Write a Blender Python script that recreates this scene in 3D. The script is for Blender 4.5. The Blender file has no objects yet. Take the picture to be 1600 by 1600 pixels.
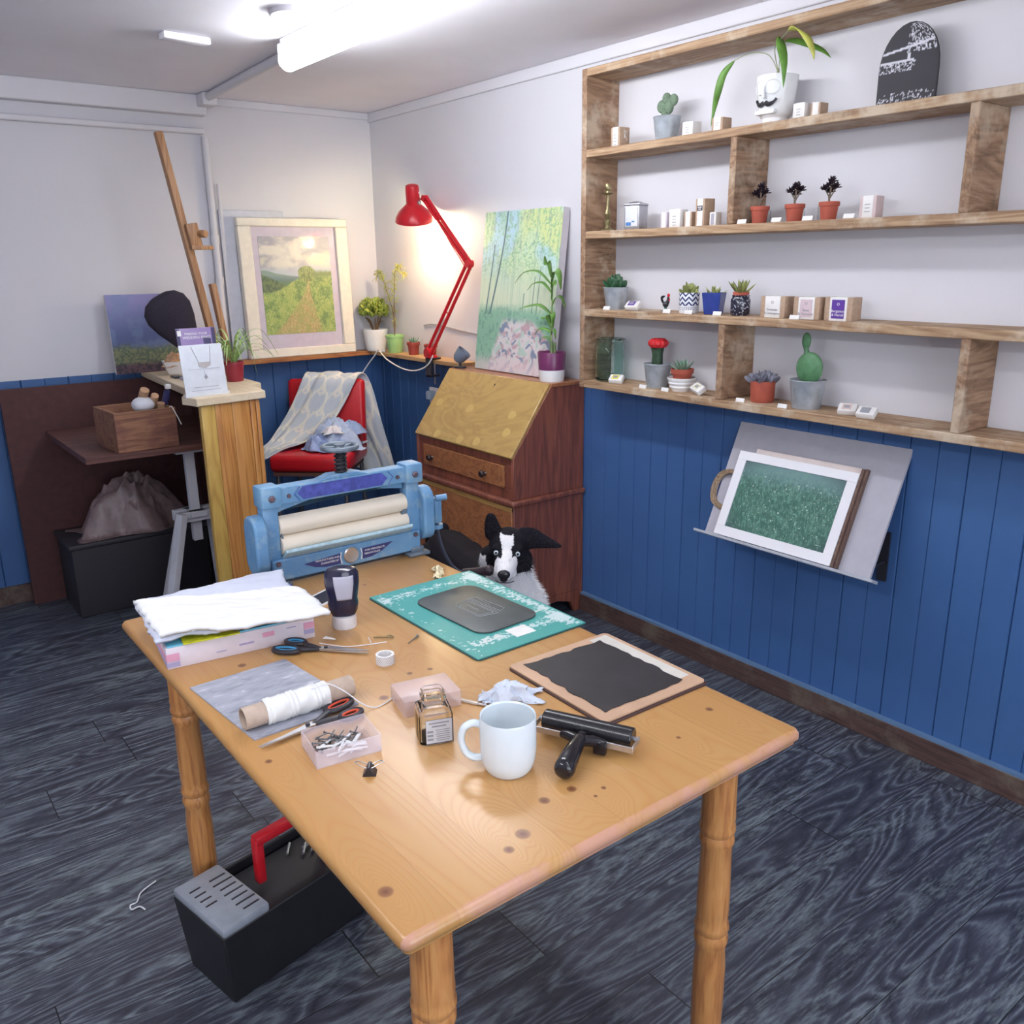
import bpy, bmesh, math, random
import numpy as np
from mathutils import Vector, Matrix, Euler
R = math.radians
rnd = random.Random(7)
SC = bpy.context.scene
COL = SC.collection

# ---------------------------------------------------------------- camera, world, lights, exposure
def setup_camera():
    H, f, p, r, y = 1.52, 1367.4, 0.27905, -0.012358, 0.65311
    fw = Vector((math.sin(y) * math.cos(p), math.cos(y) * math.cos(p), -math.sin(p)))
    rt = Vector((math.cos(y), -math.sin(y), 0.0)); up = rt.cross(fw)
    rt2 = rt * math.cos(r) + up * math.sin(r); up2 = up * math.cos(r) - rt * math.sin(r)
    cd = bpy.data.cameras.new('camera'); cd.sensor_width = 36.0; cd.lens = 36.0 * f / 1600.0
    cd.clip_start = 0.02; cd.clip_end = 60
    co = bpy.data.objects.new('camera', cd); COL.objects.link(co)
    M = Matrix((rt2, up2, -fw)).transposed().to_4x4(); M.translation = Vector((0, 0, H))
    co.matrix_world = M; SC.camera = co
setup_camera()
SC.view_settings.view_transform = 'Standard'; SC.view_settings.look = 'None'
SC.view_settings.gamma = 1.0; SC.view_settings.use_curve_mapping = False
SC.view_settings.exposure = 0.45
SC.render.film_transparent = False
W = bpy.data.worlds.new('world'); SC.world = W; W.use_nodes = True
W.node_tree.nodes['Background'].inputs[0].default_value = (0.80, 0.86, 1.0, 1)
W.node_tree.nodes['Background'].inputs[1].default_value = 0.6

def area(name, loc, rot, sx, sy, power, col):
    l = bpy.data.lights.new(name, 'AREA'); l.shape = 'RECTANGLE'; l.size = sx; l.size_y = sy
    l.energy = power; l.color = col
    o = bpy.data.objects.new(name, l); COL.objects.link(o); o.location = loc; o.rotation_euler = rot
    o.visible_camera = True
    return o
# the room is lit by the three glowing batten diffusers (built below with their housings); this is an added soft fill at the invented window opening behind
area('fill_light', (0.5, -1.93, 1.35), (R(90), 0, 0), 2.4, 1.5, 40, (0.86, 0.91, 1.0))
TUBE1, TUBE2, TUBE3 = 25.0, 11.0, 25.0   # brightness of the battens: over the table, near the camera, at the left

# ---------------------------------------------------------------- helpers
def lin(c):
    c = c / 255.0
    return c / 12.92 if c <= 0.04045 else ((c + 0.055) / 1.055) ** 2.4
def C(r, g, b): return (lin(r), lin(g), lin(b), 1.0)

class MB:
    def __init__(s): s.bm = bmesh.new()
    def _new(s, v0, M):
        s.bm.verts.ensure_lookup_table()
        vs = s.bm.verts[v0:]
        if M is not None: bmesh.ops.transform(s.bm, matrix=M, verts=vs)
        return vs
    def box(s, c, d, M=None, bev=0.0, seg=2):
        tmp = bmesh.new(); bmesh.ops.create_cube(tmp, size=1.0)
        bmesh.ops.transform(tmp, matrix=Matrix.Diagonal((d[0], d[1], d[2], 1)), verts=tmp.verts)
        if bev > 0: bmesh.ops.bevel(tmp, geom=list(tmp.edges), offset=min(bev, min(d) * 0.49), segments=seg, profile=0.5, affect='EDGES')
        T = Matrix.Translation(c)
        s._merge(tmp, (M @ T) if M is not None else T); return s
    def _merge(s, tmp, M=None):
        if M is not None: bmesh.ops.transform(tmp, matrix=M, verts=tmp.verts)
        me = bpy.data.meshes.new('t'); tmp.to_mesh(me); s.bm.from_mesh(me); bpy.data.meshes.remove(me); tmp.free()
    def box2(s, a, b, M=None, bev=0.0, seg=2):
        c = [(a[i] + b[i]) / 2 for i in range(3)]; d = [abs(b[i] - a[i]) for i in range(3)]
        return s.box(c, d, M, bev, seg)
    def lathe(s, prof, c=(0, 0, 0), seg=32, M=None, sq=(1, 1), wob=None):
        tmp = bmesh.new(); rings = []
        for r_, z in prof:
            if r_ < 1e-6: rings.append([tmp.verts.new((0, 0, z))])
            else:
                rings.append([tmp.verts.new((r_ * math.cos(2 * math.pi * k / seg) * sq[0] * (1 if not wob else wob(k / seg, z)),
                                             r_ * math.sin(2 * math.pi * k / seg) * sq[1] * (1 if not wob else wob(k / seg, z)), z)) for k in range(seg)])
        for a, b in zip(rings, rings[1:]):
            for k in range(seg):
                k2 = (k + 1) % seg
                try:
                    if len(a) == 1 and len(b) == 1: pass
                    elif len(a) == 1: tmp.faces.new((a[0], b[k2], b[k]))
                    elif len(b) == 1: tmp.faces.new((a[k], a[k2], b[0]))
                    else: tmp.faces.new((a[k], a[k2], b[k2], b[k]))
                except ValueError: pass
        T = Matrix.Translation(c); s._merge(tmp, (M @ T) if M is not None else T); return s
    def tube(s, pts, r, seg=10, M=None, closed=False, flat=1.0):
        pts = [Vector(p) for p in pts]; n = len(pts)
        rs = r if isinstance(r, (list, tuple)) else [r] * n
        tmp = bmesh.new(); rings = []; ref = None
        for i, p in enumerate(pts):
            if closed: t = pts[(i + 1) % n] - pts[i - 1]
            else: t = (pts[min(i + 1, n - 1)] - pts[max(i - 1, 0)])
            t.normalize()
            if ref is None:
                ref = Vector((0, 0, 1)) if abs(t.z) < 0.9 else Vector((1, 0, 0))
            ref = (ref - t * ref.dot(t))
            if ref.length < 1e-5: ref = t.orthogonal()
            ref.normalize(); bn = t.cross(ref)
            rings.append([tmp.verts.new(p + ref * (rs[i] * flat * math.cos(2 * math.pi * k / seg)) + bn * (rs[i] * math.sin(2 * math.pi * k / seg))) for k in range(seg)])
        m = n if closed else n - 1
        for i in range(m):
            a, b = rings[i], rings[(i + 1) % n]
            for k in range(seg): tmp.faces.new((a[k], a[(k + 1) % seg], b[(k + 1) % seg], b[k]))
        if not closed:
            tmp.faces.new(list(reversed(rings[0]))); tmp.faces.new(rings[-1])
        s._merge(tmp, M); return s
    def prism(s, poly, z0, z1, M=None, bev=0.0):
        tmp = bmesh.new(); a = [tmp.verts.new((x, y, z0)) for x, y in poly]; b = [tmp.verts.new((x, y, z1)) for x, y in poly]
        n = len(poly); tmp.faces.new(list(reversed(a))); tmp.faces.new(b)
        for k in range(n): tmp.faces.new((a[k], a[(k + 1) % n], b[(k + 1) % n], b[k]))
        bmesh.ops.recalc_face_normals(tmp, faces=tmp.faces)
        if bev > 0: bmesh.ops.bevel(tmp, geom=list(tmp.edges), offset=bev, segments=2, profile=0.5, affect='EDGES')
        s._merge(tmp, M); return s
    def ball(s, c, r, M=None, seg=16, rings=10):
        tmp = bmesh.new(); bmesh.ops.create_uvsphere(tmp, u_segments=seg, v_segments=rings, radius=1.0)
        rr = r if isinstance(r, (list, tuple)) else (r, r, r)
        T = Matrix.Translation(c) @ Matrix.Diagonal((rr[0], rr[1], rr[2], 1))
        s._merge(tmp, (M @ T) if M is not None else T); return s
    def leaf(s, pts, w, side=(1, 0, 0), fold=0.25, prof=None):
        """a leaf blade along pts, widest w, folded along its midrib"""
        pts = [Vector(p) for p in pts]; n = len(pts); rows = []
        for i, p in enumerate(pts):
            t = (pts[min(i + 1, n - 1)] - pts[max(i - 1, 0)]).normalized()
            sd = Vector(side); sd = (sd - t * sd.dot(t))
            if sd.length < 1e-4: sd = t.orthogonal()
            sd.normalize(); nn = t.cross(sd); u = i / (n - 1)
            ww = w * 0.5 * (prof(u) if prof else math.sin(math.pi * min(1, 0.08 + u * 0.92)) ** 0.7)
            rows.append([s.bm.verts.new(p + sd * ww + nn * ww * fold), s.bm.verts.new(p), s.bm.verts.new(p - sd * ww + nn * ww * fold)])
        for a, b in zip(rows, rows[1:]):
            s.bm.faces.new((a[0], a[1], b[1], b[0])); s.bm.faces.new((a[1], a[2], b[2], b[1]))
        return s
    def grid(s, nx, ny, fn):
        vs = [[s.bm.verts.new(fn(i / nx, j / ny)) for i in range(nx + 1)] for j in range(ny + 1)]
        for j in range(ny):
            for i in range(nx): s.bm.faces.new((vs[j][i], vs[j][i + 1], vs[j + 1][i + 1], vs[j + 1][i]))
        return s
    def build(s, name, mat, parent=None, ang=38, bevel=0.0, subsurf=0, solid=0.0, soff=0.0, M=None):
        if M is not None: bmesh.ops.transform(s.bm, matrix=M, verts=s.bm.verts)
        me = bpy.data.meshes.new(name); s.bm.to_mesh(me); s.bm.free()
        me.materials.append(mat)
        if ang: me.shade_smooth(); me.set_sharp_from_angle(angle=R(ang))
        o = bpy.data.objects.new(name, me); COL.objects.link(o)
        if parent is not None: o.parent = parent
        if solid:
            m = o.modifiers.new('solid', 'SOLIDIFY'); m.thickness = solid; m.offset = soff
        if bevel:
            m = o.modifiers.new('bevel', 'BEVEL'); m.width = bevel; m.segments = 2; m.limit_method = 'ANGLE'; m.angle_limit = R(50)
        if subsurf:
            m = o.modifiers.new('sub', 'SUBSURF'); m.levels = subsurf; m.render_levels = subsurf
        return o

def tag(o, label=None, cat=None, group=None, kind=None):
    if label: o['label'] = label
    if cat: o['category'] = cat
    if group: o['group'] = group
    if kind: o['kind'] = kind
    return o
def thing(name, label, cat, loc=(0, 0, 0), rz=0.0, group=None, kind=None):
    o = bpy.data.objects.new(name, None); o.empty_display_size = 0.02; COL.objects.link(o)
    o.location = loc; o.rotation_euler = (0, 0, R(rz)); tag(o, label, cat, group, kind); return o
def struct(o): o['kind'] = 'structure'; return o
def dup(root, loc=None, rz=None, label=None, group=None, scale=None):
    r = root.copy(); COL.objects.link(r)
    if loc is not None: r.location = loc
    if rz is not None: r.rotation_euler = (0, 0, R(rz))
    if scale is not None: r.scale = (scale, scale, scale)
    if label: r['label'] = label
    if group: r['group'] = group
    for ch in list(root.children):
        c = ch.copy(); COL.objects.link(c); c.parent = r
        for g in list(ch.children):
            d = g.copy(); COL.objects.link(d); d.parent = c
    return r
def RZ(d): return Matrix.Rotation(R(d), 4, 'Z')
def RX(d): return Matrix.Rotation(R(d), 4, 'X')
def RY(d): return Matrix.Rotation(R(d), 4, 'Y')
def TR(x, y, z): return Matrix.Translation((x, y, z))
def rrect(w, h, r, seg=6):
    out = []
    for cx, cy, a0 in ((w / 2 - r, h / 2 - r, 0), (-w / 2 + r, h / 2 - r, 90), (-w / 2 + r, -h / 2 + r, 180), (w / 2 - r, -h / 2 + r, 270)):
        for k in range(seg + 1):
            a = R(a0 + 90 * k / seg); out.append((cx + r * math.cos(a), cy + r * math.sin(a)))
    return out
def spline(pts, n=8):
    """Catmull-Rom through pts"""
    P = [Vector(p) for p in pts]; out = []
    for i in range(len(P) - 1):
        p0, p1, p2, p3 = P[max(i - 1, 0)], P[i], P[i + 1], P[min(i + 2, len(P) - 1)]
        for k in range(n):
            t = k / n
            out.append(0.5 * ((2 * p1) + (p2 - p0) * t + (2 * p0 - 5 * p1 + 4 * p2 - p3) * t * t + (3 * p1 - p0 - 3 * p2 + p3) * t ** 3))
    out.append(P[-1]); return out

# ---------------------------------------------------------------- materials
class NT:
    def __init__(s, name):
        s.m = bpy.data.materials.new(name); s.m.use_nodes = True; s.nt = s.m.node_tree
        s.b = s.nt.nodes['Principled BSDF']
    def n(s, t, **kw):
        x = s.nt.nodes.new(t)
        for k, v in kw.items(): setattr(x, k, v)
        return x
    def set(s, sock, v):
        if isinstance(v, bpy.types.NodeSocket): s.nt.links.new(v, sock)
        else: sock.default_value = v
    def ma(s, op, a, b=0.0, c=None, clamp=False):
        x = s.n('ShaderNodeMath', operation=op); x.use_clamp = clamp
        s.set(x.inputs[0], a); s.set(x.inputs[1], b)
        if c is not None: s.set(x.inputs[2], c)
        return x.outputs[0]
    def vm(s, op, a, b):
        x = s.n('ShaderNodeVectorMath', operation=op); s.set(x.inputs[0], a); s.set(x.inputs[1], b)
        return x.outputs['Value'] if op in ('LENGTH', 'DISTANCE', 'DOT_PRODUCT') else x.outputs[0]
    def co(s, kind='Object'): return s.n('ShaderNodeTexCoord').outputs[kind]
    def xyz(s, v): x = s.n('ShaderNodeSeparateXYZ'); s.set(x.inputs[0], v); return x.outputs
    def cxyz(s, a, b, c): x = s.n('ShaderNodeCombineXYZ'); s.set(x.inputs[0], a); s.set(x.inputs[1], b); s.set(x.inputs[2], c); return x.outputs[0]
    def noise(s, v, scale, detail=4, rough=0.55, dist=0.0, col=False):
        x = s.n('ShaderNodeTexNoise'); s.set(x.inputs['Vector'], v); x.inputs['Scale'].default_value = scale
        x.inputs['Detail'].default_value = detail; x.inputs['Roughness'].default_value = rough; x.inputs['Distortion'].default_value = dist
        return x.outputs['Color' if col else 'Fac']
    def ramp(s, f, stops, interp='LINEAR'):
        x = s.n('ShaderNodeValToRGB'); s.set(x.inputs[0], f); e = x.color_ramp.elements; x.color_ramp.interpolation = interp
        while len(e) < len(stops): e.new(0.5)
        for el, (p, c) in zip(e, stops): el.position = p; el.color = c if not isinstance(c, (int, float)) else (c, c, c, 1)
        return x.outputs[0]
    def mix(s, f, a, b, mode='MIX'):
        x = s.n('ShaderNodeMix', data_type='RGBA', blend_type=mode)
        s.set(x.inputs[0], f); s.set(x.inputs[6], a); s.set(x.inputs[7], b); return x.outputs[2]
    def bump(s, h, strength=0.2, dist=0.002):
        x = s.n('ShaderNodeBump'); x.inputs['Strength'].default_value = strength; x.inputs['Distance'].default_value = dist
        s.set(x.inputs['Height'], h); s.nt.links.new(x.outputs[0], s.b.inputs['Normal'])
    def out(s, col=None, rough=None, metal=None, **kw):
        if col is not None: s.set(s.b.inputs['Base Color'], col)
        if rough is not None: s.set(s.b.inputs['Roughness'], rough)
        if metal is not None: s.set(s.b.inputs['Metallic'], metal)
        for k, v in kw.items(): s.set(s.b.inputs[k], v)
        return s.m
_cache = {}
def plain(name, c, rough=0.5, metal=0.0, var=0.025, scale=30, bump=0.0, **kw):
    if name in _cache: return _cache[name]
    t = NT(name); v = t.noise(t.co(), scale, 5)
    lo = tuple(max(0, x * (1 - var * 2.2)) for x in c[:3]) + (1,); hi = tuple(min(1, x * (1 + var * 2.2)) for x in c[:3]) + (1,)
    m = t.out(t.ramp(v, [(0.3, lo), (0.7, hi)]), rough, metal, **kw)
    if bump: t.bump(v, bump)
    _cache[name] = m; return m
def wood(name, light, mid, dark, axis='Y', freq=1.0, rough=0.42, stain=None, stretch=0.07, fine=0.5, bump=0.05, coat=0.0):
    if name in _cache: return _cache[name]
    t = NT(name); v = t.co(); x = t.xyz(v); i = 'XYZ'.index(axis)
    comps = [t.ma('MULTIPLY', x[k], stretch if k == i else 1.0) for k in range(3)]
    sv = t.cxyz(*comps)
    n1 = t.noise(sv, 9 * freq, 4, 0.6, 0.6); n2 = t.noise(sv, 110 * freq, 3, 0.7)
    ring = t.ma('FRACT', t.ma('MULTIPLY', n1, 9.0)); ring = t.ma('ABSOLUTE', t.ma('SUBTRACT', ring, 0.5))
    f = t.ma('ADD', t.ma('MULTIPLY', ring, 0.7), t.ma('MULTIPLY', n2, fine))
    col = t.ramp(f, [(0.12, dark), (0.42, mid), (0.75, light)])
    if stain is not None:
        s_ = t.noise(v, 6, 4, 0.7); col = t.mix(t.ramp(s_, [(0.50, 0.0), (0.66, 0.75)]), col, stain)
    m = t.out(col, rough)
    if coat: t.b.inputs['Coat Weight'].default_value = coat; t.b.inputs['Coat Roughness'].default_value = 0.15
    t.bump(n2, bump); _cache[name] = m; return m
def glass(name, c, rough=0.02, alpha_mix=0.0):
    if name in _cache: return _cache[name]
    t = NT(name); v = t.noise(t.co(), 12, 2)
    m = t.out(t.ramp(v, [(0.3, c), (0.7, tuple(min(1, x * 1.05) for x in c[:3]) + (1,))]), rough)
    t.b.inputs['Transmission Weight'].default_value = 1.0; t.b.inputs['IOR'].default_value = 1.30
    _cache[name] = m; return m
def clearplastic(name, c, alpha=0.35, rough=0.15):
    if name in _cache: return _cache[name]
    t = NT(name); v = t.noise(t.co(), 14, 3)
    m = t.out(t.ramp(v, [(0.3, c), (0.7, tuple(min(1, x * 1.06) for x in c[:3]) + (1,))]), rough)
    t.b.inputs['Alpha'].default_value = alpha; _cache[name] = m; return m
def attr_mat(name, rough=0.55, coat=0.0, bump=0.0, var=0.0, spec=0.5):
    if name in _cache: return _cache[name]
    t = NT(name); a = t.n('ShaderNodeAttribute'); a.attribute_name = 'paint'
    col = a.outputs['Color']
    if var: col = t.mix(var, col, t.noise(t.co(), 160, 3, col=True), 'OVERLAY')
    m = t.out(col, rough); t.b.inputs['Specular IOR Level'].default_value = spec
    if coat: t.b.inputs['Coat Weight'].default_value = coat; t.b.inputs['Coat Roughness'].default_value = 0.03
    if bump: t.bump(t.noise(t.co(), 90, 4), bump)
    _cache[name] = m; return m

def vnoise(x, y, seed=0):
    """smooth value noise of numpy arrays"""
    xi = np.floor(x).astype(int); yi = np.floor(y).astype(int); fx = x - xi; fy = y - yi
    def h(a, b):
        n = (a * 374761393 + b * 668265263 + seed * 1442695041) & 0x7fffffff
        n = ((n ^ (n >> 13)) * 1274126177) & 0x7fffffff
        return ((n ^ (n >> 16)) & 0xffff) / 65535.0
    u = fx * fx * (3 - 2 * fx); w = fy * fy * (3 - 2 * fy)
    return (h(xi, yi) * (1 - u) + h(xi + 1, yi) * u) * (1 - w) + (h(xi, yi + 1) * (1 - u) + h(xi + 1, yi + 1) * u) * w
def fbm(x, y, seed=0, o=4):
    s = 0; a = 0.5; t = 0
    for k in range(o): s = s + a * vnoise(x * 2 ** k, y * 2 ** k, seed + k); t += a; a *= 0.55
    return s / t
def mixc(a, b, f):
    f = np.clip(f, 0, 1)[..., None]; return np.asarray(a) * (1 - f) + np.asarray(b) * f
def sstep(a, b, x):
    t = np.clip((x - a) / (b - a), 0, 1); return t * t * (3 - 2 * t)
def set_paint(me, rgb):
    at = me.color_attributes.new('paint', 'FLOAT_COLOR', 'POINT')
    c = np.clip(rgb, 0, 255) / 255.0; c = np.where(c <= 0.04045, c / 12.92, ((c + 0.055) / 1.055) ** 2.4)
    at.data.foreach_set('color', np.concatenate([c, np.ones((len(c), 1))], 1).astype('f').ravel())
def painting(name, w, h, nx, ny, fn, parent, M, mat):
    """a thin panel whose picture is fn(u, v) -> rgb 0..255; local x = width, y = height, facing +z"""
    b = MB(); b.grid(nx, ny, lambda u, v: ((u - 0.5) * w, (v - 0.5) * h, 0))
    o = b.build(name, mat, parent, ang=0, solid=0.0015, soff=-1, M=M)
    u, v = np.meshgrid(np.arange(nx + 1) / nx, np.arange(ny + 1) / ny)
    set_paint(o.data, fn(u.ravel(), v.ravel())); return o
def text(s, size, mat, parent, M, name='lettering', ext=0.0003, align='CENTER', w=None):
    cu = bpy.data.curves.new(name, 'FONT'); cu.body = s; cu.size = size; cu.extrude = ext; cu.align_x = align; cu.align_y = 'CENTER'
    cu.resolution_u = 2
    to = bpy.data.objects.new(name, cu); COL.objects.link(to)
    dg = bpy.context.evaluated_depsgraph_get(); me = bpy.data.meshes.new_from_object(to.evaluated_get(dg))
    bpy.data.objects.remove(to); bpy.data.curves.remove(cu)
    if w:
        xs = [v.co.x for v in me.vertices]; k = w / max(1e-6, max(xs) - min(xs)); me.transform(Matrix.Diagonal((k, 1, 1, 1)))
    me.transform(M); me.materials.clear(); me.materials.append(mat)
    o = bpy.data.objects.new(name, me); COL.objects.link(o); o.parent = parent; return o
# placing a flat panel: local (x,y,z) -> world so that the panel faces -X (on the right wall) or -Y (on the back wall)
FACE_X = Matrix(((0, 0, -1, 0), (-1, 0, 0, 0), (0, 1, 0, 0), (0, 0, 0, 1)))   # right wall: panel x -> -y, y -> z, z -> -x
FACE_Y = Matrix(((1, 0, 0, 0), (0, 0, -1, 0), (0, 1, 0, 0), (0, 0, 0, 1)))    # back wall: panel x -> x, y -> z, z -> -y

# common materials
M_white = plain('white_paint', C(236, 235, 240), 0.6, var=0.01, scale=3)
M_ceil = plain('ceiling_paint', C(240, 237, 244), 0.75, var=0.012, scale=3)
M_zinc = plain('galvanised_zinc', C(172, 180, 188), 0.42, 0.35, var=0.10, scale=26)
M_terra = plain('terracotta', C(172, 84, 66), 0.75, var=0.05)
M_soil = plain('potting_soil', C(60, 46, 38), 0.95, var=0.3, scale=120, bump=0.5)
M_black = plain('black_plastic', C(44, 43, 50), 0.3, var=0.05)
M_steel = plain('steel', C(196, 196, 200), 0.28, 0.9, var=0.04)
M_card = plain('white_card', C(232, 230, 228), 0.6, var=0.02)
M_kraft = plain('kraft_card', C(176, 150, 128), 0.75, var=0.05, scale=80)
M_ink = plain('dark_print', C(70, 68, 80), 0.6)
M_gink = plain('grey_print', C(150, 150, 158), 0.6)
M_red = plain('red_enamel', C(196, 30, 42), 0.28, var=0.03)
M_white_gloss = plain('white_glaze', C(236, 237, 238), 0.16, var=0.01)
M_pine = wood('pale_pine', C(226, 210, 186), C(220, 202, 174), C(206, 184, 150), 'Y', 0.6, 0.5)
M_green = plain('leaf_green', C(96, 140, 60), 0.45, var=0.18, scale=18)
M_dgreen = plain('dark_leaf_green', C(52, 92, 62), 0.5, var=0.15, scale=24)
M_sgreen = plain('grey_green', C(120, 152, 130), 0.55, var=0.14, scale=26)
# ================================================================ the room
WX, YB, CZ = 2.51, 4.5, 2.29
def floor_mat():
    t = NT('floor_planks'); p = t.co(); x = t.xyz(p)
    row = t.ma('FLOOR', t.ma('DIVIDE', x[1], 0.18)); fy = t.ma('FRACT', t.ma('DIVIDE', x[1], 0.18))
    wn = t.n('ShaderNodeTexWhiteNoise', noise_dimensions='1D'); t.set(wn.inputs['W'], row); r1 = wn.outputs['Value']
    xs = t.ma('ADD', t.ma('DIVIDE', x[0], 1.22), t.ma('MULTIPLY', r1, 3.7)); pid = t.ma('FLOOR', xs); fx = t.ma('FRACT', xs)
    wn2 = t.n('ShaderNodeTexWhiteNoise', noise_dimensions='2D'); t.set(wn2.inputs['Vector'], t.cxyz(row, pid, 0)); r2 = wn2.outputs['Value']
    c = t.cxyz(t.ma('ADD', t.ma('MULTIPLY', x[0], 0.15), t.ma('MULTIPLY', r2, 9)), x[1], t.ma('MULTIPLY', r2, 5))
    n1 = t.noise(c, 7, 2, 0.45, 0.9); ring = t.ma('FRACT', t.ma('MULTIPLY', n1, 15)); ring = t.ma('ABSOLUTE', t.ma('SUBTRACT', ring, 0.5))
    n2 = t.noise(c, 150, 3, 0.7); n3 = t.noise(c, 14, 4, 0.6, 0.3)
    f = t.ma('ADD', t.ma('MULTIPLY', ring, 0.62), t.ma('MULTIPLY', n2, 0.50))
    col = t.ramp(f, [(0.20, C(40, 41, 52)), (0.42, C(68, 71, 84)), (0.66, C(120, 130, 138))])
    col = t.mix(t.ramp(t.ma('MULTIPLY', n3, t.ma('ADD', n2, 0.25)), [(0.40, 0.0), (0.58, 0.5)]), col, C(142, 156, 158))
    col = t.mix(t.ma('MULTIPLY', r2, 0.30), col, C(56, 58, 70))
    gap = t.ma('MAXIMUM', t.ma('LESS_THAN', fy, 0.012), t.ma('LESS_THAN', fx, 0.0025))
    col = t.mix(gap, col, C(20, 20, 25)); t.bump(t.ma('SUBTRACT', n2, gap), 0.12)
    return t.out(col, t.ramp(n2, [(0.2, 0.42), (0.8, 0.58)]))
def blue_mat():
    t = NT('blue_panel_paint'); v = t.co(); n = t.noise(v, 2.2, 4, 0.6)
    t.bump(t.noise(v, 160, 3), 0.06)
    return t.out(t.ramp(n, [(0.3, C(58, 95, 148)), (0.7, C(66, 104, 156))]), 0.5)
def wall_mat():
    t = NT('wall_paint'); v = t.co(); n = t.noise(v, 1.5, 4, 0.6); t.bump(t.noise(v, 35, 5), 0.10, 0.004)
    return t.out(t.ramp(n, [(0.3, C(212, 211, 217)), (0.7, C(217, 216, 222))]), 0.7)
M_floor, M_blue, M_wall = floor_mat(), blue_mat(), wall_mat()
M_trim = plain('trim_paint', C(218, 217, 223), 0.6, var=0.008, scale=3)
struct(MB().box2((-1.7, -2.1, -0.06), (WX + 0.1, YB + 0.1, 0.0)).build('floor', M_floor))
struct(MB().box2((-1.7, -2.1, CZ), (WX + 0.1, YB + 0.1, CZ + 0.06)).build('ceiling', M_ceil))
wr = struct(MB().box2((WX, -2.1, 0), (WX + 0.1, YB + 0.1, CZ)).build('wall_right', M_wall))
wb = struct(MB().box2((-1.7, YB, 0), (WX, YB + 0.1, CZ)).build('wall_back', M_wall))
struct(MB().box2((-1.7, -2.1, 0), (-1.6, YB, CZ)).build('wall_left', M_wall))
fw_ = MB(); fw_.box2((-1.6, -2.1, 0), (WX, -2.0, 0.6)); fw_.box2((-1.6, -2.1, 2.1), (WX, -2.0, CZ))
fw_.box2((-1.6, -2.1, 0.6), (-0.75, -2.0, 2.1)); fw_.box2((1.75, -2.1, 0.6), (WX, -2.0, 2.1)); struct(fw_.build('wall_front', M_wall))
wf = MB()
for x0, x1, z0, z1 in ((-0.75, -0.69, 0.6, 2.1), (1.69, 1.75, 0.6, 2.1), (-0.69, 1.69, 0.6, 0.66), (-0.69, 1.69, 2.04, 2.1), (0.48, 0.53, 0.66, 2.04)):
    wf.box2((x0, -2.09, z0), (x1, -2.03, z1))
struct(wf.build('added_window_1', M_white, bevel=0.004))  # unseen window, added with its wall opening to bring in soft fill
def panelling(length, top, first, pitch, dirn):
    """tongue and groove boards as one grooved sheet: profile (s along wall, d out of the wall)"""
    pr = [(0, 0.0)]; g = first; k = 0
    pr = [(0.0, -0.010)]
    while g < length - 0.004:
        w, d = (0.0035, 0.007) if k % 2 == 0 else (0.0022, 0.0045)
        pr += [(g - w, -0.010), (g, -0.010 + d), (g + w, -0.010)]; g += pitch; k += 1
    pr.append((length, -0.010)); return pr
b = MB(); pr = panelling(6.5, 1.03, 0.03, 0.0875, 1)
vs = [[b.bm.verts.new((WX + d, 4.4895 - s_, z)) for s_, d in pr] for z in (0.0, 1.03)]
for i in range(len(pr) - 1): b.bm.faces.new((vs[0][i], vs[0][i + 1], vs[1][i + 1], vs[1][i]))
for i in range(len(pr) - 1): b.bm.faces.new((vs[1][i], vs[1][i + 1], b.bm.verts.new((WX, 4.4895 - pr[i + 1][0], 1.03)), b.bm.verts.new((WX, 4.4895 - pr[i][0], 1.03))))
o = b.build('panelling', M_blue, wr, ang=20); tag(o, 'blue tongue and groove boards')
b = MB(); pr = panelling(4.1, 1.03, 0.06, 0.0993, 1)
vs = [[b.bm.verts.new((WX - 0.01 - s_, YB + d, z)) for s_, d in pr] for z in (0.0, 1.03)]
for i in range(len(pr) - 1): b.bm.faces.new((vs[0][i + 1], vs[0][i], vs[1][i], vs[1][i + 1]))
o = b.build('panelling', M_blue, wb, ang=20); tag(o, 'blue tongue and groove boards')
M_skirt = wood('skirting_wood', C(96, 72, 66), C(82, 60, 56), C(56, 42, 42), 'Y', 1.2, 0.6, stain=C(112, 102, 88))
sk = struct(MB().box2((WX - 0.032, -2.0, 0.0), (WX - 0.010, 2.745, 0.078)).build('baseboard_right', M_skirt, bevel=0.002))
MB().box2((WX - 0.030, -2.0, 0.078), (WX - 0.010, 2.745, 0.086)).build('painted_edge', plain('pale_blue_paint', C(96, 126, 160), 0.5), sk)
struct(MB().box2((-1.6, YB - 0.03, 0), (WX - 0.04, YB - 0.010, 0.085)).build('baseboard_back', M_skirt))
struct(MB().box2((WX - 0.012, -2.0, 2.243), (WX, YB, CZ)).build('trim_1', M_trim, bevel=0.004))
struct(MB().box2((1.62, YB - 0.012, 2.255), (WX - 0.012, YB, CZ)).build('trim_2', M_trim, bevel=0.004))
b = MB(); b.box2((-1.6, YB - 0.06, 2.20), (1.61, YB, CZ)); b.box2((-1.6, YB - 0.035, 2.12), (1.60, YB, 2.145)); struct(b.build('trim_3', M_trim, bevel=0.006))
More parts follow.
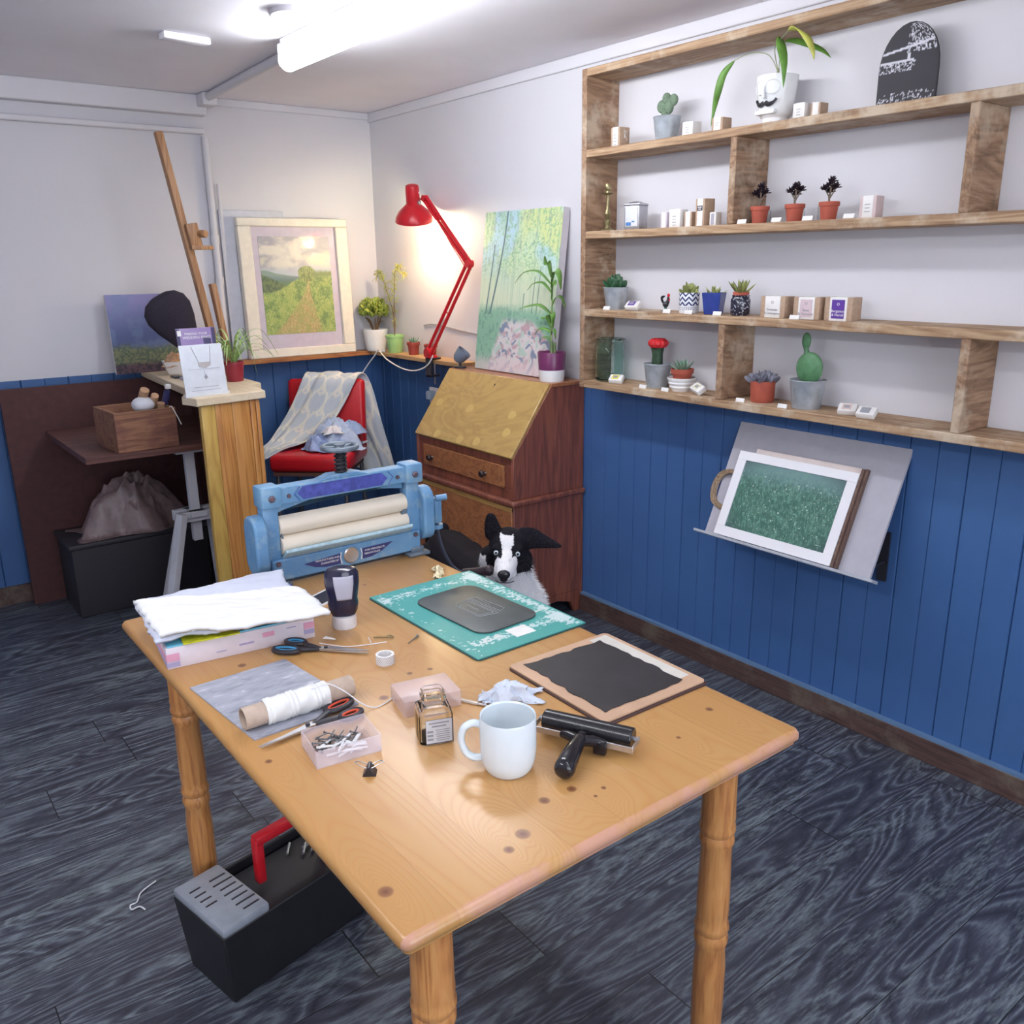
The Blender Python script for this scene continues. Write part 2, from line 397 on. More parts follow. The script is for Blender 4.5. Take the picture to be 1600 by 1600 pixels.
# ceiling conduit, vertical pipe, junction
b = MB(); b.tube([(1.60, 4.46, 2.270), (1.535, 3.24, 2.270)], 0.018, 10); b.box((1.60, 4.40, 2.262), (0.07, 0.09, 0.055), bev=0.006)
tag(b.build('cable_conduit', M_trim), 'white conduit running along the ceiling to the tube light', 'conduit')
b = MB(); b.tube([(1.60, YB - 0.025, 2.11), (1.60, YB - 0.025, 1.63), (1.605, YB - 0.025, 0.98)], 0.016, 12)
b.tube([(1.60, YB - 0.025, 1.66), (1.60, YB - 0.025, 1.62)], 0.021, 12); b.tube([(1.603, YB - 0.025, 1.46), (1.603, YB - 0.025, 1.42)], 0.021, 12)
b.tube([(1.645, YB - 0.02, 1.9), (1.645, YB - 0.02, 0.98)], 0.009, 8)
tag(b.build('wall_pipe', M_trim), 'white painted pipe running down the back wall beside the blank canvas', 'pipe')
# tube lights
def emis(name, c, s_):
    t = NT(name); t.out(c, 0.4); t.b.inputs['Emission Color'].default_value = c; t.b.inputs['Emission Strength'].default_value = s_; return t.m
def batten(x, y, label, power, drop=0.0):
    t = thing('tube_light_fitting', label, 'ceiling light', (x, y, CZ - drop), 0, None)
    if drop:
        for s_ in (-1, 1): MB().tube([(0, s_ * 0.5, -0.01), (0, s_ * 0.5, drop)], 0.004, 8).build('rod', M_white, t)
    MB().box((0, 0, -0.02), (0.048, 1.5, 0.04), bev=0.006).build('housing', M_white, t)
    MB().tube([(0, -0.74, -0.070), (0, 0.74, -0.070)], 0.037, 20).build('diffuser', emis('lit_diffuser_%d' % power, (0.94, 0.965, 1.0, 1), power), t)
    for s_ in (-1, 1): MB().box((0, s_ * 0.745, -0.055), (0.07, 0.02, 0.075), bev=0.008).build('end_cap', M_white, t)
batten(1.48, 2.48, 'long lit tube light on the ceiling above the table', TUBE1)
batten(1.12, 0.0, 'lit tube light on the ceiling near the camera', TUBE2, 0.2); batten(-0.35, 1.3, 'lit tube light on the ceiling at the left', TUBE3, 0.2)
t = thing('ceiling_box', 'faint flat white box on the ceiling left of the tube light', 'alarm', (1.17, 3.37, CZ), 6)
MB().box((0, 0, -0.012), (0.17, 0.05, 0.024), bev=0.006).build('cover', M_ceil, t)
t = thing('ceiling_vent', 'round grey ceiling vent next to the tube light', 'vent', (1.36, 2.88, CZ), 0)
MB().lathe([(0, -0.004), (0.06, -0.006), (0.075, -0.014), (0.082, -0.012), (0.085, 0)]).build('grille', plain('vent_grey', C(196, 192, 200), 0.5), t)

# ================================================================ wall shelf unit
M_shelf = wood('reclaimed_shelf_wood', C(188, 160, 128), C(160, 128, 98), C(112, 84, 62), 'Y', 1.0, 0.68, stain=C(206, 190, 168), fine=0.6)
M_shelfV = wood('reclaimed_upright_wood', C(176, 146, 118), C(148, 116, 90), C(104, 78, 60), 'X', 0.8, 0.7, stain=C(198, 180, 158), stretch=0.16)
SX = 2.345
sh = thing('wall_shelf', 'reclaimed wooden wall shelf of five boards above the blue panelling', 'shelf', (0, 0, 0))
SH = {1: 1.912, 2: 1.625, 3: 1.338, 4: 1.062}
SY0 = 0.62
def board(z1, z0, y0=SY0, y1=2.587):
    b = MB(); b.box2((SX, y0, z0), (WX, y1, z1)); o = b.build('shelf_board', M_shelf, sh, bevel=0.003); return o
board(2.187, 2.16); board(SH[1], 1.885); board(SH[2], 1.597); board(SH[3], 1.311); board(SH[4], 1.035)
for y0 in (2.587, SY0 - 0.026): MB().box2((SX, y0, 1.035), (WX, y0 + 0.026, 2.187)).build('side_panel', M_shelfV, sh, bevel=0.003)
for y0, z0, z1 in ((1.892, SH[2], 1.885), (1.902, SH[4], 1.311), (1.15, SH[2], 1.885), (1.1, SH[4], 1.311)):
    MB().box2((SX, y0, z0), (WX, y0 + 0.025, z1)).build('divider', M_shelfV, sh, bevel=0.003)

# ---- small makers for what stands on the shelves
def zinc_pot(name, label, x, y, z, d, h, cat='plant'):
    t = thing(name, label, cat, (x, y, z))
    r = d / 2; MB().lathe([(0, 0.001), (r * 0.74, 0), (r * 0.76, 0.004), (r * 0.96, h - 0.004), (r, h), (r * 0.97, h + 0.002), (r * 0.93, h - 0.002), (r * 0.90, h - 0.014), (0, h - 0.014)]).build('pot', M_zinc, t)
    MB().lathe([(0, h - 0.008), (r * 0.6, h - 0.009), (r * 0.9, h - 0.013)], seg=20).build('soil', M_soil, t)
    return t
def terra_pot(name, label, x, y, z, d, h, m=None, cat='plant', group=None):
    t = thing(name, label, cat, (x, y, z), 0, group)
    r = d / 2; MB().lathe([(0, 0.001), (r * 0.72, 0), (r * 0.88, h * 0.76), (r * 0.99, h * 0.765), (r, h * 0.98), (r * 0.97, h), (r * 0.9, h * 0.97), (r * 0.88, h * 0.85), (0, h * 0.85)], seg=28).build('pot', m or M_terra, t)
    MB().lathe([(0, h * 0.9), (r * 0.5, h * 0.89), (r * 0.87, h * 0.86)], seg=20).build('soil', M_soil, t)
    return t
def paddles(b, n, h, sp, w, seed, z0, thick=0.35, tilt=0.6, pt=1.0):
    q = random.Random(seed)
    for k in range(n):
        a = 2.4 * k + q.random() * 0.5; f = (k + 0.5) / n; hh = h * (1.0 - 0.45 * f) * q.uniform(0.85, 1.1); out = sp * (0.25 + 0.75 * f)
        base = Vector((math.cos(a) * out * 0.25, math.sin(a) * out * 0.25, z0)); tip = Vector((math.cos(a) * out, math.sin(a) * out, z0 + hh))
        d = (tip - base); L = d.length; M = Matrix.Translation(base) @ d.to_track_quat('Z', 'Y').to_matrix().to_4x4() @ RZ(math.degrees(a))
        b.ball((0, 0, L * 0.5), (w * 0.5, w * 0.5 * thick, L * 0.5), M=M, seg=10, rings=8)
    return b
def spikes(b, n, h, r, seed, z0, spread=0.7):
    q = random.Random(seed)
    for k in range(n):
        a = 2.4 * k; f = (k + 0.5) / n; el = R(85 - spread * 75 * f); L = h * q.uniform(0.8, 1.1) * (0.75 + 0.35 * f)
        d = Vector((math.cos(a) * math.cos(el), math.sin(a) * math.cos(el), math.sin(el)))
        p0 = Vector((0, 0, z0)) + Vector((math.cos(a), math.sin(a), 0)) * r * 0.6 * f
        b.tube([p0, p0 + d * L * 0.4, p0 + d * L * 0.8 + Vector((0, 0, L * 0.05)), p0 + d * L + Vector((0, 0, L * 0.1))], [r * 0.7, r, r * 0.6, r * 0.06], 7, flat=0.55)
    return b
def price_tag(y, z, label, x=None):
    t = MB().box((0, 0, 0.007), (0.004, 0.034, 0.014), bev=0.0008).build('price_tag', M_card)
    t.location = (x or SX + 0.010, y, z); t.rotation_euler = (0, R(18), 0); tag(t, label, 'tag')
def soap_box(label, y, z, w, h, d=0.06, lab=None, labc=None, rot=0, x=None, lines=3, body=None, name='soap_box', group=None, words=None, wm=None):
    """kraft carton with a paper band; front faces -x"""
    t = thing(name, label, 'box', (x if x else SX + 0.065, y, z), rot, group)
    MB().box((0, 0, h / 2), (d, w, h), bev=0.0015).build('carton', body or M_kraft, t)
    F = TR(-d / 2 - 0.0008, 0, h / 2) @ FACE_X
    MB().box((0, 0, h / 2), (d + 0.0012, w * 0.62, h + 0.0012), bev=0.0006).build('paper_band', M_card, t)
    if lab: MB().box((0, 0, 0), (w * 0.46, h * 0.8, 0.001), M=F).build('label_panel', lab, t)
    if words:
        for k, (s_, sz, dz) in enumerate(words): text(s_, sz, wm or M_ink, t, TR(-d / 2 - 0.0016, 0, h / 2 + dz) @ FACE_X)
    elif lines:
        b = MB()
        for k in range(lines): b.box((0, h * (0.12 - 0.16 * k), 0.0006), (w * (0.34 - 0.05 * (k % 2)), h * 0.035, 0.0004), M=F)
        b.build('print_lines', wm or M_gink, t)
    return t

# ---- top shelf
PT = lambda u: math.sin(math.pi * min(1, u ** 0.75)) ** 1.1
z = SH[1]
t = soap_box('white tag tied carton at the left end of the top shelf', 2.475, z, 0.045, 0.068, 0.05, lines=4)
b = MB()
for a in (-35, 35, 90): b.tube([(0, -0.022, 0.03), (-0.01, -0.03 - 0.01 * math.cos(R(a)), 0.045 + 0.012 * math.sin(R(a))), (0, -0.036, 0.03 + 0.02 * math.sin(R(a)))], 0.001, 5)
b.build('ribbon', M_card, t)
t = zinc_pot('potted_cactus', 'fuzzy grey green heart shaped succulent in a zinc bucket on the top shelf', 2.425, 2.262, z, 0.098, 0.078)
b = MB()
for (dx, dy, dz, rx, rz_, ry) in ((0, 0.012, 0.085, 0.012, 0.022, 0.014), (0, 0.024, 0.115, 0.013, 0.022, 0.022), (0, -0.008, 0.112, 0.013, 0.026, 0.018), (0.004, -0.022, 0.13, 0.012, 0.02, 0.020), (-0.004, 0.002, 0.138, 0.012, 0.018, 0.017)):
    b.ball((dx, dy, dz), (rx, ry, rz_), seg=14, rings=10)
b.build('foliage', plain('furry_green', C(112, 132, 110), 0.9, var=0.16, scale=200, bump=0.6), t)
soap_box('small pale carton right of the heart succulent on the top shelf', 2.135, z, 0.045, 0.046, 0.045, body=M_card)
soap_box('small cream and green carton under the long drooping leaf on the top shelf', 2.01, z, 0.045, 0.044, 0.045, lines=2)
soap_box('pale carton right of the moustache planter', 1.705, z, 0.040, 0.046, 0.045, body=M_card)
soap_box('kraft carton between the moustache planter and the black slate', 1.650, z, 0.032, 0.040, 0.04, lines=0)
# moustache planter
t = thing('face_planter', 'white planter with a face relief and black moustache on the top shelf', 'plant', (2.425, 1.815, z), 0)
prf = [(0, 0.001), (0.038, 0), (0.040, 0.018), (0.044, 0.022), (0.050, 0.03), (0.062, 0.13), (0.0625, 0.137), (0.058, 0.137), (0.054, 0.118), (0, 0.118)]
MB().lathe(prf, seg=40).build('pot', M_white_gloss, t)
MB().lathe([(0, 0.125), (0.03, 0.124), (0.055, 0.119)], seg=20).build('soil', M_soil, t)
FA = 37  # the face looks towards the left front
def onpot(ang, z_, r_): a = R(180 + ang); return Vector((math.cos(a) * r_, math.sin(a) * r_, z_))
b = MB()
for c0 in (-20, 22):
    for k in range(24):
        a0 = 2 * math.pi * k / 24; a1 = 2 * math.pi * (k + 1) / 24
        rr = 0.0605
        b.tube([onpot(c0 + 22 * math.cos(a0), 0.102 + 0.019 * math.sin(a0), rr - 0.0), onpot(c0 + 22 * math.cos(a1), 0.102 + 0.019 * math.sin(a1), rr - 0.0)], 0.0016, 5)
b.tube([onpot(0, 0.105, 0.062), onpot(0, 0.085, 0.066), onpot(0, 0.072, 0.062)], [0.003, 0.006, 0.006], 8)
b.box((-0.048, 0.0, 0.034), (0.018, 0.07, 0.014), bev=0.004)
b.build('face_relief', M_white_gloss, t)
b = MB()
for s_ in (-1, 1):
    pts = [onpot(s_ * 3, 0.060, 0.0565), onpot(s_ * 12, 0.054, 0.057), onpot(s_ * 24, 0.056, 0.0573), onpot(s_ * 33, 0.063, 0.058), onpot(s_ * 37, 0.069, 0.0585)]
    b.tube(spline(pts, 4), [0.004 + 0.0032 * math.sin(math.pi * min(1, k / 14 + 0.25)) * (1 if k < 13 else 0.4) for k in range(17)], 8)
b.build('moustache', M_black, t)
b = MB(); b.tube([(0, 0, 0.118), (0, 0, 0.16)], [0.005, 0.004], 8)
L1 = spline([(0, 0, 0.15), (-0.01, 0.03, 0.20), (-0.02, 0.09, 0.215), (-0.02, 0.15, 0.205)], 5)
L2 = spline([(0, 0, 0.15), (-0.03, -0.005, 0.21), (-0.06, -0.05, 0.225), (-0.085, -0.09, 0.236)], 5)
L3 = spline([(0, 0, 0.15), (-0.02, -0.02, 0.19), (-0.04, -0.045, 0.222)], 5)
for l in (L1, L2, L3): b.tube(l, 0.0014, 6)
b.build('stem', plain('pale_stem', C(150, 160, 120), 0.5), t)
b = MB()
b.leaf(spline([(-0.02, 0.15, 0.205), (-0.03, 0.185, 0.17), (-0.03, 0.205, 0.12), (-0.02, 0.225, 0.075), (-0.02, 0.235, 0.02)], 5), 0.024, (-0.5, 0.8, 0.3), prof=PT)
b.build('leaf', M_green, t, solid=0.0008); b = MB(); b.leaf(spline([(-0.05, -0.03, 0.235), (-0.075, -0.06, 0.20), (-0.08, -0.078, 0.15), (-0.08, -0.082, 0.085)], 5), 0.028, (1, -0.8, 0), prof=PT)
b.build('leaf', M_green, t, solid=0.0008); b = MB(); b.leaf(spline([(-0.04, -0.045, 0.222), (-0.02, -0.08, 0.215), (0.02, -0.13, 0.19), (0.03, -0.16, 0.165)], 5), 0.024, (1, 0, 1), prof=PT)
b.build('leaf', M_green, t, solid=0.0008)
b = MB(); b.leaf(spline([(-0.085, -0.09, 0.236), (-0.10, -0.125, 0.234), (-0.10, -0.16, 0.21), (-0.10, -0.185, 0.17), (-0.095, -0.19, 0.14)], 5), 0.026, (-0.5, 0.8, 0.6), prof=PT)
b.build('leaf', plain('yellowing_leaf', C(176, 178, 84), 0.5, var=0.2, scale=14), t, solid=0.0008)
# black slate with white chalk scene
def slate_art(u, v):
    base = np.zeros((len(u), 3)) + np.array([36, 34, 44])
    n = fbm(u * 14, v * 14, 3); n2 = fbm(u * 60, v * 40, 5, 3)
    w = (np.abs(v - 0.70 - 0.10 * (u - 0.2)) < 0.015) | ((v > 0.44) & (v < 0.56) & (n2 > 0.56) & (u < 0.62)) | ((v < 0.2) & (n2 > 0.66)) | ((v > 0.66) & (u > 0.45) & (n2 > 0.56)) | (((u - 0.5) ** 2 < 0.0004) & (v > 0.56) & (v < 0.66)) | ((np.abs(v - 0.57) < 0.012) & (u < 0.6))
    return np.where(w[:, None], np.array([205, 205, 215]), base)
t = thing('slate_picture', 'black arched slate with a white painted scene on the top shelf', 'picture', (2.44, 1.405, z), 0)
pts = [(-0.085, 0), (0.085, 0)] + [(0.085 * math.cos(R(a)), 0.095 + 0.115 * math.sin(R(a))) for a in range(0, 181, 12)]
b = MB(); b.prism([(x_, y_) for x_, y_ in pts], -0.006, 0.0, M=FACE_X); b.build('slate', plain('slate', C(38, 36, 44), 0.6), t)
b = MB(); NXs, NYs = 60, 80
def slate_xy(u, v):
    y_ = v * 0.205; hw = 0.083 if y_ < 0.095 else 0.083 * math.sqrt(max(0.0, 1 - ((y_ - 0.095) / 0.113) ** 2))
    return Vector(((u - 0.5) * 2 * hw, y_, 0.0006))
b.grid(NXs, NYs, slate_xy); o = b.build('painted_scene', attr_mat('slate_paint', 0.6), t, ang=0, M=FACE_X)
uu, vv = np.meshgrid(np.arange(NXs + 1) / NXs, np.arange(NYs + 1) / NYs); set_paint(o.data, slate_art(uu.ravel(), vv.ravel()))

# ---- second shelf
z = SH[2]
M_brass = plain('aged_brass', C(150, 140, 104), 0.35, 0.75, var=0.12)
t = thing('candlestick', 'aged brass candlestick at the left end of the second shelf', 'candlestick', (2.42, 2.545, z))
MB().lathe([(0, 0), (0.026, 0), (0.026, 0.004), (0.02, 0.008), (0.012, 0.012), (0.010, 0.022), (0.014, 0.03), (0.014, 0.038), (0.007, 0.044), (0.010, 0.055), (0.013, 0.062), (0.010, 0.070), (0.006, 0.08), (0.0055, 0.12), (0.008, 0.13), (0.021, 0.135), (0.022, 0.138), (0.008, 0.139), (0.007, 0.144), (0.011, 0.150), (0.012, 0.162), (0.009, 0.170), (0, 0.168)], seg=28).build('stem', M_brass, t)
t = thing('metal_tin', 'silver hinged tin with a printed front on the second shelf', 'tin', (2.415, 2.39, z), 12)
MB().box((0, 0, 0.042), (0.06, 0.066, 0.084), bev=0.005).build('body', plain('tin_plate', C(176, 176, 182), 0.3, 0.7, var=0.06), t)
b = MB(); b.box((0, 0, 0.087), (0.063, 0.069, 0.008), bev=0.003); b.lathe([(0.034, 0.09), (0.02, 0.097), (0, 0.1)], seg=4, M=RZ(45)); b.build('lid', plain('tin_lid', C(186, 186, 194), 0.3, 0.7), t)
b = MB(); b.box((-0.0305, 0, 0.045), (0.001, 0.052, 0.066)); b.build('printed_front', plain('tin_print', C(214, 216, 224), 0.4), t)
b = MB(); b.box((-0.0312, 0.012, 0.02), (0.0008, 0.022, 0.012)); b.box((-0.0312, -0.008, 0.028), (0.0008, 0.012, 0.005)); b.build('blue_mark', plain('blue_print', C(70, 120, 176), 0.5), t)
soap_box('pale lilac edged carton at the left of the cluster on the second shelf', 2.228, z, 0.030, 0.052, 0.045, body=plain('lilac_card', C(200, 188, 200), 0.6), lines=0)
soap_box('wide white carton in the cluster on the second shelf', 2.180, z, 0.050, 0.060, 0.04, body=M_card, lines=4)
soap_box('open kraft carton between two white cartons on the second shelf', 2.128, z, 0.034, 0.05, 0.04, lines=0, x=SX + 0.075)
t = soap_box('tall white carton with a black label on the second shelf', 2.062, z, 0.044, 0.088, 0.045, lines=0, rot=-8)
b = MB(); b.box((-0.0235, 0, 0.058), (0.001, 0.026, 0.016)); b.build('black_label', M_ink, t)
b = MB(); b.box((-0.0243, 0, 0.061), (0.0005, 0.018, 0.003)); b.box((-0.0243, 0, 0.055), (0.0005, 0.012, 0.003)); b.box((-0.0236, 0, 0.03), (0.0006, 0.016, 0.0015)); b.build('print_lines', M_card, t)
t = soap_box('small grey label carton against the shelf divider on the second shelf', 2.003, z, 0.026, 0.042, 0.03, body=M_card, lab=plain('grey_label', C(168, 164, 176), 0.6), lines=0, x=SX + 0.05)
M_dark_leaf = plain('near_black_leaf', C(38, 26, 38), 0.4, var=0.2)
gl_jar = glass('clear_glass', (0.93, 0.96, 0.95, 1))
for k, (y, lab) in enumerate(((1.835, 'dark rosette succulent in a terracotta pot next to the divider on the second shelf'), (1.706, 'dark rosette succulent in the middle terracotta pot on the second shelf'), (1.588, 'dark rosette succulent in the right terracotta pot of the second shelf'))):
    t = terra_pot('dark_succulent', lab, 2.405, y, z, 0.060, 0.052, group='dark succulents on the second shelf')
    b = MB(); b.tube([(0, 0, 0.04), (0.002, 0.004, 0.065), (0, 0, 0.08)], 0.003, 6); q = random.Random(k + 4)
    br = [(0, 0, 0.098), (0, 0.018, 0.088), (0, -0.018, 0.09), (0.01, 0.006, 0.08), (-0.006, -0.008, 0.108 if k != 1 else 0.1)]
    for p in br: b.tube([(0, 0, 0.062), p], 0.002, 5)
    b.build('stem', plain('succulent_stem', C(110, 96, 84), 0.7), t)
    b = MB()
    for p in br:
        for j in range(13):
            a = 2.4 * j; el = R(75 - j * 7); d = Vector((math.cos(a) * math.cos(el), math.sin(a) * math.cos(el), math.sin(el))); L = 0.013 + 0.003 * q.random()
            M = Matrix.Translation(Vector(p)) @ d.to_track_quat('Z', 'Y').to_matrix().to_4x4(); b.ball((0, 0, L * 0.6), (0.0045, 0.002, L * 0.6), M=M, seg=8, rings=5)
    b.build('foliage', M_dark_leaf, t)
for k, (y, lab) in enumerate(((1.86, 'clear glass tumbler left behind the first dark succulent'), (1.735, 'clear glass tumbler behind the middle dark succulent'), (1.63, 'clear glass tumbler left of the right dark succulent'))):
    t = MB().lathe([(0, 0), (0.022, 0), (0.024, 0.002), (0.025, 0.042), (0.0235, 0.042), (0.0225, 0.004), (0, 0.004)], seg=24).build('glass_tumbler', gl_jar)
    t.location = (2.455, y, z); tag(t, lab, 'glass', 'glass tumblers on the second shelf')
soap_box('white carton at the right end of the second shelf', 1.455, z, 0.05, 0.06, 0.04, body=plain('rose_card', C(206, 186, 186), 0.6), lines=3)
for y, lab in ((1.865, 'price tag below the first dark succulent'), (1.735, 'price tag below the middle dark succulent'), (1.625, 'price tag below the right dark succulent'), (1.49, 'price tag at the right end of the second shelf')): price_tag(y, z, lab)
# ---- third shelf
z = SH[3]
t = zinc_pot('potted_succulent', 'green paddle leaf succulent in a zinc bucket at the left of the third shelf', 2.425, 2.497, z, 0.098, 0.080)
b = MB(); paddles(b, 15, 0.068, 0.052, 0.033, 3, 0.066, 0.35); b.build('foliage', M_dgreen, t)
def soap_bar(label, y, z, rz=0, col=None, x=2.40, w=0.055, tilt=0):
    t = thing('wrapped_soap', label, 'soap', (x, y, z), rz)
    M = TR(0, 0, 0.009) @ RY(-32) @ RX(tilt)
    MB().box((0, 0, 0.010), (0.036, w, 0.020), bev=0.004, M=M).build('bar', M_card, t)
    MB().box((0, 0.002, 0.0206), (0.024, w * 0.5, 0.0008), M=M).build('label_panel', col or M_ink, t)
    MB().box((0, 0.002, 0.0212), (0.012, w * 0.3, 0.0006), M=M).build('print_lines', M_gink, t)
    return t
M_purple = plain('purple_print', C(92, 56, 150), 0.5, var=0.02)
soap_bar('white wrapped soap with a purple label beside the third shelf zinc bucket', 2.375, z, 15, M_purple)
# cockerel
t = thing('cockerel_figurine', 'small painted cockerel figurine with a red comb on the third shelf', 'figurine', (2.41, 2.225, z))
b = MB(); b.lathe([(0, 0), (0.012, 0), (0.013, 0.004), (0.006, 0.010), (0.005, 0.016)], seg=16); b.build('base', plain('cockerel_base', C(70, 110, 110), 0.4), t)
b = MB(); b.ball((0, 0, 0.026), (0.009, 0.013, 0.011)); b.ball((0, -0.010, 0.036), (0.006, 0.007, 0.010)); b.ball((0, -0.012, 0.048), (0.005, 0.005, 0.006))
for k in range(4): b.tube(spline([(0, 0.008, 0.028), (0, 0.018, 0.036 + 0.004 * k), (0, 0.022 - 0.003 * k, 0.05), (0, 0.014 - 0.003 * k, 0.055)], 3), 0.0026, 6)
b.build('body', plain('cockerel_black', C(44, 44, 52), 0.35, var=0.3, scale=300), t)
b = MB(); b.ball((0, -0.013, 0.058), (0.002, 0.007, 0.007)); b.ball((0, -0.017, 0.043), (0.002, 0.003, 0.006)); b.build('comb', M_red, t)
# three patterned pots
def pattern_mat():
    t = NT('blue_and_white_pattern'); v = t.co('Object'); x = t.xyz(v)
    a = t.ma('MULTIPLY', t.ma('ARCTAN2', x[1], x[0]), 9 / (2 * math.pi)); h = t.ma('MULTIPLY', x[2], 1000)
    tri = t.ma('ABSOLUTE', t.ma('SUBTRACT', t.ma('FRACT', a), 0.5))
    zz = t.ma('FRACT', t.ma('ADD', t.ma('DIVIDE', h, 17.0), t.ma('MULTIPLY', tri, 1.5)))
    up = t.ma('GREATER_THAN', h, 26.0); m1 = t.ma('MULTIPLY', t.ma('LESS_THAN', zz, 0.42), up)
    dots = t.ma('MULTIPLY', t.ma('LESS_THAN', t.ma('ABSOLUTE', t.ma('SUBTRACT', t.ma('FRACT', t.ma('MULTIPLY', a, 3)), 0.5)), 0.25), t.ma('MULTIPLY', t.ma('LESS_THAN', t.ma('FRACT', t.ma('DIVIDE', h, 6.0)), 0.5), t.ma('LESS_THAN', h, 24.0)))
    dots = t.ma('MULTIPLY', dots, t.ma('GREATER_THAN', h, 9.0))
    return t.out(t.mix(t.ma('MAXIMUM', m1, t.ma('MULTIPLY', dots, 0.7)), C(226, 228, 234), C(44, 50, 100)), 0.25)
t = thing('patterned_pot', 'blue and white zigzag pot with a rosette succulent on the third shelf', 'plant', (2.41, 2.115, z))
MB().lathe([(0, 0.001), (0.032, 0), (0.034, 0.004), (0.036, 0.066), (0.035, 0.07), (0.032, 0.069), (0.031, 0.058), (0, 0.058)], seg=36).build('pot', pattern_mat(), t)
M_varieg = plain('variegated_leaf', C(140, 146, 86), 0.5, var=0.26, scale=60)
b = MB(); paddles(b, 16, 0.05, 0.040, 0.019, 9, 0.056, 0.3); b.build('foliage', M_varieg, t)
MB().lathe([(0, 0.060), (0.031, 0.058)], seg=16).build('soil', M_soil, t)
t = thing('blue_pot', 'square blue glazed pot with a spiky succulent on the third shelf', 'plant', (2.41, 2.005, z), 22)
M_cobalt = plain('cobalt_glaze', C(42, 62, 142), 0.2, var=0.08, scale=40)
b = MB(); b.lathe([(0, 0.001), (0.036, 0), (0.046, 0.066), (0.047, 0.072), (0.043, 0.072), (0.041, 0.06), (0, 0.06)], seg=4, M=RZ(45)); b.build('pot', M_cobalt, t, bevel=0.003)
b = MB(); spikes(b, 12, 0.045, 0.0055, 2, 0.055, 0.9); b.build('foliage', M_varieg, t)
MB().box((0, 0, 0.061), (0.056, 0.056, 0.004)).build('soil', M_soil, t)
t = thing('jar_pot', 'dark speckled jar pot holding a terracotta pot and succulent on the third shelf', 'plant', (2.41, 1.893, z))
def speck():
    t = NT('dark_speckle_glaze'); n = t.noise(t.co(), 130, 2, 0.5); return t.out(t.ramp(n, [(0.58, C(42, 40, 56)), (0.64, C(170, 176, 190))]), 0.2)
MB().lathe([(0, 0.001), (0.028, 0), (0.031, 0.004), (0.032, 0.05), (0.027, 0.06), (0.029, 0.064), (0.027, 0.066), (0.024, 0.06), (0, 0.058)], seg=32).build('pot', speck(), t)
MB().lathe([(0.024, 0.05), (0.027, 0.074), (0.026, 0.076), (0.023, 0.072), (0, 0.07)], seg=24).build('inner_pot', M_terra, t)
b = MB(); spikes(b, 13, 0.058, 0.0075, 6, 0.066, 0.8); b.build('foliage', M_varieg, t)
# soap cartons
soap_box('kraft soap carton with a plain white band on the third shelf', 1.748, z, 0.092, 0.066, 0.05, words=[('Coriander', 0.010, -0.008), ('& Lemongrass', 0.010, -0.019), ('O', 0.012, 0.014)], wm=M_gink)
soap_box('kraft soap carton with a pink label in the middle of three', 1.625, z, 0.092, 0.066, 0.05, lab=plain('pink_label', C(210, 190, 196), 0.5), words=[('Rose', 0.011, -0.006), ('& Geranium', 0.011, -0.017), ('O', 0.012, 0.014)], wm=M_gink)
soap_box('kraft soap carton with a bright purple label on the third shelf', 1.516, z, 0.092, 0.068, 0.05, lab=M_purple, words=[('Bergamot', 0.011, -0.006), ('& Neroli', 0.011, -0.017), ('O', 0.012, 0.014)], wm=M_card)
for y, lab in ((2.475, 'price tag below the left zinc bucket of the third shelf'), (2.17, 'price tag left of the zigzag pot'), (2.07, 'price tag left of the square blue pot'), (1.945, 'price tag left of the dark speckled jar pot'), (1.645, 'price tag below the pink soap carton')): price_tag(y, z, lab)

# ---- bottom shelf
z = SH[4]
t = thing('glass_jar', 'large empty green glass jar at the left end of the bottom shelf', 'jar', (2.425, 2.522, z))
MB().lathe([(0, 0.002), (0.052, 0), (0.058, 0.006), (0.059, 0.13), (0.052, 0.146), (0.050, 0.154), (0.059, 0.158), (0.059, 0.163), (0.050, 0.165), (0.046, 0.16), (0.047, 0.148), (0.053, 0.128), (0.053, 0.014), (0, 0.012)], seg=40).build('jar_body', glass('green_glass', (0.76, 0.92, 0.88, 1)), t)
M_yel = plain('yellow_print', C(226, 214, 96), 0.5)
soap_bar('white wrapped soap with a yellow label beside the green glass jar', 2.435, z, 25, M_yel, x=2.38)
t = zinc_pot('grafted_cactus', 'red topped moon cactus in a zinc bucket on the bottom shelf', 2.425, 2.268, z, 0.104, 0.086)
b = MB()
def rib3(u, z_): return 1.0 + 0.14 * math.cos(6 * math.pi * u)
b.lathe([(0.016, 0.07), (0.020, 0.085), (0.019, 0.12), (0.024, 0.145), (0.018, 0.155)], seg=30, wob=rib3); b.build('stem', plain('cactus_green', C(52, 74, 54), 0.6, var=0.15, scale=90), t)
b = MB()
def rib8(u, z_): return 1.0 + 0.13 * abs(math.sin(9 * math.pi * u))
b.lathe([(0, 0.142), (0.026, 0.146), (0.034, 0.158), (0.033, 0.168), (0.022, 0.178), (0, 0.180)], seg=72, wob=rib8); b.build('red_cap', plain('cactus_red', C(210, 44, 50), 0.5, var=0.1, scale=60), t)
t = thing('bowl_planter', 'small succulent in a terracotta pot sitting in a white ribbed bowl', 'plant', (2.42, 2.142, z))
MB().lathe([(0, 0.002), (0.036, 0), (0.038, 0.006), (0.045, 0.014), (0.044, 0.020), (0.049, 0.028), (0.048, 0.034), (0.053, 0.042), (0.053, 0.048), (0.049, 0.048), (0.044, 0.03), (0, 0.02)], seg=40).build('bowl', M_white_gloss, t)
MB().lathe([(0.026, 0.02), (0.036, 0.062), (0.040, 0.062), (0.042, 0.078), (0.039, 0.079), (0.036, 0.07), (0, 0.07)], seg=28).build('inner_pot', M_terra, t)
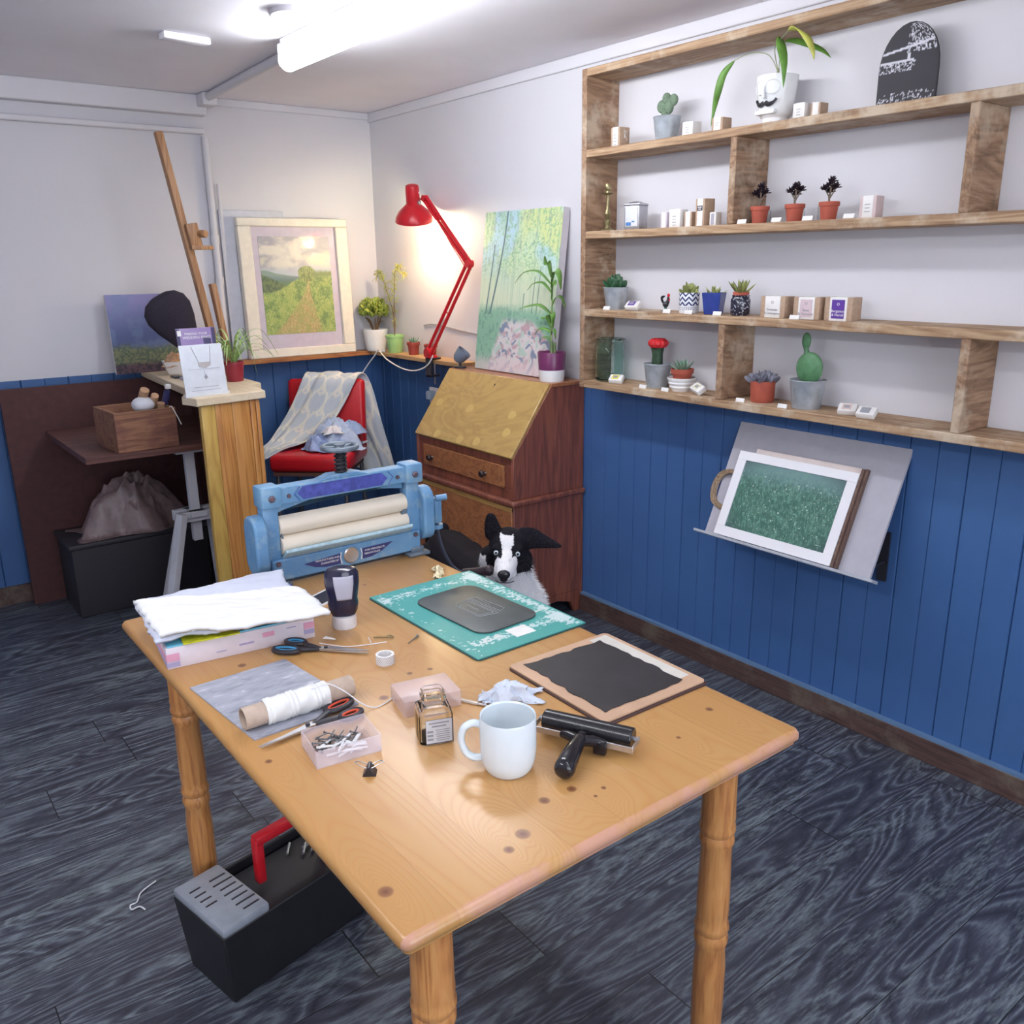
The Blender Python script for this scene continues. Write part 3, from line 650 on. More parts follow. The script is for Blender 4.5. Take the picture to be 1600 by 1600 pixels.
b = MB(); spikes(b, 15, 0.055, 0.0075, 12, 0.066, 0.75); b.build('foliage', M_sgreen, t)
soap_bar('cream soap bar leaning near the bottom shelf divider', 2.03, z + 0.004, -25, plain('cream_print', C(226, 220, 190), 0.5), x=2.385, tilt=14)
t = thing('potted_echeveria', 'grey purple rosette succulent in a straight terracotta pot on the bottom shelf', 'plant', (2.42, 1.79, z))
MB().lathe([(0, 0.001), (0.035, 0), (0.038, 0.004), (0.040, 0.064), (0.040, 0.07), (0.038, 0.07), (0.036, 0.06), (0, 0.06)], seg=28).build('pot', M_terra, t)
b = MB(); paddles(b, 28, 0.044, 0.062, 0.023, 5, 0.058, 0.3); b.build('foliage', plain('purple_grey_leaf', C(118, 118, 132), 0.5, var=0.2, scale=40), t)
t = zinc_pot('prickly_pear', 'tall round pad cactus in a large zinc bucket on the bottom shelf', 2.42, 1.622, z, 0.116, 0.088)
b = MB(); b.ball((0, -0.002, 0.125), (0.016, 0.047, 0.050), seg=24, rings=16); b.tube([(0, 0.010, 0.165), (0, 0.014, 0.18), (0, 0.016, 0.19)], [0.010, 0.007, 0.009], 12); b.ball((0, 0.016, 0.208), (0.009, 0.0155, 0.026), seg=16, rings=10)
b.build('pads', plain('pear_green', C(84, 130, 90), 0.5, var=0.12, scale=40), t)
soap_bar('white wrapped soap lying at the right end of the bottom shelf', 1.462, z, 20, plain('pale_rose_print', C(212, 190, 184), 0.5), x=2.40)
soap_bar('rightmost white wrapped soap on the bottom shelf, with a grey label', 1.39, z, 10, M_gink, x=2.385)
for y, lab in ((2.275, 'price tag below the moon cactus'), (2.165, 'price tag below the white ribbed bowl'), (1.83, 'price tag below the echeveria pot'), (1.665, 'price tag below the prickly pear bucket')): price_tag(y, z, lab)

# ================================================================ sloped display board under the shelf with the meadow print
t = thing('display_board', 'grey sloped display board with a lip fixed to the blue wall', 'board', (0, 0, 0))
B0, B1 = Vector((2.332, 0, 0.592)), Vector((2.500, 0, 0.967)); UP = (B1 - B0).normalized(); NRM = Vector((-UP.z, 0, UP.x))
def slope(y, s_, d=0.0):
    """matrix: local x -> -y, local y -> up the board, local z -> out of it"""
    o_ = B0 + UP * s_ + NRM * d; m = Matrix.Identity(4)
    m.col[0] = (0, -1, 0, 0); m.col[1] = (UP.x, 0, UP.z, 0); m.col[2] = (NRM.x, 0, NRM.z, 0); m.col[3] = (o_.x, y, o_.z, 1); return m
M_grey = plain('grey_board', C(176, 174, 184), 0.7, var=0.02)
MB().box2((-0.315, 0.0, -0.010), (0.315, 0.412, 0.0), M=slope(1.615, 0)).build('board', M_grey, t, bevel=0.001)
MB().box2((-0.342, -0.006, -0.010), (0.342, 0.004, 0.028), M=slope(1.618, 0)).build('lip', plain('grey_lip', C(168, 172, 182), 0.4), t, bevel=0.002)
for y in (1.75, 1.35):
    b = MB(); b.tube([(2.36, y, 0.60), (2.497, y, 0.60)], 0.008, 8); b.box((2.494, y, 0.62), (0.008, 0.03, 0.16)); b.build('bracket', M_black, t)
def meadow_art(u, v):
    n = fbm(u * 10, v * 7, 1); n2 = fbm(u * 110 + 8 * v, v * 22, 2, 4); n3 = fbm(u * 24, v * 24, 8)
    c = mixc([108, 142, 142], [74, 118, 104], sstep(0.95, 0.55, v + 0.2 * (n - 0.5)))
    c = mixc(c, [56, 96, 84], sstep(0.42, 0.62, n2) * 0.8 * sstep(1.0, 0.6, v)); c = mixc(c, [124, 170, 148], sstep(0.42, 0.28, n2) * 0.6 * sstep(1.0, 0.6, v)); c = mixc(c, [120, 160, 138], sstep(0.5, 0.66, n3) * 0.3)
    vig = ((u - 0.5) ** 2 + (v - 0.5) ** 2); c = mixc(c, [64, 84, 86], sstep(0.2, 0.55, vig) * 0.7)
    d = vnoise(u * 84, v * 64, 44); s_ = (d > 0.95 - 0.06 * n) & (v < 0.85)
    return np.where(s_[:, None], np.array([206, 222, 206]), c)
t = thing('meadow_print', 'framed green meadow print with small white flowers on the sloped display board', 'picture', (0, 0, 0))
yc = 1.648; D0 = 0.022
MB().box2((-0.21, 0.006, 0.0005), (0.222, 0.300, D0 - 0.006), M=slope(yc, 0)).build('backing', plain('pale_rim', C(214, 200, 196), 0.6), t)
b = MB(); w2, h2 = 0.226, 0.306
for a_, c_ in (((-w2, 0.006), (w2, 0.040)), ((-w2, h2 - 0.030), (w2, h2)), ((-w2, 0.040), (-w2 + 0.034, h2 - 0.030)), ((w2 - 0.034, 0.040), (w2, h2 - 0.030))):
    b.box2((a_[0], a_[1], 0.010), (c_[0], c_[1], D0 + 0.004), M=slope(yc, 0))
b.build('frame', M_white, t, bevel=0.001)
painting('print', (w2 - 0.034) * 2, h2 - 0.07, 240, 180, meadow_art, t, slope(yc, 0.04 + (h2 - 0.07) / 2, D0), attr_mat('glazed_print', 0.35, coat=0.25))
t = thing('frame_stack', 'brown edged picture frame tucked behind the meadow print', 'picture frame', (0, 0, 0))
b = MB(); b.box2((0.2275, 0.006, 0.001), (0.236, 0.322, 0.026), M=slope(yc, 0)); b.box2((0.237, 0.006, 0.001), (0.243, 0.325, 0.018), M=slope(yc, 0)); b.box2((0.2275, 0.006, 0.0005), (0.243, 0.325, 0.001), M=slope(yc, 0))
MB().box2((-0.17, 0.307, 0.001), (0.2274, 0.324, 0.014), M=slope(yc, 0)).build('pale_top_edge', plain('pale_rim', C(214, 200, 196), 0.6), t)
b.build('frame', wood('dark_frame_wood', C(128, 104, 92), C(104, 80, 70), C(76, 58, 52), 'Z', 2, 0.6), t, bevel=0.001)
b = MB()
for k in range(7):
    o_ = 0.003 * k; q = random.Random(k)
    pts = [(-0.229, 0.235 - o_ * 0.8, 0.003 + 0.002 * k), (-0.262 + o_, 0.235 - o_ * 0.6, 0.005 + 0.002 * k), (-0.295 + o_, 0.215 - o_ * 0.5, 0.008), (-0.308 + o_ * 1.3, 0.165, 0.008 + 0.002 * (k % 3)), (-0.292 + o_, 0.115 + o_ * 0.4, 0.008), (-0.255 + o_, 0.096 + o_ * 0.6, 0.005 + 0.001 * k), (-0.229, 0.090 + o_ * 0.7, 0.003 + 0.001 * k)]
    b.tube(spline(pts, 5), 0.0024, 6, M=slope(yc, 0))
tag(b.build('cane_hoop', wood('willow', C(176, 156, 128), C(146, 122, 96), C(96, 78, 66), 'X', 3, 0.6)), 'bent cane hoops sticking out behind the left side of the meadow print', 'hoops')

# ================================================================ bureau desk
M_bur = wood('mahogany_carcass', C(146, 88, 66), C(124, 70, 56), C(90, 52, 46), 'Z', 1.0, 0.42, coat=0.2)
M_flap = wood('walnut_veneer_flap', C(186, 154, 92), C(178, 146, 84), C(164, 130, 74), 'Y', 0.5, 0.35, coat=0.35, stretch=0.5, fine=0.35)
M_draw = wood('walnut_drawer', C(176, 122, 78), C(154, 98, 64), C(118, 72, 50), 'Y', 1.0, 0.4, coat=0.25, stretch=0.6)
M_gold = wood('light_edge', C(184, 146, 88), C(170, 130, 76), C(140, 100, 60), 'Y', 1.2, 0.4)
t = thing('bureau_desk', 'old wooden bureau with a sloping flap standing against the blue wall', 'desk', (0, 0, 0))
X0, X1, Y0, Y1 = 2.115, 2.497, 2.75, 3.50
b = MB(); side = [(X0, 0.572), (X1, 0.572), (X1, 1.03), (2.318, 1.03), (X0, 0.748)]
for y0, y1 in ((Y0, Y0 + 0.02), (Y1 - 0.02, Y1)):
    b.prism(side, 0, 0.02, M=Matrix(((1, 0, 0, 0), (0, 0, 1, y0), (0, 1, 0, 0), (0, 0, 0, 1))))
b.box2((X0 + 0.012, Y0 + 0.02, 0.572), (X1, Y1 - 0.02, 0.60)); b.box2((X1 - 0.02, Y0 + 0.02, 0.60), (X1, Y1 - 0.02, 1.01))
b.box2((X0 + 0.004, Y0 + 0.02, 0.572), (X0 + 0.022, Y1 - 0.02, 0.612)); b.box2((X0 + 0.004, Y0 + 0.02, 0.712), (X0 + 0.022, Y1 - 0.02, 0.742))
b.box2((X0 + 0.004, Y0 + 0.02, 0.612), (X0 + 0.022, Y0 + 0.065, 0.712)); b.box2((X0 + 0.004, Y1 - 0.065, 0.612), (X0 + 0.022, Y1 - 0.02, 0.712))
b.build('upper_carcass', M_bur, t, bevel=0.002)
MB().box2((2.314, Y0 - 0.004, 1.020), (X1, Y1 + 0.004, 1.036)).build('desk_top', M_draw, t, bevel=0.003)
fl = Vector((2.318 - X0, 0, 1.03 - 0.748)); L = fl.length; fu = fl.normalized(); fn = Vector((-fu.z, 0, fu.x))
FM = Matrix.Identity(4); FM.col[0] = (0, -1, 0, 0); FM.col[1] = (fu.x, 0, fu.z, 0); FM.col[2] = (fn.x, 0, fn.z, 0); FM.col[3] = (X0, (Y0 + Y1) / 2, 0.748, 1)
fw2 = (Y1 - Y0) / 2
o = MB().box2((-fw2 + 0.006, -0.004, -0.006), (fw2 - 0.006, L, 0.012), M=FM).build('flap', M_flap, t, bevel=0.004)
b = MB(); b.lathe([(0.0045, 0.0122), (0.0045, 0.0135), (0, 0.0137)], seg=12, M=FM @ TR(0.03, L - 0.045, 0)); b.box((0.031, L - 0.053, 0.0126), (0.002, 0.012, 0.001), M=FM); b.build('keyhole', M_black, o)
b = MB()
for (cx, cy) in ((-fw2 + 0.07, 0.17), (-0.06, 0.17), (0.24, 0.18), (-0.2, 0.02), (-0.02, 0.02), (0.1, 0.03), (0.26, 0.10)):
    b.prism([(cx + 0.024 * math.cos(a_) * (1 + 0.3 * math.cos(a_)), cy + 0.02 * math.sin(a_)) for a_ in [k * math.pi / 8 for k in range(16)]], 0.0119, 0.0123, M=FM)
b.build('inlay', plain('light_veneer', C(192, 162, 98), 0.35), o)
d = MB().box2((X0 - 0.004, Y0 + 0.067, 0.615), (X0 + 0.02, Y1 - 0.067, 0.709)).build('drawer', M_draw, t, bevel=0.002)
def knob(y, z_, par):
    MB().lathe([(0, 0.0), (0.010, 0), (0.007, 0.006), (0.014, 0.014), (0.016, 0.02), (0.011, 0.027), (0, 0.028)], seg=20, M=TR(X0 - 0.004, y, z_) @ RY(-90)).build('knob', plain('dark_knob', C(48, 34, 36), 0.25), par)
knob(3.362, 0.655, d); knob(2.945, 0.655, d)
b = MB(); b.box2((X0 - 0.022, Y0 - 0.018, 0.545), (X1, Y1 + 0.012, 0.572)); b.build('waist_moulding', M_bur, t, bevel=0.009)
b = MB(); b.box2((X0 - 0.004, Y0 - 0.002, 0.10), (X1, Y0 + 0.02, 0.545)); b.box2((X0 - 0.004, Y1 - 0.02, 0.10), (X1, Y1, 0.545)); b.box2((X0 + 0.02, Y0 + 0.02, 0.10), (X1, Y1 - 0.02, 0.12)); b.box2((X1 - 0.02, Y0, 0.1), (X1, Y1, 0.54)); b.box2((X0 + 0.016, Y0 + 0.02, 0.12), (X0 + 0.03, Y1 - 0.02, 0.545))
for y0, y1 in ((Y0 - 0.002, Y0 + 0.02), (Y1 - 0.02, Y1)):
    pl_ = [(X0, 0.10), (X1, 0.10), (X1, 0.0), (X1 - 0.05, 0.0), (X1 - 0.07, 0.05), (X1 - 0.14, 0.07), (X0 + 0.12, 0.07), (X0 + 0.06, 0.05), (X0 + 0.04, 0.0), (X0, 0.0)]
    b.prism(pl_, 0, y1 - y0, M=Matrix(((1, 0, 0, 0), (0, 0, 1, y0), (0, 1, 0, 0), (0, 0, 0, 1))))
b.build('lower_carcass', M_bur, t, bevel=0.003)
d = MB().box2((X0 - 0.012, Y0 + 0.004, 0.245), (X0 + 0.016, Y1 - 0.004, 0.541)).build('drawer', M_draw, t, bevel=0.003)
MB().box2((X0 - 0.0135, Y0 + 0.004, 0.520), (X0 + 0.0, Y1 - 0.004, 0.5425)).build('light_edge', M_gold, d, bevel=0.004)
d2 = MB().box2((X0 - 0.012, Y0 + 0.004, 0.105), (X0 + 0.016, Y1 - 0.004, 0.238)).build('drawer', M_draw, t, bevel=0.003)
def dropknob(y, z_): 
    MB().lathe([(0, 0.0), (0.017, 0), (0.017, 0.003), (0.008, 0.006), (0.013, 0.014), (0.013, 0.022), (0, 0.024)], seg=20, M=TR(X0 - 0.012, y, z_) @ RY(-90)).build('knob', plain('dark_knob', C(48, 34, 36), 0.25), d)
dropknob(3.245, 0.335); dropknob(3.135, 0.335)

# canvas leaning on the wall on top of the bureau
def forest_art(u, v):
    n = fbm(u * 6, v * 6, 11); n2 = fbm(u * 40, v * 40, 12, 3); n3 = fbm(u * 55, v * 20, 17, 3); st = fbm(u * 60, v * 3, 19, 3)
    c = mixc([206, 226, 186], [184, 216, 228], sstep(0.42, 0.6, fbm(u * 3 + 1, v * 3, 13)) * sstep(0.45, 0.8, v))
    c = mixc(c, [210, 222, 158], sstep(0.45, 0.65, fbm(u * 3 + 7, v * 3, 15)) * sstep(0.35, 0.7, v) * sstep(0.3, 0.7, u))
    c = mixc(c, [226, 228, 206], sstep(0.72, 0.45, v) * 0.6); c = mixc(c, [168, 200, 168], sstep(0.5, 0.75, st) * 0.5 * sstep(0.3, 0.4, v))
    c = mixc(c, [134, 184, 140], sstep(0.58, 0.66, fbm(u * 70, v * 90, 12, 3)) * sstep(0.5, 0.75, v) * 0.75); c = mixc(c, [130, 150, 150], sstep(0.62, 0.7, n3) * 0.35 * sstep(0.5, 0.8, v))
    # undergrowth band and stone stream
    g = sstep(0.44, 0.36, v + 0.06 * (n - 0.5)); c = mixc(c, [142, 188, 160], g)
    c = mixc(c, [112, 154, 136], g * sstep(0.5, 0.7, n2) * 0.7)
    stx = 0.55 + 0.5 * (0.36 - v); wd = 0.20 + 1.1 * (0.38 - v)
    s_ = sstep(wd, wd - 0.08, np.abs(u - stx + 0.1 * (n - 0.5))) * sstep(0.36, 0.30, v)
    cell = vnoise(u * 26 + 5 * n, v * 34 + 4 * n, 31); cell2 = vnoise(u * 22 + 4 * n, v * 36 + 5 * n, 77)
    stone = mixc([226, 214, 216], [200, 160, 172], sstep(0.45, 0.7, cell)); stone = mixc(stone, [128, 138, 168], sstep(0.66, 0.8, cell2)); stone = mixc(stone, [188, 208, 196], sstep(0.3, 0.15, cell2))
    c = mixc(c, stone, s_ * 0.9); c = mixc(c, [222, 206, 210], sstep(0.12, 0.03, v) * 0.7)
    for (ub, ut, wv, top) in ((0.10, 0.13, 0.010, 0.80), (0.16, 0.20, 0.013, 1.0)):
        k_ = np.clip((v - 0.36) / 0.62, 0, 1); cx = ub + (ut - ub) * k_ + 0.10 * np.sin(k_ * 1.5) * (0.5 if ub < 0.12 else 1.1); c = mixc(c, [88, 118, 124], sstep(wv, wv * 0.4, np.abs(u - cx)) * (v > 0.36) * (v < top))
    for (cx, s2) in ((0.60, 0.5), (0.78, 0.66), (0.72, 0.60)):
        c = mixc(c, [130, 158, 138], sstep(0.008, 0.003, np.abs(u - cx - 0.05 * (v - 0.4))) * (v > 0.38) * (v < s2))
    return c
t = thing('forest_canvas', 'unframed pale green woodland painting leaning on the bureau top', 'painting', (0, 0, 0))
cb, ct = Vector((2.392, 3.175, 1.042)), Vector((2.475, 3.09, 1.735)); cu_ = (ct - cb)
yw = Vector((0, -1, 0)); 
def canvas_M(off=0.0):
    u_ = Vector((0.083, 0, 0.693)).normalized(); x_ = Vector((0, -1, 0)); n_ = x_.cross(u_)
    m = Matrix.Identity(4); m.col[0] = x_.to_4d(); m.col[1] = u_.to_4d(); m.col[2] = n_.to_4d(); c_ = Vector((2.392, 3.13, 1.040)) + u_ * 0.349 + n_ * off; m.col[3] = (c_.x, c_.y, c_.z, 1)
    for k in range(3): m[3][k] = 0
    return m
CW, CH = 0.54, 0.698
MB().box((0, 0, -0.018), (CW, CH, 0.034), M=canvas_M()).build('stretched_canvas', plain('canvas_edge', C(214, 210, 216), 0.8), t)
painting('painted_face', CW, CH, 200, 260, forest_art, t, canvas_M(0.0012), attr_mat('oil_paint', 0.5, bump=0.1))
# purple and white pot with a dracaena-like plant
t = thing('potted_bamboo', 'tall leafy plant in a purple and white pot on the bureau', 'plant', (2.372, 2.815, 1.036), 0)
MB().lathe([(0, 0.001), (0.050, 0), (0.052, 0.004), (0.055, 0.048)], seg=40).build('white_base', M_white_gloss, t)
MB().lathe([(0.055, 0.048), (0.0595, 0.118), (0.058, 0.121), (0.055, 0.118), (0.053, 0.108), (0, 0.108)], seg=40).build('pot', plain('purple_glaze', C(112, 48, 92), 0.3), t)
b = MB(); b.tube([(0, 0, 0.105), (0.0, 0.002, 0.165)], 0.007, 10); b.tube([(0.004, -0.014, 0.105), (0.004, -0.014, 0.158)], 0.0065, 10); b.build('cane', plain('dark_cane', C(96, 116, 74), 0.5, var=0.25), t)
b = MB(); stem = spline([(0, 0.002, 0.16), (0, 0.004, 0.24), (0.0, -0.004, 0.34), (0.0, 0.0, 0.43)], 6); b.tube(stem, [0.0045] * 10 + [0.003] * (len(stem) - 10), 8); b.build('stem', plain('pale_stem2', C(128, 150, 96), 0.5), t)
b = MB()
def arch(base, dy, dx, rise, drop, w, L):
    p = Vector(base); b.leaf(spline([p, p + Vector((dx * 0.35, dy * 0.35, rise)), p + Vector((dx * 0.75, dy * 0.75, rise * 0.9)), p + Vector((dx, dy, rise * 0.9 - drop))], 6), w, (1, 0.3, 0.4))
arch((0, 0, 0.42), 0.02, -0.02, 0.06, -0.03, 0.034, 0)
arch((0, 0, 0.39), 0.17, -0.06, 0.055, 0.045, 0.018, 0); arch((0, 0, 0.36), 0.10, -0.05, 0.04, 0.03, 0.020, 0)
arch((0, 0, 0.38), -0.16, -0.09, 0.06, 0.06, 0.030, 0); arch((0, 0, 0.33), -0.10, -0.06, 0.07, 0.00, 0.020, 0)
arch((0, 0, 0.27), 0.15, -0.05, 0.04, 0.015, 0.024, 0); arch((0, 0, 0.30), -0.06, 0.02, 0.04, 0.04, 0.02, 0)
arch((0, 0, 0.24), -0.10, -0.08, 0.035, 0.05, 0.028, 0); arch((0, 0, 0.22), 0.035, -0.03, 0.045, 0.00, 0.034, 0)
arch((0, 0, 0.20), 0.09, -0.02, 0.015, 0.03, 0.024, 0); arch((0, 0, 0.19), -0.07, -0.04, 0.02, 0.03, 0.018, 0); arch((0, 0, 0.17), 0.05, -0.03, 0.01, 0.02, 0.014, 0)
b.build('leaf', M_green, t, solid=0.0007)
# grey cone speaker / little lamp
t = thing('cone_speaker', 'small grey cone shaped speaker at the left end of the bureau top', 'speaker', (2.36, 3.475, 1.036), 0)
M = TR(0, 0, 0.052) @ RZ(-50) @ RY(42)
MB().lathe([(0, -0.03), (0.016, -0.028), (0.030, -0.01), (0.036, 0.03), (0.036, 0.034), (0.032, 0.034), (0.028, 0.012), (0, 0.0)], seg=28, M=M).build('cone', plain('blue_grey_plastic', C(112, 122, 140), 0.35), t)
MB().lathe([(0, 0.013), (0.026, 0.013), (0.026, 0.015), (0, 0.018)], seg=24, M=M).build('front', M_black, t)
b = MB(); b.lathe([(0, 0), (0.03, 0), (0.03, 0.008), (0, 0.01)], seg=20); b.tube([(0, 0, 0.008), (0.0, 0, 0.03)], 0.006); b.build('base', M_black, t)
# ================================================================ ledges round the corner
M_ledge = wood('ledge_wood', C(206, 172, 128), C(188, 150, 104), C(150, 108, 72), 'Y', 1.2, 0.5)
M_ledgeX = wood('ledge_wood_x', C(176, 122, 76), C(158, 102, 62), C(118, 72, 46), 'X', 1.2, 0.5)
tag(MB().box2((1.46, 4.395, 1.027), (2.40, YB, 1.05)).build('wall_ledge', M_ledgeX, bevel=0.002), 'orange brown ledge along the back wall under the framed landscape', 'ledge')
tag(MB().box2((2.385, 3.52, 1.030), (2.50, 4.394, 1.05)).build('wall_ledge', M_ledge, bevel=0.002), 'pale wooden ledge along the right wall carrying the red lamp', 'ledge')
tag(MB().box2((2.402, 4.396, 1.028), (2.50, 4.488, 1.05)).build('ledge_corner', M_ledge, bevel=0.002), 'small pale corner piece of the ledge below the jade plant', 'ledge')
# framed landscape
def landscape_art(u, v):
    n = fbm(u * 5, v * 5, 21); n2 = fbm(u * 34, v * 34, 22, 3); n3 = fbm(u * 70, v * 40, 25, 3); cl = fbm(u * 3.2, v * 7, 23)
    sky = mixc([150, 150, 170], [214, 212, 206], sstep(0.38, 0.62, cl)); sky = mixc(sky, [226, 226, 196], sstep(0.5, 0.7, fbm(u * 4, v * 8, 29)) * 0.6)
    sky = mixc(sky, [178, 190, 206], sstep(0.72, 0.63, v))
    hill = mixc([92, 118, 128], [120, 146, 140], sstep(0.55, 0.62, v)); hill = mixc(hill, [86, 118, 92], sstep(0.58, 0.52, v))
    c = mixc(hill, sky, sstep(0, 0.006, v - (0.605 + 0.015 * np.sin(u * 9) + 0.05 * sstep(0.25, 0.0, u))))
    lh = 0.62 - 0.35 * u; c = mixc(c, mixc([62, 84, 66], [92, 112, 70], sstep(0.4, 0.6, n2)), sstep(0.01, -0.01, v - lh + 0.02 * (n2 - 0.5)) * (u < 0.45))
    n5 = fbm(u * 150, v * 70, 61, 3); n6 = fbm(u * 12, v * 16, 62, 4); field = mixc([104, 140, 70], [158, 178, 92], sstep(0.35, 0.65, 0.5 * n5 + 0.5 * n6)); field = mixc(field, [200, 200, 132], sstep(0.60, 0.74, n5) * 0.6); field = mixc(field, [84, 112, 66], sstep(0.42, 0.28, n6) * 0.5)
    top = 0.44 + 0.16 * sstep(0.1, 0.7, u); c = mixc(c, field, sstep(0.012, -0.012, v - top + 0.03 * (n - 0.5)))
    tr = (((u - 0.64) / 0.13) ** 2 + ((v - 0.615) / 0.085) ** 2) + 0.6 * (n2 - 0.5); c = mixc(c, mixc([98, 120, 66], [152, 164, 96], sstep(0.4, 0.62, n3)), sstep(1.05, 0.85, tr) * (v > 0.5))
    hd = sstep(0.02, -0.02, np.abs(v - 0.60 - 0.03 * n2) - 0.025) * (u > 0.7); c = mixc(c, [112, 134, 76], hd)
    pc = 0.655 - 0.18 * (0.56 - v) - 0.30 * (0.56 - v) ** 2; pw = 0.008 + 0.9 * np.clip(0.57 - v, 0, 1) ** 1.5; p = sstep(pw, pw * 0.75, np.abs(u - pc - 0.04 * (n - 0.5))) * (v < 0.565)
    path = mixc([172, 138, 88], [196, 172, 122], sstep(0.35, 0.65, n5)); path = mixc(path, [142, 150, 84], sstep(0.5, 0.62, n6) * 0.6); c = mixc(c, path, p * 0.8)
    return mixc(c, [208, 206, 176], np.full(len(u), 0.17))
t = thing('framed_landscape', 'cream framed landscape painting of a meadow path leaning on the back wall', 'picture', (2.0, 4.418, 1.05), 0)
LM = RX(-2.5) @ FACE_Y @ TR(0, 0.348, 0)
b = MB(); w2, h2 = 0.300, 0.348; fwd = 0.068
for a_, c_ in (((-w2, -h2), (w2, -h2 + 0.045)), ((-w2, h2 - 0.042), (w2, h2)), ((-w2, -h2 + 0.045), (-w2 + fwd, h2 - 0.042)), ((w2 - fwd, -h2 + 0.045), (w2, h2 - 0.042))): b.box2((a_[0], a_[1], -0.022), (c_[0], c_[1], 0.018), M=LM)
b.build('frame', plain('cream_frame', C(232, 226, 212), 0.45), t, bevel=0.005)
MB().box2((-w2 + fwd, -h2 + 0.045, -0.020), (w2 - fwd, h2 - 0.042, 0.0), M=LM).build('mount', plain('lilac_mount', C(196, 188, 204), 0.5, **{'Coat Weight': 0.6}), t)
painting('painted_scene', 0.39, 0.49, 200, 250, landscape_art, t, LM @ TR(0.0, 0.014, 0.0018), attr_mat('glazed_print', 0.35, coat=1.0))
t = thing('blank_canvas', 'large blank white canvas standing behind the framed landscape', 'canvas', (1.80, 4.468, 1.05), 0)
MB().box((0, 0, 0.365), (0.335, 0.018, 0.73), M=RX(-1.5), bev=0.002).build('stretched_canvas', plain('blank_canvas_grey', C(206, 208, 218), 0.8), t)
# jade plant, feathery plant, two small terracotta pots
t = thing('jade_plant', 'bushy jade plant in a ribbed white pot in the room corner', 'plant', (2.415, 4.385, 1.05), 0)
def ribw(u, z_): return 1.0 + 0.008 * math.sin(z_ * 420)
MB().lathe([(0, 0.001), (0.050, 0), (0.054, 0.006)] + [(0.054 + 0.016 * k / 12, 0.006 + 0.108 * k / 12) for k in range(1, 13)] + [(0.070, 0.118), (0.066, 0.118), (0.064, 0.1), (0, 0.1)], seg=36, wob=ribw).build('pot', M_white_gloss, t)
q = random.Random(5); b = MB(); l = MB(); tips = []
for k in range(9):
    a = 2.4 * k; e = Vector((math.cos(a) * 0.05, math.sin(a) * 0.06, 0.16 + 0.02 * (k % 3)))
    b.tube(spline([(0.008 * math.cos(a), 0.008 * math.sin(a), 0.10), e * 0.62 + Vector((0, 0, 0.05)), e], 3), [0.006, 0.0055, 0.005, 0.0045, 0.004, 0.003, 0.003], 6); tips.append(e)
b.build('branch', plain('brown_stem', C(112, 88, 66), 0.8), t)
for k in range(230):
    a = q.uniform(0, 6.283); w_ = q.uniform(-0.1, 1); rr = 0.084 * math.sqrt(1 - w_ * w_ * 0.8) * q.uniform(0.6, 1.05)
    p = Vector((math.cos(a) * rr * 0.9, math.sin(a) * rr * 1.1, 0.205 + 0.072 * w_)); d = (p - Vector((0, 0, 0.16))).normalized() + Vector((q.uniform(-.4, .4), q.uniform(-.4, .4), q.uniform(-.2, .5)))
    l.ball((0, 0, 0), (0.012, 0.0045, 0.017), M=Matrix.Translation(p) @ d.to_track_quat('Z', 'Y').to_matrix().to_4x4() @ RZ(q.uniform(0, 180)), seg=8, rings=5)
l.build('foliage', plain('jade_leaf', C(146, 160, 70), 0.4, var=0.26, scale=50), t)
price = MB().box((0, 0, 0.006), (0.05, 0.003, 0.012)).build('price_tag', M_card); price.location = (2.395, 4.30, 1.05); price.rotation_euler = (0, 0, R(-30)); tag(price, 'white label lying in front of the jade plant pot', 'tag')
t = thing('feathery_plant', 'tall wispy asparagus fern in a pale green pot', 'plant', (2.433, 4.205, 1.05), 0)
MB().lathe([(0, 0.001), (0.036, 0), (0.039, 0.004), (0.047, 0.082), (0.050, 0.083), (0.051, 0.095), (0.048, 0.096), (0.044, 0.084), (0, 0.084)], seg=36).build('pot', plain('pale_green_plastic', C(160, 204, 132), 0.4), t)
b = MB(); l = MB(); q = random.Random(11)
def wisp(pts, n):
    s_ = spline(pts, 8); b.tube(s_, [0.0026 * (1 - 0.6 * i / len(s_)) for i in range(len(s_))], 6)
    for k in range(n):
        p = s_[int(len(s_) * (0.35 + 0.65 * q.random())) - 1]; a = q.uniform(0, 6.28); L = q.uniform(0.015, 0.045)
        e = p + Vector((math.cos(a) * L * 0.6, math.sin(a) * L, q.uniform(-0.03, 0.02))); m = (p + e) / 2 + Vector((0, 0, 0.01)); l.tube([p, m, e], [0.0009, 0.0008, 0.0006], 4)
        for j in range(4):
            c_ = p.lerp(e, 0.3 + 0.22 * j) + Vector((0, 0, 0.006)); l.tube([c_, c_ + Vector((q.uniform(-.006, .006), q.uniform(-.010, .010), q.uniform(-.008, .008)))], 0.0009, 4)
wisp([(0, 0, 0.08), (0, -0.002, 0.2), (-0.01, -0.035, 0.32), (-0.01, -0.05, 0.42), (0.0, -0.085, 0.45), (0.0, -0.12, 0.40)], 90)
wisp([(0, 0, 0.08), (0, 0.002, 0.2), (0.0, 0.05, 0.30), (0.0, 0.09, 0.37), (0.0, 0.13, 0.42), (0.0, 0.17, 0.38)], 80)
wisp([(0, 0, 0.08), (0.01, 0.004, 0.18), (0.01, 0.005, 0.28)], 30)
b.build('stem', plain('brown_stem', C(112, 88, 66), 0.8), t); l.build('foliage', plain('fern_yellow_green', C(176, 180, 92), 0.6, var=0.15), t)
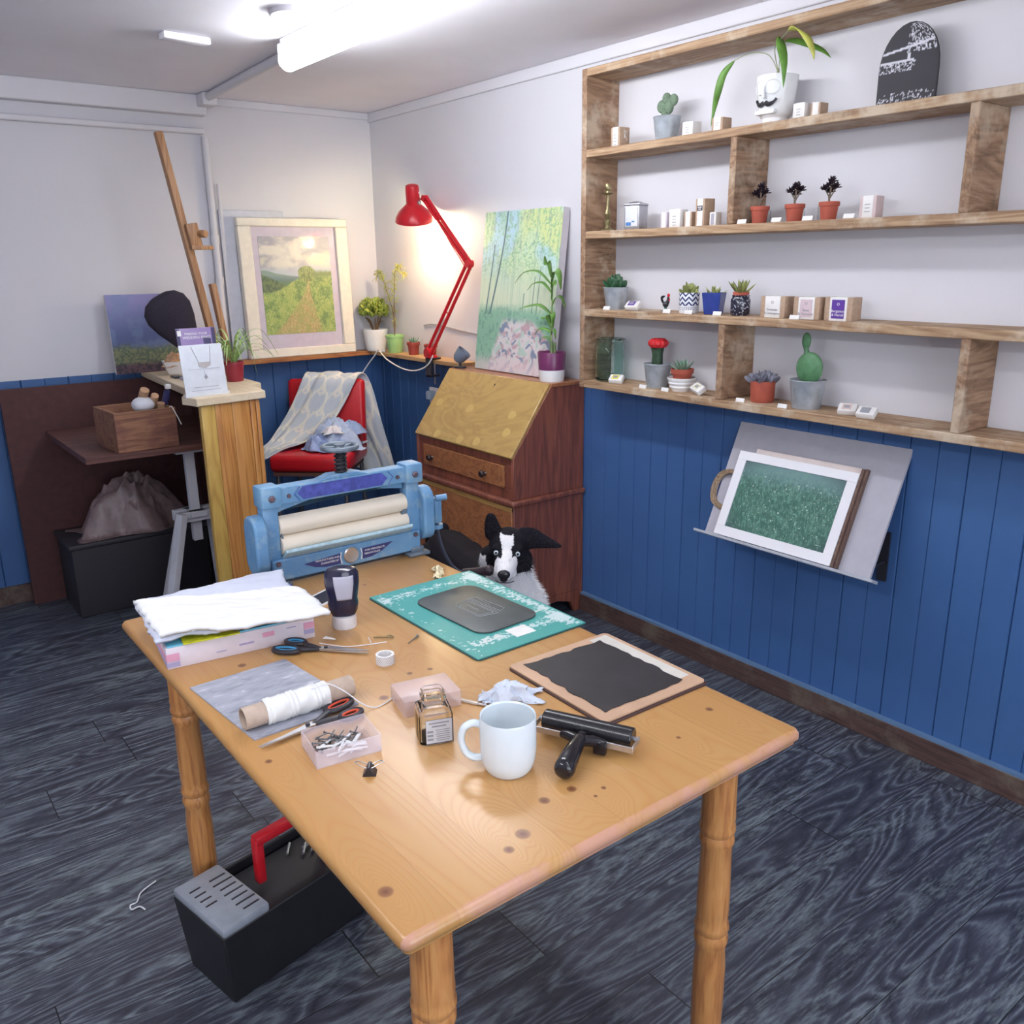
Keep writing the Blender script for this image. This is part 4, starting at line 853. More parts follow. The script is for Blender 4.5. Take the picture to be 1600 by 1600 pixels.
for y, lab, hh, sd in ((4.035, 'small spiky aloe in a terracotta pot beside the pale green pot', 0.05, 3), (3.865, 'little succulent in a terracotta pot right behind the red lamp base', 0.026, 7)):
    t = terra_pot('small_succulent', lab, 2.445, y, 1.05, 0.070, 0.066, plain('brick_pot', C(156, 66, 54), 0.6)); b = MB(); spikes(b, 14, hh, 0.0045, sd, 0.052, 0.7); b.build('foliage', M_sgreen, t)

# ================================================================ red balanced-arm lamp clamped to the ledge
t = thing('desk_lamp', 'red balanced-arm lamp clamped to the ledge in the corner', 'lamp', (0, 0, 0))
base = Vector((2.372, 3.765, 1.085)); elb = Vector((2.40, 3.438, 1.511)); sho = Vector((2.362, 3.736, 1.812)); head = Vector((2.352, 3.826, 1.756))
b = MB(); b.box2((2.362, 3.74, 0.965), (2.376, 3.79, 1.060)); b.box2((2.362, 3.74, 1.052), (2.425, 3.79, 1.060)); b.box2((2.362, 3.745, 0.965), (2.415, 3.785, 0.975)); b.build('clamp', M_black, t, bevel=0.002)
MB().tube([(2.40, 3.765, 0.925), (2.40, 3.765, 1.03)], 0.0045, 8).build('clamp_screw', M_steel, t)
b = MB(); b.lathe([(0, 0), (0.030, 0), (0.030, 0.010), (0.012, 0.016), (0, 0.016)], c=(2.385, 3.765, 1.060), seg=24); b.tube([(2.385, 3.765, 1.07), base], 0.012, 12); b.tube([base + Vector((-0.02, 0, 0)), base + Vector((0.02, 0, 0))], 0.024, 20); b.build('base_joint', M_red, t)
def offs(a, b_, k): d = (b_ - a).normalized(); s_ = Vector((0, 0, 1)).cross(d); s_ = Vector((1, 0, 0)); n_ = d.cross(s_).normalized(); return n_ * k
b = MB(); o1 = offs(base, elb, 0.018)
b.tube([base + o1, elb + o1 * 0.9], 0.0085, 8); b.tube([base - o1, elb - o1 * 0.9], 0.0085, 8); b.tube([base.lerp(elb, 0.47) + o1, base.lerp(elb, 0.47) - o1], 0.003, 6); b.build('lower_arm', M_red, t)
b = MB(); pp = []
s0 = base.lerp(elb, 0.08); s1 = base.lerp(elb, 0.40)
for k in range(90): a = k * 2.1; pp.append(s0.lerp(s1, k / 89) + Vector((math.cos(a) * 0.0045, 0, 0)) + offs(base, elb, math.sin(a) * 0.0045))
b.tube(pp, 0.0011, 5); b.build('spring', M_steel, t)
o2 = offs(elb, sho, 0.011); b = MB()
b.tube([elb + o2, sho + o2], 0.0095, 8); b.tube([elb - o2, sho - o2], 0.0095, 8); b.tube([elb + o2 * 3, elb.lerp(sho, 0.45) + o2 * 2.2], 0.0022, 6); b.build('upper_arm', M_red, t)
b = MB(); b.tube([elb + Vector((-0.016, 0, 0)), elb + Vector((0.016, 0, 0))], 0.017, 18); b.build('joint', M_red, t); b = MB(); b.tube([sho + Vector((-0.014, 0, 0)), sho + Vector((0.014, 0, 0))], 0.014, 16); b.build('joint', M_red, t)
b = MB(); b.tube([sho, head + Vector((0.02, -0.025, 0.055))], 0.006, 8); b.ball(sho.lerp(head, 0.5) + Vector((0, 0, 0.01)), 0.010); b.build('head_bracket', M_steel, t)
HM = Matrix.Translation(head) @ Matrix.Rotation(R(17), 4, Vector((0.792, -0.610, 0)))
o = MB().lathe([(0.093, -0.045), (0.0935, -0.042), (0.088, -0.022), (0.070, 0.005), (0.046, 0.026), (0.034, 0.036), (0.033, 0.11), (0.030, 0.122), (0.020, 0.126), (0, 0.127), (0, 0.124), (0.018, 0.123), (0.028, 0.119), (0.0305, 0.11), (0.0315, 0.036), (0.044, 0.024), (0.068, 0.002), (0.085, -0.024), (0.091, -0.045)], seg=44, M=HM).build('lamp_shade', M_red, t)
b = MB(); b.tube([head + Vector((0.012, -0.028, 0.10)), head + Vector((0.0, -0.05, 0.085)), sho], 0.0025, 6); b.build('flex', M_card, t)
MB().ball((0, 0, -0.012), (0.026, 0.026, 0.034), M=HM @ TR(0, 0, -0.016), seg=20, rings=14).build('bulb', emis('warm_bulb', (1.0, 0.80, 0.50, 1), 9.0), t)
ld = bpy.data.lights.new('bulb_light', 'POINT'); ld.energy = 9.0; ld.color = (1.0, 0.85, 0.50); ld.shadow_soft_size = 0.03
lo = bpy.data.objects.new('bulb_light', ld); COL.objects.link(lo); lo.location = HM @ Vector((0, 0, -0.066))
cab = [(2.365, 3.72, 1.075), (2.355, 3.745, 1.035), (2.352, 3.80, 1.005), (2.352, 3.90, 0.985), (2.352, 4.02, 0.99), (2.355, 4.16, 1.02), (2.36, 4.235, 1.052), (2.365, 4.27, 1.065), (2.36, 4.31, 1.03), (2.34, 4.38, 0.96), (2.27, 4.42, 0.84), (2.18, 4.44, 0.70), (2.15, 4.44, 0.3)]
tag(MB().tube(spline(cab, 6), 0.0035, 6).build('power_cable', M_card), 'white lamp cable sagging from the pale ledge in front of the blue wall', 'cable')
t = thing('plug_adapter', 'pale grey plug in a socket on the blue wall left of the bureau', 'plug', (2.50, 3.93, 0.84))
MB().box((-0.003, 0, 0), (0.008, 0.085, 0.085), bev=0.003).build('socket_plate', M_white, t); MB().box((-0.028, -0.005, 0.005), (0.045, 0.036, 0.045), bev=0.008).build('plug', plain('pale_blue_plastic', C(178, 194, 208), 0.4), t)
t = thing('wall_cable', 'thin cable running along the white wall behind the red lamp', 'cable'); MB().tube(spline([(2.505, 4.02, 1.20), (2.505, 3.9, 1.21), (2.505, 3.6, 1.185), (2.505, 3.42, 1.18)], 4), 0.003, 6).build('flex', M_gink, t)

# ================================================================ red chair with throw and rags
t = thing('red_chair', 'red vinyl chair with a patterned throw in front of the blue back wall', 'chair', (1.915, 4.135, 0), -42)
M_vinyl = plain('red_vinyl', C(188, 28, 38), 0.33, var=0.04, scale=12)
CS = 0.205
MB().box((0, 0, 0.56), (CS * 2, CS * 2, 0.085), bev=0.028, seg=4).build('seat', M_vinyl, t)
MB().box((0, 0, 0), (CS * 2, 0.062, 0.38), bev=0.024, seg=4, M=TR(0, 0.190, 0.745) @ RX(-5)).build('backrest', M_vinyl, t)
b = MB(); b.box((0, -0.01, 0.508), (0.37, 0.37, 0.018)); b.build('seat_board', plain('brown_board', C(92, 58, 48), 0.7), t)
M_chair_m = plain('dull_metal', C(120, 120, 126), 0.35, 0.8)
for sx_ in (-1, 1):
    for sy_ in (-1, 1): MB().tube([(sx_ * 0.17, sy_ * 0.17, 0.50), (sx_ * 0.19, sy_ * 0.19, 0.0)], 0.011, 10).build('leg', M_chair_m, t)
for sx_ in (-1, 1): MB().tube([(sx_ * 0.18, -0.18, 0.22), (sx_ * 0.18, 0.18, 0.22)], 0.008, 8).build('stretcher', M_chair_m, t)
CM = TR(1.915, 4.135, 0) @ RZ(-42)
rows = [((0.10, 0.262, 0.44), (0.34, 0.30, 0.36)), ((0.06, 0.258, 0.56), (0.31, 0.29, 0.50)), ((-0.04, 0.25, 0.72), (0.27, 0.27, 0.68)), ((-0.09, 0.247, 0.88), (0.235, 0.25, 0.86)), ((-0.10, 0.235, 0.952), (0.205, 0.235, 0.945)), ((-0.10, 0.18, 0.965), (0.185, 0.18, 0.955)), ((-0.115, 0.142, 0.925), (0.165, 0.145, 0.915)),
        ((-0.145, 0.115, 0.85), (0.11, 0.125, 0.81)), ((-0.185, 0.08, 0.765), (0.05, 0.10, 0.72)), ((-0.225, 0.02, 0.69), (-0.03, 0.06, 0.65)), ((-0.245, -0.05, 0.645), (-0.09, -0.01, 0.625)), ((-0.27, -0.11, 0.615), (-0.15, -0.09, 0.615)), ((-0.30, -0.14, 0.54), (-0.225, -0.16, 0.58))]
la = spline([r_[0] for r_ in rows], 12); ra = spline([r_[1] for r_ in rows], 12); NV = len(la) - 1; NU = 44
def throw(u, v):
    i = int(round(v * NV)); p = la[i].lerp(ra[i], u)
    f = math.sin(u * 13 + v * 5) * 0.008 + math.sin(u * 31 + v * 9) * 0.003 + 0.012 * math.sin(math.pi * u)
    n_ = Vector((0.1, -0.8 if i > 60 else 0.8, 0.5)); return p + n_ * abs(f)
b = MB(); b.grid(NU, NV, throw)
def trellis_mat():
    return attr_mat('woven_throw', 0.9, bump=0.15)
o = b.build('throw_blanket', trellis_mat(), None, ang=80, solid=0.004, soff=0, M=CM)
uu, vv = np.meshgrid(np.arange(NU + 1) / NU, np.arange(NV + 1) / NV); uu, vv = uu.ravel(), vv.ravel()
a_ = uu * 3.2; c_ = vv * 11; row_ = np.floor(c_); ax = np.abs((a_ + 0.5 * (row_ % 2)) % 1 - 0.5); cy = c_ % 1
d_ = np.minimum(np.abs(ax - 0.5 + 0.22 * np.clip(np.abs(cy - 0.5) * 2 - 0.2, 0, 1)), np.abs((cy + ax * 0.55) % 1 - 0.15))
set_paint(o.data, mixc([188, 198, 208], [222, 221, 212], sstep(0.10, 0.04, d_)))
tag(o, 'grey throw with a white trellis pattern draped over the red chair', 'blanket')
def crumple(name, label, cat, M, w, d, h, seed, mat, nx=46, ny=40, group=None):
    b = MB()
    def fn(u, v):
        x_, y_ = u - 0.5, v - 0.5; rr = min(1.0, math.sqrt((x_ * 2) ** 2 + (y_ * 2) ** 2)); dome = (1 - rr ** 2.2)
        n_ = float(fbm(np.array([u * 5.0]), np.array([v * 5.0]), seed, 3)[0]); n2 = float(fbm(np.array([u * 11.0]), np.array([v * 11.0]), seed + 9, 2)[0])
        ridge = (1 - abs(2 * n_ - 1)) * 0.75 + (1 - abs(2 * n2 - 1)) * 0.35
        k_ = 1 + 0.16 * math.sin(math.atan2(y_, x_) * 5 + seed) * rr
        return (x_ * w * k_ + 0.02 * (n2 - .5), y_ * d * k_ + 0.02 * (n_ - .5), max(0.002, h * max(0.0, dome) * (0.35 + 0.75 * ridge) + 0.008 * n2))
    b.grid(nx, ny, fn); o = b.build(name, mat, None, ang=60, solid=0.002, soff=-1); o.matrix_world = M; tag(o, label, cat, group); return o
M_rag = plain('pale_blue_rag', C(176, 192, 220), 0.9, var=0.05, scale=60)
M_ragw = plain('white_rag', C(226, 226, 232), 0.9, var=0.02, scale=60)
crumple('rag', 'crumpled pale blue rags heaped on the red chair seat', 'rag', CM @ TR(0.085, 0.015, 0.605) @ RZ(10), 0.27, 0.23, 0.135, 4, M_rag)
crumple('rag', 'blue grey rag hanging over the right edge of the red chair seat', 'rag', CM @ TR(0.145, 0.085, 0.665) @ RZ(50), 0.16, 0.13, 0.06, 8, plain('blue_grey_rag', C(146, 166, 206), 0.9, var=0.06, scale=50))
crumple('rag', 'lilac blue rag trailing towards the front of the red chair seat', 'rag', CM @ TR(0.02, -0.07, 0.608) @ RZ(-25), 0.17, 0.11, 0.075, 41, plain('lilac_blue_rag', C(158, 176, 216), 0.9, var=0.06, scale=50))
crumple('rag', 'small white rag on top of the pale blue rags on the chair', 'rag', CM @ TR(0.09, -0.045, 0.690) @ RZ(30), 0.10, 0.07, 0.035, 13, M_ragw, 24, 20)

# ================================================================ counter at the left
M_panel = wood('honey_pine', C(204, 150, 84), C(186, 128, 66), C(150, 92, 46), 'Z', 0.8, 0.38, coat=0.25, stretch=0.06)
M_panel2 = wood('pale_honey_pine', C(206, 172, 96), C(192, 156, 80), C(168, 126, 62), 'Z', 0.8, 0.38, coat=0.25)
t = thing('counter', 'counter with a pale worktop and a honey pine end panel left of the red chair', 'counter', (0, 0, 0))
top = [(1.060, 3.335), (1.350, 3.380), (1.375, 3.60), (1.43, 3.62), (1.455, 4.49), (1.175, 4.49), (1.12, 3.62), (1.035, 3.43)]
MB().prism(top, 1.004, 1.035).build('worktop', M_pine, t, bevel=0.003)
PMx = TR(1.078, 3.352, 0) @ RZ(8)
b = MB(); b.box2((0.058, 0, 0.0), (0.128, 0.022, 1.003), M=PMx, bev=0.003); b.box2((0.129, 0, 0.0), (0.205, 0.022, 1.003), M=PMx, bev=0.003); b.box2((0.206, -0.002, 0), (0.230, 0.022, 1.003), M=PMx, bev=0.006); b.box2((0.231, -0.002, 0), (0.250, 0.022, 1.003), M=PMx, bev=0.006); b.build('end_panel', M_panel, t)
b = MB(); b.box2((0.0, -0.002, 0.0), (0.057, 0.022, 1.003), M=PMx, bev=0.003); b.build('end_panel', M_panel2, t)
M_maroon = plain('dark_maroon_board', C(78, 44, 44), 0.7, var=0.08)
b = MB(); b.box2((1.372, 3.62, 0.0), (1.40, 4.40, 1.003)); b.box2((0.55, 4.40, 0.0), (1.40, 4.43, 1.003)); b.build('back_board', M_maroon, t)
# trestle with a board, wooden box
t = thing('trestle', 'white painted wooden trestle under the counter', 'trestle', (0, 0, 0)); M_wht = plain('trestle_white', C(206, 208, 216), 0.55, var=0.02)
b = MB(); b.box2((1.075, 3.73, 0.752), (1.36, 3.79, 0.785)); b.build('top_rail', M_wht, t, bevel=0.002)
b = MB(); b.box2((1.115, 3.745, 0.36), (1.155, 3.775, 0.752)); b.build('post', M_wht, t, bevel=0.002)
b = MB(); b.box2((1.05, 3.715, 0.455), (1.36, 3.745, 0.50)); b.box2((1.05, 3.776, 0.455), (1.36, 3.806, 0.50)); b.box2((1.10, 3.700, 0.475), (1.17, 3.820, 0.500)); b.build('cross_rail', M_wht, t, bevel=0.002)
for p0, p1 in (((1.062, 3.70, 0.50), (0.935, 3.66, 0.0)), ((1.10, 3.82, 0.48), (1.04, 4.02, 0.0)), ((1.20, 3.70, 0.48), (1.335, 3.62, 0.0)), ((1.22, 3.82, 0.48), (1.30, 4.02, 0.0))):
    b = MB(); d = Vector(p1) - Vector(p0); M = Matrix.Translation((Vector(p0) + Vector(p1)) / 2) @ d.to_track_quat('Z', 'Y').to_matrix().to_4x4(); b.box((0, 0, 0), (0.042, 0.030, d.length), M=M); b.build('leg', M_wht, t, bevel=0.002)
tag(MB().box2((0.70, 3.60, 0.786), (1.365, 4.35, 0.812)).build('trestle_board', wood('dark_red_board', C(110, 72, 62), C(92, 56, 50), C(64, 38, 38), 'X', 1, 0.6), bevel=0.002), 'dark reddish board lying on the white trestle', 'board')
t = thing('wooden_box', 'worn open wooden box of brushes and bits on the trestle board', 'box', (0.935, 3.745, 0.812), 4)
M_crate = wood('worn_box_wood', C(150, 108, 80), C(128, 88, 66), C(90, 56, 48), 'X', 1.0, 0.7, stain=C(104, 58, 60))
b = MB(); b.box2((-0.12, -0.13, 0), (0.12, -0.115, 0.158)); b.box2((-0.12, 0.115, 0), (0.12, 0.13, 0.158)); b.box2((-0.12, -0.115, 0), (-0.105, 0.115, 0.158)); b.box2((0.105, -0.115, 0), (0.12, 0.115, 0.158)); b.box2((-0.105, -0.115, 0), (0.105, 0.115, 0.012)); b.build('box_body', M_crate, t, bevel=0.002)
def dowel(p0, p1, r, label, m, cat='tool', name='wooden_tool'):
    tag(MB().tube([p0, p1], r, 14).build(name, m, bevel=0.002), label, cat)
M_tan = plain('tan_wood', C(178, 140, 110), 0.6, var=0.1)
dowel((0.94, 3.76, 0.90), (0.965, 3.66, 1.045), 0.018, 'tan wooden roller handle sticking up from the worn box', M_tan)
dowel((0.99, 3.76, 0.90), (1.0, 3.655, 1.02), 0.015, 'second tan wooden handle with a pale end in the worn box', M_tan)
o = MB().ball((0, 0, 0), (0.045, 0.04, 0.032)).build('plaster_lump', M_wht); o.location = (0.955, 3.675, 0.985); tag(o, 'rounded white lump lying in the worn wooden box', 'plaster')
dowel((0.99, 3.72, 0.84), (0.955, 3.69, 0.965), 0.02, 'stub of cork below the white lump in the box', M_tan, 'cork', 'cork')
dowel((1.02, 3.70, 0.90), (1.025, 3.68, 0.985), 0.016, 'round tan knob at the right side of the worn box', M_tan, 'knob', 'knob')
ptube = tag(MB().tube([(1.03, 3.78, 0.88), (1.055, 3.70, 1.0), (1.06, 3.69, 1.03)], [0.014, 0.014, 0.012], 12).build('paint_tube', plain('dark_blue_tube', C(60, 62, 110), 0.4)), 'dark blue paint tube with a white cap in the worn box', 'paint')
MB().box((1.062, 3.685, 1.046), (0.022, 0.022, 0.02), bev=0.004).build('cap', M_card, ptube)
tag(MB().tube(spline([(1.04, 3.62, 0.972), (1.045, 3.606, 0.975), (1.06, 3.604, 0.94), (1.075, 3.604, 0.90)], 4), 0.002, 6).build('string', M_card), 'white string hanging over the front of the worn box', 'string')
# dark crate and bag under the counter
t = thing('storage_crate', 'black storage crate on the floor under the counter', 'crate', (0.98, 4.225, 0)); b = MB(); b.box((0, 0, 0.16), (0.60, 0.30, 0.32), bev=0.01); b.build('body', plain('charcoal_crate', C(42, 40, 46), 0.7), t)
MB().box((0, 0, 0.332), (0.62, 0.32, 0.022), bev=0.006).build('lid', plain('charcoal_lid', C(52, 50, 56), 0.6), t)
crumple('plastic_bag', 'crumpled brownish plastic bag on the black crate behind the trestle', 'bag', TR(0.98, 4.19, 0.345), 0.46, 0.26, 0.24, 21, plain('brown_bag', C(132, 112, 112), 0.3, var=0.1))
# leaflet stand
t = thing('leaflet_stand', 'acrylic stand with a white necklace card and a purple wedding ring brochure on the counter', 'leaflet stand', (1.125, 3.395, 1.035), 6)
LS = RX(-7) @ FACE_Y
MB().box2((-0.085, 0, -0.004), (0.085, 0.195, -0.001), M=LS, bev=0.001).build('necklace_card', plain('pale_card', C(214, 218, 226), 0.4), t)
b = MB(); b.tube([(-0.038, 0.188, 0.0008), (-0.016, 0.128, 0.0008)], 0.0009, 5, M=LS); b.tube([(0.038, 0.188, 0.0008), (0.030, 0.128, 0.0008)], 0.0009, 5, M=LS); b.build('chain', M_gink, t)
b = MB(); b.prism([(-0.018, 0.128), (0.032, 0.128), (0.030, 0.115), (0.008, 0.104), (-0.018, 0.114)], 0.0, 0.001, M=LS); b.build('pendant', plain('grey_beige', C(178, 172, 172), 0.4), t)
b = MB(); b.box((0, 0.102, 0.0), (0.13, 0.0008, 0.0006), M=LS); b.box((0.0, 0.034, 0), (0.10, 0.0014, 0.0006), M=LS); b.box((0, 0.022, 0), (0.12, 0.0014, 0.0006), M=LS); b.prism([(0.004, 0.084), (0.012, 0.070), (0.003, 0.062), (-0.003, 0.070)], 0, 0.0008, M=LS); b.tube([(0, 0.084, 0.0005), (0.002, 0.098, 0.0005)], 0.0006, 5, M=LS); b.build('print_lines', M_gink, t)
MB().box2((-0.082, 0.03, -0.010), (0.070, 0.258, -0.0065), M=LS, bev=0.001).build('brochure', plain('purple_cover', C(142, 122, 168), 0.35), t)
b = MB(); b.box2((-0.082, 0.03, -0.0063), (-0.070, 0.256, -0.0058), M=LS); b.box2((0.056, 0.03, -0.0063), (0.070, 0.256, -0.0058), M=LS); b.box2((0.02, 0.19, -0.0063), (0.05, 0.222, -0.0058), M=LS); b.build('dark_border', plain('slate_purple', C(72, 68, 100), 0.4), t)
MB().box2((-0.079, 0.230, -0.0057), (-0.064, 0.250, -0.0052), M=LS).build('badge', M_card, t)
text('MAKING YOUR', 0.013, M_card, t, LS @ TR(-0.006, 0.236, -0.0058)); text('WEDDING RINGS', 0.014, M_card, t, LS @ TR(-0.004, 0.222, -0.0058))
b = MB(); b.box2((-0.088, -0.001, -0.014), (0.088, 0.012, 0.004), M=LS); b.build('acrylic_foot', clearplastic('acrylic', (0.85, 0.88, 0.93, 1), 0.5, 0.05), t)
# spider plant
t = thing('spider_plant', 'spider plant with striped arching leaves in a burgundy pot on the counter', 'plant', (1.368, 3.75, 1.035), 0)
MB().lathe([(0, 0.001), (0.033, 0), (0.035, 0.004), (0.040, 0.072), (0.042, 0.073), (0.042, 0.084), (0.039, 0.084), (0.037, 0.072), (0, 0.072)], seg=30).build('pot', plain('burgundy_plastic', C(150, 44, 58), 0.35), t)
b = MB(); q = random.Random(23)
for k in range(30):
    a = 2.4 * k + q.uniform(-.3, .3); L = q.uniform(0.12, 0.24); hgt = q.uniform(0.06, 0.15); e = Vector((math.cos(a), math.sin(a) * 0.8, 0))
    b.leaf(spline([(0, 0, 0.07), e * L * 0.25 + Vector((0, 0, 0.07 + hgt * 0.8)), e * L * 0.65 + Vector((0, 0, 0.07 + hgt)), e * L + Vector((0, 0, 0.07 + hgt * q.uniform(0.1, 0.75)))], 5), 0.011, e.cross(Vector((0, 0, 1))), 0.35, prof=lambda u: (1 - u) ** 0.6 * 0.9 + 0.1)
for p in ((-0.20, -0.10, 0.17), (-0.17, -0.14, 0.10), (-0.14, -0.06, 0.19), (0.11, 0.02, 0.01), (-0.08, -0.12, 0.12)):
    b.leaf(spline([(0, 0, 0.07), (p[0] * 0.3, p[1] * 0.3, 0.16), (p[0] * 0.7, p[1] * 0.7, max(0.18, p[2])), p], 6), 0.012, Vector((p[0], p[1], 0)).cross(Vector((0, 0, 1))), 0.35, prof=lambda u: (1 - u) ** 0.6 * 0.9 + 0.1)
b.build('leaf', plain('striped_leaf', C(158, 186, 116), 0.45, var=0.2, scale=70), t, ang=0)
# easel, hat, sea painting, bowl
M_easel = wood('easel_wood', C(190, 146, 104), C(172, 126, 86), C(134, 92, 62), 'Z', 1.2, 0.5)
t = thing('table_easel', 'tall tilted wooden easel mast standing at the left', 'easel', (0, 0, 0))
p0, p1 = Vector((1.400, 4.00, 1.05)), Vector((1.236, 4.00, 2.055)); d = p1 - p0; M = Matrix.Translation((p0 + p1) / 2) @ d.to_track_quat('Z', 'Y').to_matrix().to_4x4()
MB().box((0, 0, 0), (0.030, 0.044, d.length), M=M @ RZ(90), bev=0.006).build('mast', M_easel, t)
p0, p1 = Vector((1.442, 3.985, 1.05)), Vector((1.392, 3.985, 1.44)); d = p1 - p0; M2 = Matrix.Translation((p0 + p1) / 2) @ d.to_track_quat('Z', 'Y').to_matrix().to_4x4()
MB().box((0, 0, 0), (0.026, 0.040, d.length), M=M2 @ RZ(90), bev=0.005).build('lower_post', M_easel, t)
MB().box((1.405, 4.0, 1.045), (0.13, 0.10, 0.018), bev=0.004).build('foot', M_easel, t)
b = MB(); b.box((0, 0, 0), (0.050, 0.03, 0.105), M=TR(1.326, 3.962, 1.640) @ RY(-9.3), bev=0.004); b.build('sliding_block', M_easel, t)
b = MB(); b.box((1.352, 3.952, 1.592), (0.095, 0.03, 0.018), bev=0.003); b.build('top_grip', M_easel, t); b = MB(); b.tube([(1.350, 3.950, 1.650), (1.360, 3.912, 1.648)], 0.016, 16); b.build('knob', M_easel, t, bevel=0.003)
t = MB().lathe([(0, 0), (0.050, 0.002), (0.060, 0.03), (0.088, 0.10), (0.104, 0.155), (0.100, 0.195), (0.075, 0.225), (0.04, 0.238), (0, 0.240)], seg=40, wob=lambda u, z_: 1 + 0.03 * math.sin(u * 12.6 + z_ * 20)).build('felt_hat', plain('dark_felt', C(42, 36, 50), 0.95, var=0.08, scale=120, bump=0.2))
t.matrix_world = TR(1.265, 3.985, 1.185) @ RY(-28) @ Matrix.Diagonal((1.0, 0.45, 1.0, 1)); tag(t, 'dark felt hat hooked on the easel above the leaflet stand', 'hat')
def sea_art(u, v):
    n = fbm(u * 6, v * 6, 41); n2 = fbm(u * 40, v * 40, 42, 3); c = mixc([78, 92, 138], [140, 138, 190], sstep(0.45, 1.0, v)); c = mixc(c, [110, 130, 168], sstep(0.5, 0.7, n) * 0.5)
    c = mixc(c, mixc([84, 100, 84], [122, 128, 96], sstep(0.4, 0.6, n2)), sstep(0.40, 0.30, v + 0.1 * (n - 0.5))); return mixc(c, mixc([54, 46, 60], [96, 72, 84], sstep(0.45, 0.6, n2)), sstep(0.16, 0.08, v))
t = thing('sea_painting', 'small blue purple seascape canvas behind the felt hat', 'painting', (1.205, 4.36, 1.035), 0)
SM = RX(-6) @ FACE_Y @ TR(0, 0.18, 0); MB().box((0, 0, -0.011), (0.34, 0.36, 0.02), M=SM).build('stretched_canvas', plain('canvas_edge', C(214, 210, 216), 0.8), t); painting('painted_face', 0.34, 0.36, 120, 130, sea_art, t, SM @ TR(0, 0, 0.001), attr_mat('oil_paint', 0.5, bump=0.1))
t = thing('white_dish', 'white dish holding folded orange cloth on the counter', 'dish', (1.255, 4.20, 1.035), -10)
b = MB(); b.lathe([(0, 0.002), (0.045, 0), (0.05, 0.005), (0.075, 0.055), (0.076, 0.06), (0.071, 0.059), (0.046, 0.008), (0, 0.008)], seg=4, M=RZ(45) @ Matrix.Diagonal((1, 1, 1, 1))); b.build('dish_body', M_white_gloss, t, bevel=0.003)
crumple('folded_cloth', 'orange and cream cloth lying in the white dish', 'cloth', TR(1.255, 4.20, 1.068), 0.10, 0.09, 0.06, 31, plain('orange_cream', C(218, 176, 140), 0.9, var=0.15, scale=25), 24, 20)
tag(MB().box((1.225, 3.93, 1.041), (0.05, 0.09, 0.012), M=None, bev=0.003).build('paper_pad', plain('lilac_paper', C(186, 180, 200), 0.7)), 'small lilac paper pad on the counter left of the leaflet stand', 'pad')
tag(MB().box((1.21, 4.04, 1.040), (0.04, 0.07, 0.010), bev=0.003).build('dark_case', M_black), 'flat dark case on the counter beside the white dish', 'case')
tag(MB().box((1.455, 4.06, 1.041), (0.07, 0.05, 0.012), M=None, bev=0.002).build('label_card', M_card), 'white label card at the edge of the counter behind the burgundy pot', 'card')
# ================================================================ mangle clamped to the far edge of the table
t = thing('mangle', 'old blue cast iron mangle with two cream rollers clamped to the far table edge', 'mangle', (0.978, 2.0, 0.75), -0.5)
def blue_iron():
    tt = NT('chipped_blue_iron'); v = tt.co(); n = tt.noise(v, 26, 5, 0.65); n2 = tt.noise(v, 5, 3)
    col = tt.ramp(n2, [(0.35, C(88, 132, 174)), (0.65, C(112, 156, 190))]); col = tt.mix(tt.ramp(n, [(0.52, 0.0), (0.66, 0.6)]), col, C(150, 170, 180)); col = tt.mix(tt.ramp(n, [(0.24, 0.8), (0.34, 0.0)]), col, C(84, 98, 122)); tt.bump(n, 0.25)
    return tt.out(col, 0.42)
M_bi = blue_iron(); M_bgrey = plain('worn_iron', C(110, 122, 134), 0.5, 0.3, var=0.12, scale=50); M_rivet = plain('rusty_bolt', C(110, 92, 100), 0.5, 0.5); M_roll = plain('cream_roller', C(226, 214, 196), 0.5, var=0.015, scale=10)
M_badge = plain('violet_badge', C(74, 80, 158), 0.4, var=0.16, scale=60)
b = MB(); b.box2((-0.178, -0.024, 0.205), (0.178, 0.016, 0.248)); b.prism([(-0.178, 0.205), (0.178, 0.205), (0.178, 0.185), (0.06, 0.203), (-0.06, 0.203), (-0.178, 0.180)], -0.006, 0.004, M=FACE_Y)
b.prism([(-0.07, 0.247), (0.07, 0.247), (0.035, 0.258), (-0.035, 0.258)], -0.016, 0.024, M=FACE_Y); b.build('top_beam', M_bi, t, bevel=0.003)
b = MB(); b.prism([(-0.130, 0.227), (-0.115, 0.210), (0.105, 0.210), (0.122, 0.227), (0.105, 0.243), (-0.115, 0.243)], 0.0242, 0.0252, M=FACE_Y); b.build('badge', M_badge, t)
b = MB()
for s_ in (-1, 1):
    b.tube([(s_ * 0.124, -0.0245, 0.244), (s_ * 0.138, -0.0245, 0.227), (s_ * 0.124, -0.0245, 0.209)], 0.0022, 5)
b.build('badge_border', plain('badge_blue', C(70, 104, 160), 0.4), t)
